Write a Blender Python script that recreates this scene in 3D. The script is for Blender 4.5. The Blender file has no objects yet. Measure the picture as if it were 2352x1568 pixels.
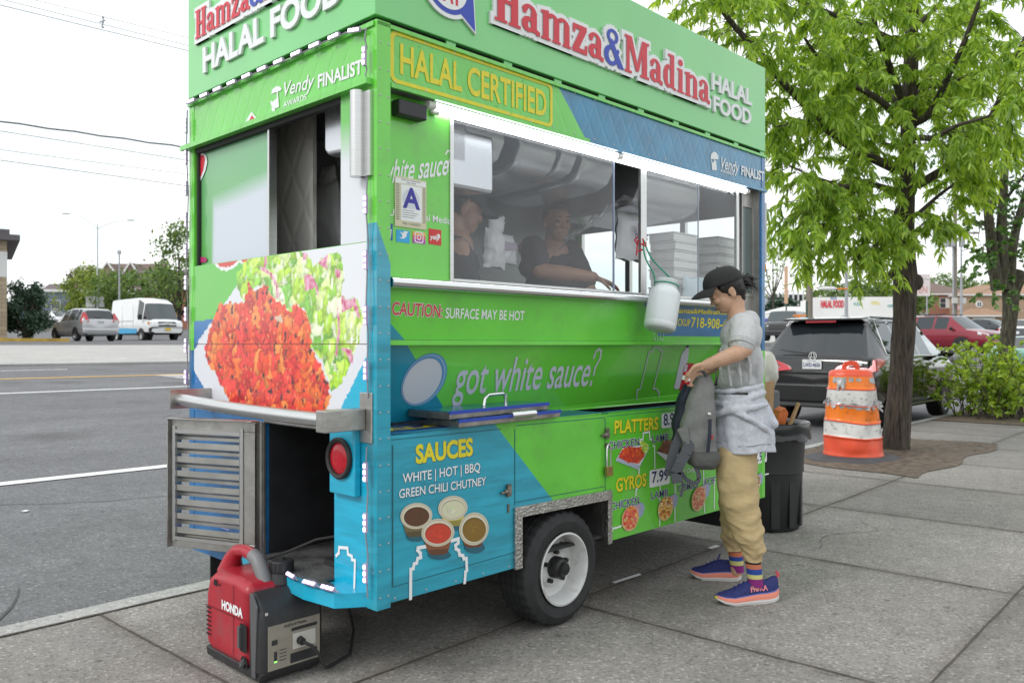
import bpy, bmesh, math, random
from mathutils import Vector, Matrix, noise
C = bpy.context.scene.collection
R = math.radians
PI = math.pi
# ------------------------------------------------------------------ camera
CAMH = 1.30
FD = 1898.0                      # focal length in units of a 2352-wide picture
cam = bpy.data.cameras.new('camera')
cam.sensor_width = 36.0
cam.lens = FD / 2352 * 36.0
cam.shift_y = 0.0026
cam.clip_start = 0.05
cam.clip_end = 3000
cam.dof.use_dof = True
cam.dof.focus_distance = 4.3
cam.dof.aperture_fstop = 4.0
camo = bpy.data.objects.new('camera', cam)
C.objects.link(camo)
camo.location = (0, 0, CAMH)
camo.rotation_euler = (R(90), 0, 0)
bpy.context.scene.camera = camo
# ------------------------------------------------------------------ sky and sun
SUN_EL, SUN_AZ = R(40), R(-122)          # azimuth from +Y, clockwise
w = bpy.data.worlds.new("World")
bpy.context.scene.world = w
w.use_nodes = True
nt = w.node_tree
for n in list(nt.nodes): nt.nodes.remove(n)
sky = nt.nodes.new('ShaderNodeTexSky'); sky.sky_type = 'NISHITA'; sky.sun_disc = False
sky.sun_elevation = SUN_EL; sky.sun_rotation = SUN_AZ
tc = nt.nodes.new('ShaderNodeTexCoord')
mp = nt.nodes.new('ShaderNodeMapping'); mp.inputs['Scale'].default_value = (1.0, 1.0, 3.2)
nz = nt.nodes.new('ShaderNodeTexNoise'); nz.inputs['Scale'].default_value = 2.2
nz.inputs['Detail'].default_value = 5; nz.inputs['Roughness'].default_value = .55
rp = nt.nodes.new('ShaderNodeValToRGB')
rp.color_ramp.elements[0].position = .34; rp.color_ramp.elements[0].color = (8.4, 9.5, 9.9, 1)
rp.color_ramp.elements[1].position = .56; rp.color_ramp.elements[1].color = (11.6, 11.7, 11.7, 1)
mx = nt.nodes.new('ShaderNodeMix'); mx.data_type = 'RGBA'; mx.inputs[0].default_value = .90
bg = nt.nodes.new('ShaderNodeBackground'); bg.inputs['Strength'].default_value = .115
wo = nt.nodes.new('ShaderNodeOutputWorld')
L = nt.links.new
L(tc.outputs['Generated'], mp.inputs['Vector']); L(mp.outputs[0], nz.inputs['Vector'])
L(nz.outputs[0], rp.inputs[0]); L(sky.outputs[0], mx.inputs[6]); L(rp.outputs[0], mx.inputs[7])
L(mx.outputs[2], bg.inputs['Color']); L(bg.outputs[0], wo.inputs['Surface'])
sd = bpy.data.lights.new('sun', 'SUN'); sd.energy = 1.5; sd.angle = R(18); sd.color = (1, .97, .93)
so = bpy.data.objects.new('sun', sd); C.objects.link(so)
sv = Vector((math.sin(SUN_AZ) * math.cos(SUN_EL), math.cos(SUN_AZ) * math.cos(SUN_EL), math.sin(SUN_EL)))
so.rotation_euler = sv.to_track_quat('Z', 'Y').to_euler()
vs = bpy.context.scene.view_settings
vs.view_transform = 'Standard'; vs.look = 'None'; vs.gamma = 1; vs.exposure = 0.12
bpy.context.scene.cycles.max_bounces = 8
bpy.context.scene.cycles.transparent_max_bounces = 16
bpy.context.scene.cycles.sample_clamp_indirect = 6
# ------------------------------------------------------------------ materials
def srgb(r, g=None, b=None):
 if g is None: g = b = r
 f = lambda c: ((c / 255 + .055) / 1.055) ** 2.4 if c > 10 else c / 255 / 12.92
 return (f(r), f(g), f(b), 1)
MATS = {}
def mat(name, col=(.5, .5, .5), rough=.5, metal=0., var=0., vscale=6., bump=0., bscale=40., emit=None, estr=0., coat=0., spec=.5, stretch=None, dirt=None):
 """a Principled material; var: noise variation of the colour; dirt: (colour, amount, scale)"""
 if name in MATS: return MATS[name]
 m = bpy.data.materials.new(name); m.use_nodes = True
 t = m.node_tree; p = t.nodes['Principled BSDF']
 c = (col[0], col[1], col[2], 1)
 p.inputs['Base Color'].default_value = c
 p.inputs['Roughness'].default_value = rough; p.inputs['Metallic'].default_value = metal
 p.inputs['Coat Weight'].default_value = coat; p.inputs['Coat Roughness'].default_value = .07; p.inputs['Specular IOR Level'].default_value = spec
 t_c = t.nodes.new('ShaderNodeTexCoord'); vec = t_c.outputs['Object']
 if stretch:
  mpn = t.nodes.new('ShaderNodeMapping'); mpn.inputs['Scale'].default_value = stretch
  t.links.new(vec, mpn.inputs[0]); vec = mpn.outputs[0]
 last = None
 if var > 0:
  n = t.nodes.new('ShaderNodeTexNoise'); n.inputs['Scale'].default_value = vscale; n.inputs['Detail'].default_value = 5
  t.links.new(vec, n.inputs['Vector'])
  r = t.nodes.new('ShaderNodeValToRGB')
  r.color_ramp.elements[0].position = .3; r.color_ramp.elements[1].position = .7
  r.color_ramp.elements[0].color = (c[0] * (1 - var), c[1] * (1 - var), c[2] * (1 - var), 1)
  r.color_ramp.elements[1].color = (min(1, c[0] * (1 + var)), min(1, c[1] * (1 + var)), min(1, c[2] * (1 + var)), 1)
  t.links.new(n.outputs[0], r.inputs[0]); last = r.outputs[0]
  t.links.new(last, p.inputs['Base Color'])
 if dirt:
  n = t.nodes.new('ShaderNodeTexNoise'); n.inputs['Scale'].default_value = dirt[2]; n.inputs['Detail'].default_value = 8
  n.inputs['Roughness'].default_value = .7
  t.links.new(vec, n.inputs['Vector'])
  r = t.nodes.new('ShaderNodeValToRGB'); r.color_ramp.elements[0].position = .52; r.color_ramp.elements[1].position = .75
  r.color_ramp.elements[0].color = (0, 0, 0, 1); r.color_ramp.elements[1].color = (dirt[1],) * 3 + (1,)
  t.links.new(n.outputs[0], r.inputs[0])
  x = t.nodes.new('ShaderNodeMix'); x.data_type = 'RGBA'
  t.links.new(r.outputs[0], x.inputs[0]); x.inputs[6].default_value = c
  if last: t.links.new(last, x.inputs[6])
  x.inputs[7].default_value = (*dirt[0][:3], 1)
  t.links.new(x.outputs[2], p.inputs['Base Color'])
 if bump > 0:
  n = t.nodes.new('ShaderNodeTexNoise'); n.inputs['Scale'].default_value = bscale; n.inputs['Detail'].default_value = 4
  t.links.new(vec, n.inputs['Vector'])
  b = t.nodes.new('ShaderNodeBump'); b.inputs['Strength'].default_value = bump; b.inputs['Distance'].default_value = .01
  t.links.new(n.outputs[0], b.inputs['Height']); t.links.new(b.outputs[0], p.inputs['Normal'])
 if emit:
  p.inputs['Emission Color'].default_value = (*emit[:3], 1); p.inputs['Emission Strength'].default_value = estr
 MATS[name] = m
 return m
def mat_glass(name, tint=(1, 1, 1), haze=.06, refl=1.0, rough=.02, hcol=(.8, .82, .85)):
 if name in MATS: return MATS[name]
 m = bpy.data.materials.new(name); m.use_nodes = True; t = m.node_tree
 t.nodes.remove(t.nodes['Principled BSDF']); o = t.nodes['Material Output']
 tr = t.nodes.new('ShaderNodeBsdfTransparent'); tr.inputs[0].default_value = (*tint, 1)
 gl = t.nodes.new('ShaderNodeBsdfGlossy'); gl.inputs['Roughness'].default_value = rough
 df = t.nodes.new('ShaderNodeBsdfDiffuse'); df.inputs[0].default_value = (*hcol, 1)
 lw = t.nodes.new('ShaderNodeLayerWeight'); lw.inputs[0].default_value = .5
 pw = t.nodes.new('ShaderNodeMath'); pw.operation = 'POWER'; pw.inputs[1].default_value = 5; t.links.new(lw.outputs['Facing'], pw.inputs[0])
 fr = t.nodes.new('ShaderNodeMath'); fr.operation = 'MULTIPLY_ADD'; fr.inputs[1].default_value = .94; fr.inputs[2].default_value = .055; t.links.new(pw.outputs[0], fr.inputs[0])
 mu = t.nodes.new('ShaderNodeMath'); mu.operation = 'MULTIPLY'; mu.inputs[1].default_value = refl
 nzz = t.nodes.new('ShaderNodeTexNoise'); nzz.inputs['Scale'].default_value = 5; nzz.inputs['Detail'].default_value = 6
 tcc = t.nodes.new('ShaderNodeTexCoord'); t.links.new(tcc.outputs['Object'], nzz.inputs['Vector'])
 mh = t.nodes.new('ShaderNodeMath'); mh.operation = 'MULTIPLY'; mh.inputs[1].default_value = haze * 2
 t.links.new(nzz.outputs[0], mh.inputs[0])
 m1 = t.nodes.new('ShaderNodeMixShader'); m2 = t.nodes.new('ShaderNodeMixShader')
 t.links.new(mh.outputs[0], m1.inputs[0]); t.links.new(tr.outputs[0], m1.inputs[1]); t.links.new(df.outputs[0], m1.inputs[2])
 t.links.new(fr.outputs[0], mu.inputs[0]); t.links.new(mu.outputs[0], m2.inputs[0])
 t.links.new(m1.outputs[0], m2.inputs[1]); t.links.new(gl.outputs[0], m2.inputs[2])
 t.links.new(m2.outputs[0], o.inputs['Surface'])
 MATS[name] = m
 return m
def mat_attr(name, rough=.5, bump=0., bscale=40, transl=0.):
 """colour from the mesh's own 'Col' attribute (printed pictures, mottled things)"""
 if name in MATS: return MATS[name]
 m = bpy.data.materials.new(name); m.use_nodes = True; t = m.node_tree; p = t.nodes['Principled BSDF']
 a = t.nodes.new('ShaderNodeAttribute'); a.attribute_name = 'Col'
 t.links.new(a.outputs['Color'], p.inputs['Base Color']); p.inputs['Roughness'].default_value = rough; p.inputs['Coat Weight'].default_value = .6; p.inputs['Coat Roughness'].default_value = .1
 MATS[name] = m
 return m
def mat_leaf(name, dark, light, transl=.35):
 if name in MATS: return MATS[name]
 m = bpy.data.materials.new(name); m.use_nodes = True; t = m.node_tree; p = t.nodes['Principled BSDF']
 g = t.nodes.new('ShaderNodeNewGeometry'); r = t.nodes.new('ShaderNodeValToRGB')
 r.color_ramp.elements[0].color = (*dark, 1); r.color_ramp.elements[1].color = (*light, 1)
 t.links.new(g.outputs['Random Per Island'], r.inputs[0])
 t.links.new(r.outputs[0], p.inputs['Base Color']); p.inputs['Roughness'].default_value = .45
 tl = t.nodes.new('ShaderNodeBsdfTranslucent'); 
 hs = t.nodes.new('ShaderNodeHueSaturation'); hs.inputs['Hue'].default_value = .48; hs.inputs['Saturation'].default_value = 1.15; hs.inputs['Value'].default_value = 1.6
 t.links.new(r.outputs[0], hs.inputs['Color']); t.links.new(hs.outputs[0], tl.inputs[0])
 x = t.nodes.new('ShaderNodeMixShader'); x.inputs[0].default_value = transl
 t.links.new(p.outputs[0], x.inputs[1]); t.links.new(tl.outputs[0], x.inputs[2])
 t.links.new(x.outputs[0], t.nodes['Material Output'].inputs['Surface'])
 MATS[name] = m
 return m
def wmat(o):
 m = Matrix.Translation(o.location) @ o.rotation_euler.to_matrix().to_4x4()
 return wmat(o.parent) @ m if o.parent else m
# ------------------------------------------------------------------ mesh builder
class MB:
 def __init__(s): s.v = []; s.f = []; s.m = []; s.c = []
 def add(s, vs_, fs_, mi=0, col=None):
  o = len(s.v); s.v.extend([tuple(p) for p in vs_])
  for f in fs_: s.f.append(tuple(i + o for i in f)); s.m.append(mi); s.c.append(col)
  return s
 def box(s, x0, x1, y0, y1, z0, z1, mi=0):
  s.add([(x0, y0, z0), (x1, y0, z0), (x1, y1, z0), (x0, y1, z0), (x0, y0, z1), (x1, y0, z1), (x1, y1, z1), (x0, y1, z1)],
              [(0, 3, 2, 1), (4, 5, 6, 7), (0, 1, 5, 4), (1, 2, 6, 5), (2, 3, 7, 6), (3, 0, 4, 7)], mi)
  return s
 def hexa(s, p8, mi=0):
  """8 points: bottom loop, top loop"""
  s.add(p8, [(0, 3, 2, 1), (4, 5, 6, 7), (0, 1, 5, 4), (1, 2, 6, 5), (2, 3, 7, 6), (3, 0, 4, 7)], mi); return s
 def obox(s, c, u, v, n, mi=0):
  """box by centre and three half-axis vectors"""
  c, u, v, n = Vector(c), Vector(u), Vector(v), Vector(n)
  s.hexa([c - u - v - n, c + u - v - n, c + u + v - n, c - u + v - n, c - u - v + n, c + u - v + n, c + u + v + n, c - u + v + n], mi); return s
 def poly(s, pts, mi=0, col=None):
  s.add(pts, [tuple(range(len(pts)))], mi, col); return s
 def prism(s, pts, ext, mi=0, col=None):
  """polygon pts (3D) extruded along vector ext"""
  n = len(pts); e = Vector(ext); a = [Vector(p) for p in pts]
  s.add(a + [p + e for p in a], [tuple(range(n - 1, -1, -1)), tuple(range(n, 2 * n))] + [(i, (i + 1) % n, n + (i + 1) % n, n + i) for i in range(n)], mi, col)
  return s
 def tube(s, path, r, n=8, mi=0, cap=True, col=None):
  P = [Vector(p) for p in path]; k = len(P)
  rr = list(r) if hasattr(r, '__len__') else [r] * k
  vs_ = []; prev = None
  for i in range(k):
   d = (P[min(i + 1, k - 1)] - P[max(i - 1, 0)]).normalized()
   if prev is None:
    up = Vector((0, 0, 1)) if abs(d.z) < .9 else Vector((1, 0, 0))
    u = d.cross(up).normalized()
   else:
    u = (prev - d * prev.dot(d)).normalized()
   prev = u; v = d.cross(u)
   for j in range(n):
    a = 2 * PI * j / n
    vs_.append(P[i] + (u * math.cos(a) + v * math.sin(a)) * rr[i])
  fs_ = [(i * n + j, i * n + (j + 1) % n, (i + 1) * n + (j + 1) % n, (i + 1) * n + j) for i in range(k - 1) for j in range(n)]
  if cap: fs_ += [tuple(range(n - 1, -1, -1)), tuple((k - 1) * n + j for j in range(n))]
  s.add(vs_, fs_, mi, col); return s
 def lathe(s, prof, n=24, M=None, mi=0, caps=True, col=None):
  """profile of (r, z); M maps local (axis z) to space"""
  M = M or Matrix(); vs_ = []
  for r, z in prof:
   for j in range(n):
    a = 2 * PI * j / n; vs_.append(M @ Vector((r * math.cos(a), r * math.sin(a), z)))
  k = len(prof)
  fs_ = [(i * n + j, i * n + (j + 1) % n, (i + 1) * n + (j + 1) % n, (i + 1) * n + j) for i in range(k - 1) for j in range(n)]
  if caps: fs_ += [tuple(range(n - 1, -1, -1)), tuple((k - 1) * n + j for j in range(n))]
  s.add(vs_, fs_, mi, col); return s
 def ball(s, c, r, n=12, mi=0, rot=None, col=None):
  """ellipsoid; r scalar or 3-tuple, rot a Matrix"""
  rx, ry, rz = r if hasattr(r, '__len__') else (r, r, r)
  M = Matrix.Translation(Vector(c)) @ (rot.to_4x4() if rot else Matrix())
  k = max(4, n // 2); vs_ = []
  for i in range(1, k):
   t = PI * i / k
   for j in range(n):
    a = 2 * PI * j / n
    vs_.append(M @ Vector((rx * math.sin(t) * math.cos(a), ry * math.sin(t) * math.sin(a), rz * math.cos(t))))
  top = len(vs_); vs_.append(M @ Vector((0, 0, rz))); vs_.append(M @ Vector((0, 0, -rz)))
  fs_ = [(i * n + j, (i + 1) * n + j, (i + 1) * n + (j + 1) % n, i * n + (j + 1) % n) for i in range(k - 2) for j in range(n)]
  fs_ += [(top, j, (j + 1) % n) for j in range(n)] + [(top + 1, (k - 2) * n + (j + 1) % n, (k - 2) * n + j) for j in range(n)]
  s.add(vs_, fs_, mi, col); return s
 def capsule(s, p, q, r0, r1=None, n=12, mi=0):
  r1 = r0 if r1 is None else r1
  p, q = Vector(p), Vector(q); d = q - p; l = d.length
  M = Matrix.Translation(p) @ d.to_track_quat('Z', 'Y').to_matrix().to_4x4()
  pr = [(r0 * math.cos(a) + 1e-4, r0 * math.sin(a)) for a in [-PI / 2 + PI / 2 * i / 4 for i in range(5)]] + \
             [(r1 * math.cos(a) + 1e-4, l + r1 * math.sin(a)) for a in [PI / 2 * i / 4 for i in range(5)]]
  s.lathe(pr, n, M, mi); return s
 def grid(s, fn, nu, nv, mi=0, col=None):
  vs_ = [fn(i / nu, j / nv) for j in range(nv + 1) for i in range(nu + 1)]
  fs_ = [(j * (nu + 1) + i, j * (nu + 1) + i + 1, (j + 1) * (nu + 1) + i + 1, (j + 1) * (nu + 1) + i) for j in range(nv) for i in range(nu)]
  s.add(vs_, fs_, mi, col); return s
 def build(s, name, mats, parent=None, smooth=False, bevel=0., world=False, ang=35, remesh=0., smooth_it=0, subsurf=0, disp=None):
  if not isinstance(mats, (list, tuple)): mats = [mats]
  vv = s.v
  if world and parent is not None:
   Mi = wmat(parent).inverted()
   vv = [tuple(Mi @ Vector(p)) for p in vv]
  me = bpy.data.meshes.new(name); me.from_pydata(vv, [], s.f)
  for m in mats: me.materials.append(m)
  if any(s.m): me.polygons.foreach_set('material_index', s.m)
  if any(c is not None for c in s.c):
   at = me.color_attributes.new('Col', 'FLOAT_COLOR', 'CORNER')
   buf = []
   for f, c in zip(s.f, s.c):
    cc = (*(c or (1, 1, 1))[:3], 1.0)
    buf.extend(cc * len(f))
   at.data.foreach_set('color', buf)
  me.update()
  if smooth:
   me.polygons.foreach_set('use_smooth', [True] * len(s.f))
   if not remesh: me.set_sharp_from_angle(angle=R(ang))
  o = bpy.data.objects.new(name, me); C.objects.link(o)
  if parent is not None: o.parent = parent
  if remesh:
   md = o.modifiers.new('remesh', 'REMESH'); md.mode = 'VOXEL'; md.voxel_size = remesh; md.use_smooth_shade = True
   if smooth_it:
    sm = o.modifiers.new('smooth', 'SMOOTH'); sm.iterations = smooth_it; sm.factor = .5
  if disp:
   tx = bpy.data.textures.new(name + '_folds', 'CLOUDS'); tx.noise_scale = disp[1]; tx.noise_depth = 2
   dm = o.modifiers.new('folds', 'DISPLACE'); dm.texture = tx; dm.strength = disp[0]; dm.mid_level = .5
   dm.texture_coords = 'LOCAL'
  if bevel:
   b = o.modifiers.new('bevel', 'BEVEL'); b.width = bevel; b.segments = 2; b.limit_method = 'ANGLE'; b.angle_limit = R(40)
   if not smooth: 
    me.polygons.foreach_set('use_smooth', [True] * len(s.f)); b.harden_normals = True
  if subsurf:
   q = o.modifiers.new('subdivision', 'SUBSURF'); q.levels = q.render_levels = subsurf
  return o
def tag(o, label=None, cat=None, group=None, kind=None):
 if label: o['label'] = label
 if cat: o['category'] = cat
 if group: o['group'] = group
 if kind: o['kind'] = kind
 return o
def thing(name, label, cat, loc=(0, 0, 0), rz=0., group=None):
 o = bpy.data.objects.new(name, None); C.objects.link(o)
 o.empty_display_size = .1
 o.location = loc; o.rotation_euler = (0, 0, rz)
 return tag(o, label, cat, group)
def copy_tree(o, parent=None):
 c = o.copy(); C.objects.link(c)
 if parent is not None: c.parent = parent
 for ch in list(o.children): copy_tree(ch, c)
 return c
CXD, CYD = 1176.0, 790.0
def at(px, py, Y): return Vector(((px - CXD) / FD * Y, Y, CAMH - (py - CYD) / FD * Y))
def wpx(p): return (CXD + FD * p[0] / p[1], CYD - FD * (p[2] - CAMH) / p[1])
TV, QV, Q0 = Vector((.670, .743)), Vector((-.743, .670)), 4.29
def tq(x, y): return x * TV.x + y * TV.y, x * QV.x + y * QV.y - Q0
def xy(t, q): return t * TV.x + (q + Q0) * QV.x, t * TV.y + (q + Q0) * QV.y
def lerp_tab(x, tab):
 if x <= tab[0][0]: return tab[0][1]
 for (a, b), (c, d) in zip(tab, tab[1:]):
  if x <= c: return b + (d - b) * (x - a) / (c - a)
 (a, b), (c, d) = tab[-2:]
 return d + (d - b) / (c - a) * (x - c)
PROF = [(0, -.12), (14.4, .60), (19, .74), (34, 1.42), (48, 1.50), (90, 2.9), (200, 5.0)]
def gz(x, y):
 """height of road level and of the land beyond"""
 t, q = tq(x, y)
 z = lerp_tab(max(q, 0), PROF) if q > 0 else -.12
 u = max(0, t - 16)
 return z + .024 * u * u / (u + 12)
def gpt(px, Y):
 x = (px - CXD) / FD * Y
 return Vector((x, Y, gz(x, Y)))
# ------------------------------------------------------------------ ground
def mat_ground(name, base, specks, rough=.9, big=.12, bump=.25, slabs=False, streak=0., sp_scale=160):
 """concrete or asphalt: fine stones light and dark, broad stains"""
 m = bpy.data.materials.new(name); m.use_nodes = True; t = m.node_tree; p = t.nodes['Principled BSDF']
 tcn = t.nodes.new('ShaderNodeTexCoord'); V_ = tcn.outputs['Object']; K = t.links.new
 def noise_(sc, det=4, ro=.6):
  n = t.nodes.new('ShaderNodeTexNoise'); n.inputs['Scale'].default_value = sc; n.inputs['Detail'].default_value = det; n.inputs['Roughness'].default_value = ro
  K(V_, n.inputs['Vector']); return n.outputs[0]
 def ramp(src, stops):
  r = t.nodes.new('ShaderNodeValToRGB')
  while len(r.color_ramp.elements) < len(stops): r.color_ramp.elements.new(.5)
  for e, (po, co) in zip(r.color_ramp.elements, stops): e.position = po; e.color = (*co, 1)
  K(src, r.inputs[0]); return r.outputs[0]
 def mul(a, b, f=1.):
  x = t.nodes.new('ShaderNodeMix'); x.data_type = 'RGBA'; x.blend_type = 'MULTIPLY'; x.inputs[0].default_value = f
  K(a, x.inputs[6]); K(b, x.inputs[7]); return x.outputs[2]
 lo, hi = 1 - big, 1 + big
 b1 = ramp(noise_(.9, 6, .62), [(.32, tuple(c * lo for c in base)), (.68, tuple(c * hi for c in base))])
 b2 = ramp(noise_(7, 6, .7), [(.3, (.86,) * 3), (.7, (1.12,) * 3)])
 vo = t.nodes.new('ShaderNodeTexVoronoi'); vo.inputs['Scale'].default_value = sp_scale; K(V_, vo.inputs['Vector'])
 sv_ = t.nodes.new('ShaderNodeSeparateColor'); K(vo.outputs['Color'], sv_.inputs[0])
 b3 = ramp(sv_.outputs[0], [(0, (1 - specks,) * 3), (.14, (1 - specks * .3,) * 3), (.5, (1, 1, 1)), (.88, (1 + specks * .25,) * 3), (1, (1 + specks * 1.6,) * 3)])
 b4 = ramp(noise_(55, 3), [(.3, (.88,) * 3), (.7, (1.1,) * 3)])
 vg = t.nodes.new('ShaderNodeTexVoronoi'); vg.inputs['Scale'].default_value = 4.2; vg.inputs['Randomness'].default_value = 1; K(V_, vg.inputs['Vector'])
 b5 = ramp(vg.outputs['Distance'], [(.05, (.48,) * 3), (.085, (1, 1, 1))])
 c = mul(mul(mul(mul(b1, b2), b3), b4), b5, .8)
 def dot_(v, off):
  d = t.nodes.new('ShaderNodeVectorMath'); d.operation = 'DOT_PRODUCT'; K(V_, d.inputs[0]); d.inputs[1].default_value = v
  a = t.nodes.new('ShaderNodeMath'); a.operation = 'ADD'; a.inputs[1].default_value = off; K(d.outputs['Value'], a.inputs[0]); return a.outputs[0]
 def mth(op, a, b=None, c_=None):
  m_ = t.nodes.new('ShaderNodeMath'); m_.operation = op
  for i_, v in enumerate((a, b, c_)):
   if v is None: continue
   if isinstance(v, (int, float)): m_.inputs[i_].default_value = v
   else: K(v, m_.inputs[i_])
  return m_.outputs[0]
 T_, Q_ = dot_((TV.x, TV.y, 0), 0), dot_((QV.x, QV.y, 0), -Q0)
 if slabs:
  ts, qs = mth('DIVIDE', mth('ADD', T_, -1.62), 1.66), mth('DIVIDE', mth('ADD', Q_, 1.72), 1.64)
  cb = t.nodes.new('ShaderNodeCombineXYZ'); K(mth('FLOOR', ts), cb.inputs[0]); K(mth('FLOOR', qs), cb.inputs[1])
  wn = t.nodes.new('ShaderNodeTexWhiteNoise'); wn.noise_dimensions = '2D'; K(cb.outputs[0], wn.inputs['Vector']); c = mul(c, ramp(wn.outputs['Value'], [(0, (.86,) * 3), (1, (1.08, 1.08, 1.07))]))
  ed = mth('MINIMUM', mth('PINGPONG', ts, .5), mth('PINGPONG', qs, .5)); ed = mth('ADD', ed, mth('MULTIPLY_ADD', noise_(9, 5, .7), .09, -.045))
  c = mul(c, ramp(ed, [(0, (.76, .74, .71)), (.055, (1, 1, 1))]))
 if streak:
  cb = t.nodes.new('ShaderNodeCombineXYZ'); K(mth('MULTIPLY', T_, .10), cb.inputs[0]); K(mth('MULTIPLY', Q_, 1.1), cb.inputs[1])
  n = t.nodes.new('ShaderNodeTexNoise'); n.inputs['Scale'].default_value = 1; n.inputs['Detail'].default_value = 6; K(cb.outputs[0], n.inputs['Vector'])
  c = mul(c, ramp(n.outputs[0], [(.3, (1 - streak,) * 3), (.7, (1 + streak,) * 3)]))
 if slabs or streak:
  vs_ = t.nodes.new('ShaderNodeTexVoronoi'); vs_.inputs['Scale'].default_value = .55; vs_.inputs['Randomness'].default_value = 1; K(V_, vs_.inputs['Vector'])
  c = mul(c, ramp(mth('ADD', vs_.outputs['Distance'], mth('MULTIPLY_ADD', noise_(5, 6, .7), .5, -.25)), [(.05, (.70, .69, .67)), (.28, (1, 1, 1))]))
 K(c, p.inputs['Base Color']); p.inputs['Roughness'].default_value = rough
 bp = t.nodes.new('ShaderNodeBump'); bp.inputs['Strength'].default_value = bump; bp.inputs['Distance'].default_value = .006
 K(vo.outputs['Distance'], bp.inputs['Height']); K(bp.outputs[0], p.inputs['Normal'])
 MATS[name] = m; return m
M_SIDEWALK = mat_ground('sidewalk_concrete', (.232, .219, .202), .42, big=.16, bump=.3, slabs=True, sp_scale=95)
M_APRON = mat_ground('apron_concrete', (.43, .42, .40), .18, big=.08, sp_scale=60)
M_ASPHALT = mat_ground('road_asphalt', (.150, .150, .157), .42, big=.09, bump=.4, streak=.16, sp_scale=80)
M_KERB = mat_ground('kerb_concrete', (.36, .355, .34), .3, big=.12, sp_scale=90)
M_DIRT = mat('dirt', (.120, .092, .068), .95, var=.45, vscale=14, bump=1.0, bscale=30)
M_JOINT = mat('joint_dark', (.080, .070, .060), .95, var=.3, vscale=20)
M_PAINTW = mat('road_paint_white', (.74, .74, .73), .7, var=.10, vscale=30, dirt=((.3, .3, .3), .5, 12))
M_PAINTY = mat('road_paint_yellow', (.70, .43, .12), .7, var=.12, vscale=30)
M_LAND = mat('land', (.16, .17, .13), .95, var=.2, vscale=.2)
def sheet(name, t0, t1, q0, q1, m, dz=0., nt_=40, nq=20, zf=None, kind='structure', label=None):
 b = MB(); zf = zf or gz
 def fn(u, v):
  x, y = xy(t0 + (t1 - t0) * u, q0 + (q1 - q0) * v); return (x, y, zf(x, y) + dz)
 b.grid(fn, nt_, nq)
 o = b.build(name, m, smooth=True); tag(o, label, kind=kind); return o
def land_fn(u, v):
 t_ = -420 + 1300 * u; q_ = -500 + 1400 * v; x, y = xy(t_, q_)
 zz = gz(x, y) if q_ > 0 else gz(x, y)
 return (x, y, zz - .25)
b = MB(); b.grid(land_fn, 160, 160); tag(b.build('ground', M_LAND, smooth=True), kind='structure')
sheet('road', -60, 260, 0, 19.0, M_ASPHALT, nt_=160, nq=24)
sheet('far_sidewalk', -60, 140, 19.15, 29.4, M_APRON, .05, 100, 10)
b = MB()
def far_kerb(t0, t1):
 for i in range(60):
  ta, tb = t0 + (t1 - t0) * i / 60, t0 + (t1 - t0) * (i + 1) / 60
  p = [Vector((*xy(ta, 19.0), 0)), Vector((*xy(tb, 19.0), 0)), Vector((*xy(tb, 19.148), 0)), Vector((*xy(ta, 19.148), 0))]
  lo_ = [v + Vector((0, 0, gz(v.x, v.y) - .1)) for v in p]; hi_ = [v + Vector((0, 0, gz(v.x, v.y) + .052)) for v in p]
  b.hexa(lo_ + hi_)
far_kerb(-60, 140); tag(b.build('far_kerb', M_KERB), kind='structure')
sheet('parking_lot', -80, 120, 29.45, 75, M_ASPHALT, 0., 60, 24)
def zside(x, y):
 t, q = tq(x, y); u = max(0, t - 16); return .024 * u * u / (u + 12)
sheet('sidewalk', -30, 90, -9.0, -.15, M_SIDEWALK, 0, 80, 12, zside)
b = MB()
for i in range(100):
 ta, tb = -30 + 1.2 * i, -30 + 1.2 * (i + 1)
 def kp(t, q, z): 
  x, y = xy(t, q); return (x, y, zside(x, y) + z)
 prof = [(-.148, -.02), (-.148, .006), (-.02, .008), (.0, -.012), (.012, -.13)]
 for (qa, za), (qb, zb) in zip(prof, prof[1:]):
  b.add([kp(ta, qa, za), kp(tb, qa, za), kp(tb, qb, zb), kp(ta, qb, zb)], [(0, 1, 2, 3)])
tag(b.build('kerb', M_KERB), kind='structure')
b = MB(); rnd = random.Random(3)
def strip(t0, q0, t1, q1, wd, dz=.003):
 n = max(2, int(math.hypot(t1 - t0, q1 - q0) / .12)); d = Vector((t1 - t0, q1 - q0)).normalized(); nn = Vector((-d.y, d.x))
 pts = []
 for i in range(n + 1):
  f = i / n; t = t0 + (t1 - t0) * f; q = q0 + (q1 - q0) * f; w_ = wd * rnd.uniform(.65, 1.35); o_ = rnd.uniform(-.003, .003)
  for s_ in (-.5, .5):
   x, y = xy(t + nn.x * (w_ * s_ + o_), q + nn.y * (w_ * s_ + o_)); pts.append((x, y, zside(x, y) + dz))
 b.add(pts, [(2 * i, 2 * i + 1, 2 * i + 3, 2 * i + 2) for i in range(n)])
for q_ in (-1.72, -3.36, -5.0, -6.65): strip(-12, q_, 60, q_, .010)
for i in range(-6, 34):
 strip(1.62 + i * 1.66, -9, 1.62 + i * 1.66, -.16, .009, .0045)
strip(-12, -.155, 60, -.155, .016, .0065)
def crack(t, q, a, n, wd):
 for _ in range(n):
  l = rnd.uniform(.05, .16); a += rnd.gauss(0, .5); t2, q2 = t + l * math.cos(a), q + l * math.sin(a); strip(t, q, t2, q2, wd * rnd.uniform(.5, 1.2), .0052); t, q = t2, q2
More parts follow.
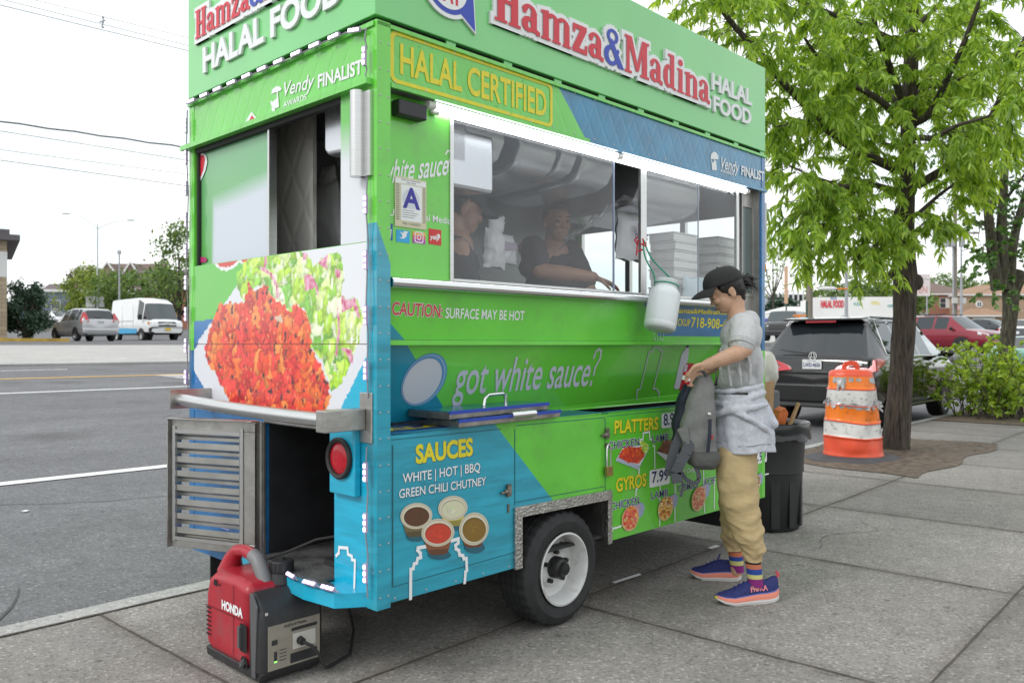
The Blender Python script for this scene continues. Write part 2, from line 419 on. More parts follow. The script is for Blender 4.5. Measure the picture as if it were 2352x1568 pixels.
for c_ in ((1.7, -2.3, .6, 12, .006), (5.1, -2.2, .3, 12, .005), (2.1, -.6, 1.4, 5, .004), (6.7, -2.4, 1.1, 10, .006), (8.2, -3.4, -1.2, 9, .006), (-.2, -1.0, .4, 12, .006)): crack(*c_)
tag(b.build('sidewalk_joints', M_JOINT), kind='structure')
b = MB(); rn = random.Random(6)
def rcrack(t, q, a, n, wd):
 pts = []
 for i in range(n + 1):
  for s_ in (-.5, .5): x, y = xy(t, q + wd * s_ * (.6 + .8 * rn.random())); pts.append((x, y, gz(x, y) + .005))
  a += rn.gauss(0, .25); t += .25 * math.cos(a); q += .25 * math.sin(a) * .6
 b.add(pts, [(2 * i, 2 * i + 1, 2 * i + 3, 2 * i + 2) for i in range(n)])
for k_ in range(6): rcrack(rn.uniform(-2, 6), rn.uniform(.6, 11), rn.choice([0, 1.3, -1.3, .1]), rn.randint(8, 18), .010)
rcrack(-6, .12, 0, 90, .03)
tag(b.build('road_cracks', mat('crack_dark', (.085, .085, .088), .95)), kind='structure')
def band(name, q0, t0, t1, wd, m, q1=None):
 bb = MB(); n = 80; q1 = q0 if q1 is None else q1; pts = []
 for i in range(n + 1):
  f = i / n; t = t0 + (t1 - t0) * f; q = q0 + (q1 - q0) * f
  for s_ in (-.5, .5):
   x, y = xy(t, q + wd * s_); pts.append((x, y, gz(x, y) + .008))
 bb.add(pts, [(2 * i, 2 * i + 1, 2 * i + 3, 2 * i + 2) for i in range(n)])
 tag(bb.build(name, m), kind='structure')
def ray_ground(px, py):
 """where the line of sight meets the road and the land"""
 lo_, hi_ = 2.0, 300.0
 f = lambda Y: CAMH - (py - CYD) / FD * Y - gz((px - CXD) / FD * Y, Y)
 if f(hi_) > 0: return None
 for _ in range(60):
  mid = (lo_ + hi_) / 2
  if f(mid) > 0: lo_ = mid
  else: hi_ = mid
 return Vector(((px - CXD) / FD * hi_, hi_))
def line_px(name, a, b_, wd, m, ext0=30, ext1=90):
 A, B = ray_ground(*a), ray_ground(*b_)
 ta, qa = tq(*A); tb, qb = tq(*B); sl = (qb - qa) / (tb - ta)
 sl = max(-.02, min(.02, sl))
 qm, tm = (qa + qb) / 2, (ta + tb) / 2
 print(name, 'q', round(qa, 2), round(qb, 2))
 band(name, qm - sl * (tm - ta + ext0), ta - ext0, tb + ext1, wd, m, qm + sl * (tb - tm + ext1))
line_px('lane_marking', (0, 1113), (386, 1071), .15, M_PAINTW)
line_px('lane_marking', (0, 904.7), (429, 888), .14, M_PAINTW)
line_px('centre_marking', (0, 871), (429, 860), .16, M_PAINTY)
A = ray_ground(0, 855); B = ray_ground(155, 848.5); ta, qa = tq(*A); tb, qb = tq(*B)
band('lane_marking', qa, ta - 4, tb, .14, M_PAINTW, qb)
bb = MB()
for k in range(5):
 A = ray_ground(352 + 22 * k, 863.5 + 2.7 * k); ta, qa = tq(*A)
 n = 10; pts = []
 for i in range(n + 1):
  f = i / n
  x, y = xy(ta + 5.5 * f, qa - .05 * f); x2, y2 = xy(ta + 5.5 * f + .2, qa - .2 - .05 * f)
  pts += [(x, y, gz(x, y) + .012), (x2, y2, gz(x2, y2) + .012)]
 bb.add(pts, [(2 * i, 2 * i + 1, 2 * i + 3, 2 * i + 2) for i in range(n)])
tag(bb.build('hatched_marking', M_PAINTW), kind='structure')
b = MB(); rnd = random.Random(8)
pit_edge = []
def pitf(u, v):
 t = 8.72 + 3.45 * u; q = -1.86 + 1.70 * v
 t += .10 * math.sin(9 * v) * (1 if u > .5 else .5) + .35 * (v - .5) * (1 - u); q += .06 * math.sin(14 * u)
 x, y = xy(t, q); e = min(u, 1 - u, v, 1 - v)
 return (x, y, .007 + min(e * 4, 1) * (.035 * noise.noise((x * 3, y * 3, 0)) + .02))
b.grid(pitf, 50, 26); tag(b.build('tree_pit_earth', M_DIRT, smooth=True), kind='structure')
b = MB()
def strip2(u, v):
 t = 15.2 + 24 * u; q = -2.3 + 2.14 * v; x, y = xy(t, q)
 return (x, y, zside(x, y) + .012 + .05 * min(1, 5 * min(u, 1 - u, v, 1 - v)) * (.6 + noise.noise((x, y, 0))))
b.grid(strip2, 60, 10); tag(b.build('planting_earth', M_DIRT, smooth=True), kind='structure')
b = MB()
for i in range(150):
 t = rnd.uniform(8.95, 12.1); q = rnd.uniform(-1.85, -.2); x, y = xy(t, q); a = rnd.uniform(0, PI); l = rnd.uniform(.015, .07)
 z = pitf((t - 8.72) / 3.45, (q + 1.86) / 1.70)[2] + .004
 b.tube([(x, y, z), (x + l * math.cos(a), y + l * math.sin(a), z + rnd.uniform(0, .012))], rnd.uniform(.0012, .0035), 4)
tag(b.build('twig_litter', mat('dry_twig', (.17, .11, .06), .9, var=.5, vscale=50)), kind='stuff')
# ------------------------------------------------------------------ the food cart
CART_LOC = Vector((-.505, 3.061, 0)); CART_RZ = R(46.1)
CM = Matrix.Translation(CART_LOC) @ Matrix.Rotation(CART_RZ, 4, 'Z')
CMI = CM.inverted()
cart = thing('food_cart', 'bright green and blue food cart with a lit serving window, parked on the sidewalk', 'food cart', CART_LOC, CART_RZ)
def TL(x, y, z): return CM @ Vector((x, y, z))
class Plane:
 """a flat face of the cart: u, v measured on it, n its outward normal (cart coordinates)"""
 def __init__(s, p, u, v):
  s.p, s.u, s.v = Vector(p), Vector(u).normalized(), Vector(v).normalized(); s.n = s.u.cross(s.v).normalized()
  s.W = CM @ s.p; s.wn = CM.to_3x3() @ s.n
 def px(s, x, y):
  """where the photo's pixel (2352 wide) lies on this face"""
  d = Vector(((x - CXD) / FD, 1, -(y - CYD) / FD)); o = Vector((0, 0, CAMH))
  k = (s.W - o).dot(s.wn) / d.dot(s.wn); q = CMI @ (o + d * k) - s.p
  return Vector((q.dot(s.u), q.dot(s.v)))
 def inv(s, u, v):
  q = CM @ s.at(u, v); return wpx(q)
 def at(s, u, v, off=0.): return s.p + s.u * u + s.v * v + s.n * off
SIDE = Plane((0, 0, 0), (1, 0, 0), (0, 0, 1))
BACK = Plane((0, 0, 0), (0, -1, 0), (0, 0, 1))
RECESS = Plane((0, .05, 0), (1, 0, 0), (0, 0, 1))
CAUT = Plane((0, .03, 1.53), (1, 0, 0), (0, .03, .213)); CAUT = Plane((0, .05, 1.317), (1, 0, 0), (0, -.02, .213))
GOT = Plane((0, .22, .968), (1, 0, 0), (0, -.15, .327))
GOTL = math.hypot(.15, .327)
CROPS = dict(c1=(600, 0, .38265), c2=(1400, 0, .6378), c3=(600, 300, .4464), c4=(600, 900, .5102), c5=(600, 1450, .5422), c6=(1400, 400, .4464),
             c7=(2100, 500, .4464), e1=(1400, 1000, .41455), e2=(1400, 1550, .5102), e3=(2200, 1100, .38265), e4=(2200, 1450, .38265))
def cr(k, x, y):
 a, b_, s = CROPS[k]; return ((a + x * s) / 1.632653, (b_ + y * s) / 1.632653)
def pts_on(pl, k, pts):
 return [pl.px(*(cr(k, *p) if k else p)) for p in pts]
def flat(mb, pl, uv, mi=0, off=.002, thick=0, col=None):
 """polygon on a face, facing outwards"""
 a = sum(p[0] * q[1] - q[0] * p[1] for p, q in zip(uv, list(uv[1:]) + [uv[0]]))
 if a < 0: uv = list(uv)[::-1]
 P = [pl.at(p[0], p[1], off) for p in uv]
 if thick: mb.prism(P, pl.n * thick, mi, col)
 else: mb.poly(P, mi, col)
wxd = lambda px: RECESS.px(px, 500)[0]
def rect(u0, u1, v0, v1): return [(u0, v0), (u1, v0), (u1, v1), (u0, v1)]
def clip(poly, a, b_):
 """keep what lies left of the line a -> b_"""
 out = []; f = lambda p: (b_[0] - a[0]) * (p[1] - a[1]) - (b_[1] - a[1]) * (p[0] - a[0])
 for p, q in zip(poly, list(poly[1:]) + [poly[0]]):
  fp, fq = f(p), f(q)
  if fp >= 0: out.append(p)
  if (fp > 0) != (fq > 0) and abs(fp - fq) > 1e-12:
   t = fp / (fp - fq); out.append((p[0] + (q[0] - p[0]) * t, p[1] + (q[1] - p[1]) * t))
 return out
def rrect(u0, u1, v0, v1, r, n=5):
 o = []
 for cx, cy, a0 in ((u1 - r, v0 + r, -90), (u1 - r, v1 - r, 0), (u0 + r, v1 - r, 90), (u0 + r, v0 + r, 180)):
  for i in range(n + 1):
   a = R(a0 + 90 * i / n); o.append((cx + r * math.cos(a), cy + r * math.sin(a)))
 return o
def ell(cx, cy, rx, ry, n=28, rot=0.):
 c_, s_ = math.cos(rot), math.sin(rot)
 return [(cx + rx * math.cos(a) * c_ - ry * math.sin(a) * s_, cy + rx * math.cos(a) * s_ + ry * math.sin(a) * c_) for a in [2 * PI * i / n for i in range(n)]]
TXT = {}
def text_mesh(s, offset=0., ext=0.):
 k = (s, offset, ext)
 if k in TXT: return TXT[k]
 cu = bpy.data.curves.new('text', 'FONT'); cu.body = s; cu.size = 1; cu.offset = offset; cu.extrude = ext; cu.resolution_u = 4
 ob = bpy.data.objects.new('text', cu); me = bpy.data.meshes.new_from_object(ob)
 v_ = [tuple(p.co) for p in me.vertices]; f_ = [tuple(p.vertices) for p in me.polygons]
 bpy.data.objects.remove(ob); bpy.data.curves.remove(cu); bpy.data.meshes.remove(me)
 TXT[k] = (v_, f_); return TXT[k]
def text(mb, pl, s, bl, br, h, mi=0, bold=0., shear=0., off=.003, ext=0., cap=.70, up=None):
 """words on a face: baseline from bl to br (u, v), capital height h"""
 v_, f_ = text_mesh(s, bold, 0.); v0, _ = (text_mesh(s, 0., 0.))
 x0, x1 = min(p[0] for p in v0), max(p[0] for p in v0)
 bx, by = br[0] - bl[0], br[1] - bl[1]; L_ = math.hypot(bx, by); sx = L_ / (x1 - x0)
 ux, uy = bx / L_, by / L_; sy = h / cap; nx, ny = -uy, ux
 if up: nx, ny, sy = up[0], up[1], 1 / cap
 P = []
 for p in v_:
  X = (p[0] - x0) * sx + p[1] * sy * shear; Y = p[1] * sy
  P.append(pl.at(bl[0] + ux * X + nx * Y, bl[1] + uy * X + ny * Y, off))
 if ext:
  n = len(P); E_ = {}
  for f in f_:
   for a, b_ in zip(f, f[1:] + f[:1]): E_[(a, b_)] = E_.get((a, b_), 0) + 1
  walls = [(a, b_, b_ + n, a + n) for (a, b_) in E_ if (b_, a) not in E_]
  Q = [p + pl.n * ext for p in P]
  mb.add([*P, *Q], [tuple(i + n for i in f) for f in f_] + walls, mi)
 else: mb.add(P, f_, mi)
def text_px(mb, pl, k, s, bl, br, tl, mi=0, affine=False, **kw):
 """the same, from photo pixels: baseline left, baseline right, and a point at the capitals' top near the left"""
 a, b_, c_ = pts_on(pl, k, [bl, br, tl])
 u = (b_ - a).normalized(); h = abs((c_ - a).x * -u.y + (c_ - a).y * u.x)
 if affine: kw['up'] = tuple(c_ - a)
 text(mb, pl, s, a, b_, h, mi, **kw)
G_SIGN = mat('sign_green', (.165, .575, .175), .32, coat=.75, var=.05, vscale=2, bump=.10, bscale=3)
G_WRAP = mat('wrap_green', (.135, .600, .048), .28, coat=.75, var=.10, vscale=2.2, bump=.14, bscale=4, dirt=((.14, .30, .08), .45, 6))
G_WRAP2 = mat('wrap_green_deep', (.120, .545, .038), .28, coat=.75, var=.14, vscale=2.6, bump=.14, bscale=4, dirt=((.10, .22, .06), .5, 6))
B_WRAP = mat('wrap_blue', (.012, .145, .36), .30, coat=.75, var=.20, vscale=5, dirt=((.02, .06, .12), .5, 7), stretch=(1, 1, 3))
T_WRAP = mat('wrap_teal', (.016, .325, .45), .28, coat=.75, var=.18, vscale=4, bump=.14, bscale=4, dirt=((.01, .09, .13), .55, 6), stretch=(.6, .6, 5))
C_WRAP = mat('wrap_cyan', (.010, .40, .60), .28, coat=.75, var=.16, vscale=4, bump=.12, bscale=4, dirt=((.01, .12, .2), .4, 6), stretch=(.6, .6, 5))
WHITE = mat('print_white', (.78, .79, .80), .4)
LILAC = mat('print_lilac_white', (.55, .57, .66), .4)
RED = mat('print_red', (.62, .025, .045), .4)
ROYAL = mat('print_royal_blue', (.022, .055, .42), .4)
NAVY = mat('print_navy', (.02, .018, .12), .4)
YELLOW = mat('print_yellow', (.72, .62, .02), .4, var=.08, vscale=30)
BLACK = mat('black_gap', (.008, .008, .009), .9)
STEEL = mat('brushed_steel', (.60, .60, .59), .32, 1., var=.06, vscale=30, stretch=(.4, .4, 8))
STEELD = mat('dull_steel', (.42, .41, .39), .42, 1., var=.18, vscale=14, bump=.1, bscale=60)
CHROME = mat('polished_steel', (.72, .72, .72), .16, 1.)
DARK = mat('dark_inside', (.025, .025, .026), .7)
PCOL = mat_attr('printed_picture', .38)
SEAM = mat('seam_dark', (.02, .045, .02), .7)
def diamond(m, scale=.105, st=.25):
 """pressed diamond pattern in a sheet-metal skin"""
 t = m.node_tree; p = t.nodes['Principled BSDF']; tcn = t.nodes.new('ShaderNodeTexCoord'); ws_ = []
 for sg in (1, -1):
  mpn = t.nodes.new('ShaderNodeMapping'); mpn.vector_type = 'POINT'
  sp = t.nodes.new('ShaderNodeSeparateXYZ'); t.links.new(tcn.outputs['Object'], sp.inputs[0])
  ad = t.nodes.new('ShaderNodeMath'); ad.operation = 'ADD'; t.links.new(sp.outputs[0], ad.inputs[0]); t.links.new(sp.outputs[1], ad.inputs[1])
  m2 = t.nodes.new('ShaderNodeMath'); m2.operation = 'MULTIPLY_ADD'; m2.inputs[1].default_value = .62 * sg
  t.links.new(sp.outputs[2], m2.inputs[0]); t.links.new(ad.outputs[0], m2.inputs[2])
  m3 = t.nodes.new('ShaderNodeMath'); m3.operation = 'MULTIPLY'; m3.inputs[1].default_value = 1 / scale; t.links.new(m2.outputs[0], m3.inputs[0])
  m4 = t.nodes.new('ShaderNodeMath'); m4.operation = 'PINGPONG'; m4.inputs[1].default_value = .5; t.links.new(m3.outputs[0], m4.inputs[0])
  m5 = t.nodes.new('ShaderNodeMath'); m5.operation = 'MINIMUM'; m5.inputs[1].default_value = .16; t.links.new(m4.outputs[0], m5.inputs[0])
  ws_.append(m5.outputs[0]); t.nodes.remove(mpn)
 mn = t.nodes.new('ShaderNodeMath'); mn.operation = 'MINIMUM'; t.links.new(ws_[0], mn.inputs[0]); t.links.new(ws_[1], mn.inputs[1])
 bp = t.nodes.new('ShaderNodeBump'); bp.inputs['Strength'].default_value = st; bp.inputs['Distance'].default_value = .05
 t.links.new(mn.outputs[0], bp.inputs['Height']); t.links.new(bp.outputs[0], p.inputs['Normal'])
G_BAND = mat('band_green', (.130, .57, .06), .30, coat=.75, var=.08, vscale=3); diamond(G_BAND)
B_BAND = mat('band_blue', (.002, .185, .35), .28, coat=.75, var=.22, vscale=6); diamond(B_BAND)
QUILT = mat('quilted_steel', (.58, .56, .53), .4, .35); diamond(QUILT, .2, .5)
LX, WY = 3.04, 1.53
# --- structure that carries the skin
b = MB(); b.box(.02, LX, .34, WY - .02, .345, .38); b.box(.02, LX, .02, .34, .345, .36)
b.build('floor_pan', mat('chassis_black', (.03, .03, .032), .6, var=.3, vscale=20), cart)
b = MB()
b.box(.1, LX + .1, .30, .36, .26, .335); b.box(.1, LX + .1, 1.15, 1.21, .26, .335); b.tube([(1.06, .12, .28), (1.06, 1.42, .28)], .03)
b.build('chassis_rail', MATS['chassis_black'], cart)
b = MB(); b.box(-.008, LX, -.008, WY, 2.518, 3.05)
b.build('roof_sign', G_SIGN, cart, bevel=.004)
b = MB(); b.box(.01, LX - .02, .012, WY - .02, 2.47, 2.5165); b.build('roof', BLACK, cart)
b = MB()
for i in range(9):
 x = .35 + i * .33; b.box(x, x + .05, .001, .009, 2.4970, 2.5172, 0)
b.build('sign_bracket', G_SIGN, cart)
# --- side: awning band above the window
b = MB()
d0, d1 = SIDE.px(1275, 185), SIDE.px(1335, 300)
d0e = (d0[0] - (d1[0] - d0[0]) * .6, d0[1] - (d1[1] - d0[1]) * .6); d1e = (d1[0] + (d1[0] - d0[0]) * .6, d1[1] + (d1[1] - d0[1]) * .6)
rb = rect(.062, 3.0, 2.278, 2.494)
gr_ = clip(rb, d1e, d0e); bl_ = clip(rb, d0e, d1e)
if sum(p[0] for p in gr_) / len(gr_) > sum(p[0] for p in bl_) / len(bl_): gr_, bl_ = bl_, gr_
flat(b, SIDE, gr_, 0, 0); flat(b, SIDE, bl_, 1, 0)
b.box(.062, 3.0, .001, .012, 2.278, 2.494, 2)
b.box(.0, 3.05, -.012, .0, 2.482, 2.4965, 0)      # upper lip
b.box(.062, 1.25, -.016, -.0005, 2.262, 2.279, 0); b.box(1.2501, 3.05, -.016, -.0005, 2.262, 2.279, 1)  # drip edge
b.build('awning_band', [G_BAND, B_BAND, DARK], cart)
b = MB(); b.box(.06, 3.0, .013, .055, 2.262, 2.30); b.build('awning_soffit', mat('soffit_grey', (.16, .16, .16), .6), cart)
# --- lower side panel with the wheel opening, split along the teal / green diagonal
b = MB(); AX0, AX1, AZ = .748, 1.412, .556
da, db = SIDE.px(*cr('e2', 895, 80)), SIDE.px(*cr('e2', 1330, 650))
ex = lambda p, q, k: (p[0] + (q[0] - p[0]) * k, p[1] + (q[1] - p[1]) * k)
da2, db2 = ex(da, db, -1), ex(da, db, 3)
for r_ in (rect(.06, AX0, .327, .965), rect(AX0, AX1, AZ, .965), rect(AX1, 3.03, .327, .965)):
 l_ = clip(r_, da2, db2); r2 = clip(r_, db2, da2)
 for pp in (l_, r2):
  if len(pp) > 2:
   cx = sum(p[0] for p in pp) / len(pp); cz = sum(p[1] for p in pp) / len(pp)
   left = (cx - da[0]) < (cz - da[1]) * (db[0] - da[0]) / (db[1] - da[1])
   flat(b, SIDE, pp, 0 if left else 1, 0)
b.box(.06, AX0, .002, .018, .327, .965, 2); b.box(AX1, 3.03, .002, .018, .327, .965, 2); b.box(AX0, AX1, .002, .018, AZ, .965, 2)
b.build('lower_side_panel', [T_WRAP, G_WRAP2, DARK], cart)
b = MB()
def line(mb, pl, p, q, wd=.003, mi=0, off=.0012):
 d = Vector((q[0] - p[0], q[1] - p[1])).normalized(); n_ = Vector((-d.y, d.x)) * wd / 2
 flat(mb, pl, [(p[0] - n_.x, p[1] - n_.y), (q[0] - n_.x, q[1] - n_.y), (q[0] + n_.x, q[1] + n_.y), (p[0] + n_.x, p[1] + n_.y)], mi, off)
for p, q, w_ in [((.072, .94), (.66, .937), .003), ((.078, .385), (.078, .92), .006), ((.078, .385), (.735, .395), .003), ((.745, .60), (.745, .93), .005),
                 ((.75, .945), (1.385, .94), .003), ((1.388, .57), (1.388, .935), .004), ((.75, .612), (1.38, .602), .003), ((1.40, .945), (2.9, .94), .003)]:
 line(b, SIDE, p, q, w_)
b.build('locker_door_seam', mat('seam_teal', (.01, .10, .13), .6), cart)
b = MB()
b.box(.06, 1.36, .0, .285, .955, .967); b.box(1.36, 2.70, .0, .018, .955, .967); b.box(2.66, 2.76, .018, .28, .955, .967)
b.build('counter_top', mat('counter_blue', (.012, .10, .30), .25, var=.15, vscale=12), cart)
b = MB()
b.box(1.36, 2.66, .019, .027, .70, .955); b.box(1.36, 2.66, .30, .31, .70, .98); b.box(1.36, 2.66, .027, .30, .69, .70); b.box(1.36, 1.37, .027, .30, .70, .95); b.box(2.65, 2.66, .027, .30, .70, .95)
b.build('griddle_trough', mat('trough_dark', (.03, .03, .03), .5, .6), cart)
b = MB()
L0, L1 = GOT.at(.06, 0), GOT.at(2.78, 0)
dg0, dg1 = GOT.px(*cr('e1', 310, 712)), GOT.px(*cr('e1', 620, 1245))
ga, gb = ex(dg0, dg1, -1), ex(dg0, dg1, 3)
rg = rect(.062, 2.74, 0.012, GOTL)
A_, B_ = clip(rg, ga, gb), clip(rg, gb, ga)
if sum(p[0] for p in A_) / len(A_) > sum(p[0] for p in B_) / len(B_): A_, B_ = B_, A_
flat(b, GOT, A_, 0, 0); flat(b, GOT, B_, 3, 0)
flat(b, GOT, rect(.062, 2.74, 0.012, GOTL), 2, -.012)
b.prism([GOT.at(.9, .0, .012), GOT.at(2.74, .0, .012), GOT.at(2.74, .042, .002), GOT.at(.9, .012, .002)], GOT.n * -.012, 3)
b.build('griddle_cover', [B_WRAP if False else mat('wrap_teal_deep', (.012, .26, .39), .3, coat=.75, var=.15, vscale=4), G_WRAP2, DARK, G_WRAP], cart)
b = MB()
cg0, cg1 = CAUT.px(*cr('e1', 162, 520)), CAUT.px(*cr('e1', 275, 650))
rc = rect(.062, 2.74, .0, .205)
ca, cb = ex(cg0, cg1, -3), ex(cg0, cg1, 4)
A_, B_ = clip(rc, ca, cb), clip(rc, cb, ca)
if sum(p[0] for p in A_) / len(A_) > sum(p[0] for p in B_) / len(B_): A_, B_ = B_, A_
flat(b, CAUT, A_, 0, 0); flat(b, CAUT, B_, 1, 0)
bz = [CAUT.px(1478, 690), CAUT.px(1512, 758), CAUT.px(1755, 764), CAUT.px(1755, 700)]
flat(b, CAUT, [(bz[0][0], .204), (bz[1][0], .028), (2.738, .028), (2.738, .204)], 2, .0012)
b.box(.062, 2.74, .056, .070, 1.3175, 1.5225, 3)
b.box(.062, 2.74, .032, .060, 1.296, 1.3155, 1)
b.build('side_fold_panel', [MATS['wrap_teal_deep'], G_WRAP, B_WRAP, DARK], cart)
b = MB(); b.tube([(.065, -.004, 1.533), (2.74, -.004, 1.533)], .021, 14); b.box(.065, 2.74, -.004, .12, 1.5415, 1.553)
b.build('window_sill', CHROME, cart, smooth=True)
def post(name, x0, x1, y0, y1, cols):
 b_ = MB()
 for (za, zb, mi) in cols: b_.box(x0, x1, y0, y1, za, zb, mi)
 return b_
b = MB(); zt = 1.66
b.box(-.004, .0595, -.012, .05, .315, 1.55, 0); b.box(-.004, .0595, -.012, .05, 1.7505, 2.50, 1)
b.hexa([(-.004, -.012, 1.55), (.0595, -.012, 1.55), (.0595, .05, 1.55), (-.004, .05, 1.55), (-.004, -.012, 1.7502), (.0595, -.012, 1.60), (.0595, .05, 1.60), (-.004, .05, 1.7502)], 0)
b.hexa([(-.004, -.012, 1.7503), (.0595, -.012, 1.6005), (.0595, .05, 1.6005), (-.004, .05, 1.7503), (-.004, -.012, 1.7505), (.0595, -.012, 1.7505), (.0595, .05, 1.7505), (-.004, .05, 1.7505)], 1)
b.build('corner_post', [T_WRAP, G_WRAP], cart)
b = MB(); b.box(3.0, 3.045, -.004, .05, 1.26, 2.262, 0); b.box(3.0, 3.045, -.004, .05, .327, 1.2598, 1); b.box(3.0, 3.045, -.004, .05, 2.2795, 2.49, 0)
b.build('corner_post', [B_WRAP, G_WRAP], cart, bevel=.004)
b = MB(); b.box(-.002, .05, WY - .05, WY, .315, 1.27, 0); b.box(-.002, .05, WY - .05, WY, 1.2702, 2.49, 1); b.build('corner_post', [B_WRAP, G_WRAP], cart)
b = MB(); b.box(LX - .05, LX, WY - .05, WY, .315, 2.49); b.build('corner_post', G_WRAP, cart)
b = MB()
dx0, dx1 = wxd(1704), 2.985
b.box(dx0, dx1, .056, .066, .40, 1.60, 0); b.box(dx0 + .012, dx1 - .012, .056, .064, 1.62, 2.16, 1)
for x0, x1, z0, z1 in ((dx0, dx0 + .012, 1.6, 2.262), (dx1 - .012, dx1, 1.6, 2.262), (dx0 + .012, dx1 - .012, 1.6, 1.62), (dx0 + .012, dx1 - .012, 2.16, 2.262)): b.box(x0, x1, .050, .068, z0, z1, 0)
b.box(2.985, 3.0, .01, .068, .327, 2.262, 0); b.box(2.742, 2.758, .0, .06, .98, 1.54, 0)
b.build('end_door', [STEELD, mat('door_pane_grey', (.10, .135, .13), .12)], cart)
b = MB(); b.box(3.05, 3.075, .0, .012, 1.82, 2.2); b.build('end_flap', STEELD, cart)
b = MB(); b.ball((3.065, .03, 1.79), (.02, .03, .045)); b.build('marker_light', mat('amber_lens', (.75, .35, .02), .3), cart)
b = MB(); wall_in = mat('interior_lining', (.36, .37, .38), .4, .3)
b.box(.03, LX - .02, WY - .03, WY - .002, .38, 2.47)
b.build('street_side_wall', wall_in, cart)
b = MB(); b.box(.05, LX - .05, WY, WY + .004, .36, 2.49); b.box(LX, LX + .004, .06, WY - .06, .36, 1.575); b.box(LX, LX + .004, .06, WY - .06, 2.135, 2.49); b.build('outer_skin', G_WRAP, cart)
b = MB(); b.box(.1, LX - .1, WY - .02, WY - .01, .10, .34); b.box(LX - .02, LX - .01, .3, WY - .1, .10, .34); b.build('underbody_light_block', DARK, cart)  # strips added on the far sides to block light from under the cart
b = MB()
for (y, z) in ((-.0, 2.291), (-.0, 2.480)):
 for k_ in range(20): b.ball((.09 + .152 * k_, y - .001, z), (.005, .002, .005), 6)
for k_ in range(22):
 z = .36 + .098 * k_
 for x in (.012, .05): b.ball((x, -.0125, z), (.0042, .002, .0042), 6)
 b.ball((3.02, -.0045, z), (.0042, .002, .0042), 6)
for k_ in range(14): b.ball((.09 + .155 * k_ + (.0 if k_ < 5 else .78), -.0005, .340), (.0045, .002, .0045), 6)
for k_ in range(16): b.ball((-.0005, .08 + .09 * k_, 2.298), (.002, .0045, .0045), 6)
b.build('rivets', mat('rivet_steel', (.45, .45, .44), .4, .8), cart)
b = MB(); b.box(LX - .03, LX - .002, .07, WY - .03, .38, 1.58, 0); b.box(LX - .03, LX - .002, .07, WY - .03, 2.13, 2.47, 0)
for y0, y1 in ((.07, .14), (.56, .60), (1.02, 1.06), (1.46, 1.50)): b.box(LX - .034, LX + .001, y0, y1, 1.5802, 2.1298, 1)
b.build('end_wall', [wall_in, STEEL], cart)
b = MB(); b.add([(LX - .015, .14, 1.58), (LX - .015, 1.46, 1.58), (LX - .015, 1.46, 2.13), (LX - .015, .14, 2.13)], [(0, 1, 2, 3)]); b.build('end_window', mat_glass('end_glass', (.9, .95, .93), .04), cart)
b = MB(); b.box(.03, LX - .03, .11, WY - .03, 2.44, 2.4695); b.build('ceiling_lining', mat('ceiling_dark', (.10, .10, .10), .6), cart)
b = MB(); b.box(.9, 2.95, .33, .52, 1.10, 1.47); b.box(.9, 2.95, .12, .55, 1.4702, 1.485); b.build('work_counter', STEELD, cart)
b = MB(); b.box(.9, 2.95, 1.1, 1.48, .4, 1.30); b.build('back_counter', STEELD, cart)
HOOD = mat('hood_satin', (.66, .67, .70), .27, .75)
for i, (x0, x1, zb) in enumerate([(.42, .90, 2.13), (1.0, 1.27, 2.13), (1.31, 1.43, 2.15), (1.47, 1.74, 2.13), (1.98, 2.62, 2.08)]):
 b = MB(); zt = 2.36
 pr = [(.19, zt), (.20, zb + .10), (.24, zb + .03), (.31, zb), (.80, zb - .03), (.88, zb), (.90, zb + .06), (.90, zt)]
 b.prism([(x0, y, z) for y, z in pr], (x1 - x0, 0, 0))
 b.build('hood_body', HOOD, cart, bevel=.025)
wx = lambda px, py=450: RECESS.px(px, py)[0]
WL, WA, WB0, WB1, WR = wx(1040), wx(1410), wx(1470), wx(1483), wx(1690)
b = MB()
for x0, x1, z0, z1 in [(WL - .02, WL, 1.553, 2.262), (WB0, WB1, 1.553, 2.225), (WR, WR + .03, 1.553, 2.262)]: b.box(x0, x1, .042, .062, z0, z1)
b.box(WL, WR, .04, .064, 2.225, 2.262); b.box(WL, WR, .042, .062, 1.553, 1.570)
b.build('window_frame', STEEL, cart, bevel=.003)
def pane(name, x0, x1, y, m):
 b = MB(); b.add([(x0, y, 1.570), (x1, y, 1.570), (x1, y, 2.225), (x0, y, 2.225)], [(0, 1, 2, 3)]); return b.build(name, m, cart)
GLASS = mat_glass('serving_glass', (.97, .975, .98), .055, 1.0, .04, (.62, .65, .72))
pane('window_pane', WL, WA, .052, GLASS); pane('window_pane', WB1, WR, .052, GLASS)
pane('sliding_pane', WB1 - .02, WB1 + .55, .066, mat_glass('slider_glass', (.97, .975, .98), .03, 1., .04, (.62, .65, .72)))
b = MB(); b.box(WA - .004, WA + .004, .048, .056, 1.571, 2.2245); b.box(WB1 + .548, WB1 + .553, .062, .068, 1.571, 2.2245); b.build('glass_edge', mat('glass_edge', (.25, .30, .42), .2), cart)
b = MB(); b.box(.06, WL - .02, .05, .064, 1.553, 2.262); b.build('left_side_panel', G_WRAP, cart)
b = MB(); b.box(.11, .25, .0, .05, 2.175, 2.235); b.build('lamp_junction_box', mat('black_plastic', (.02, .02, .022), .5), cart, bevel=.006)
TUBE = mat('lit_tube', (.9, .9, .9), .4, emit=(.93, .97, 1.), estr=6.0)
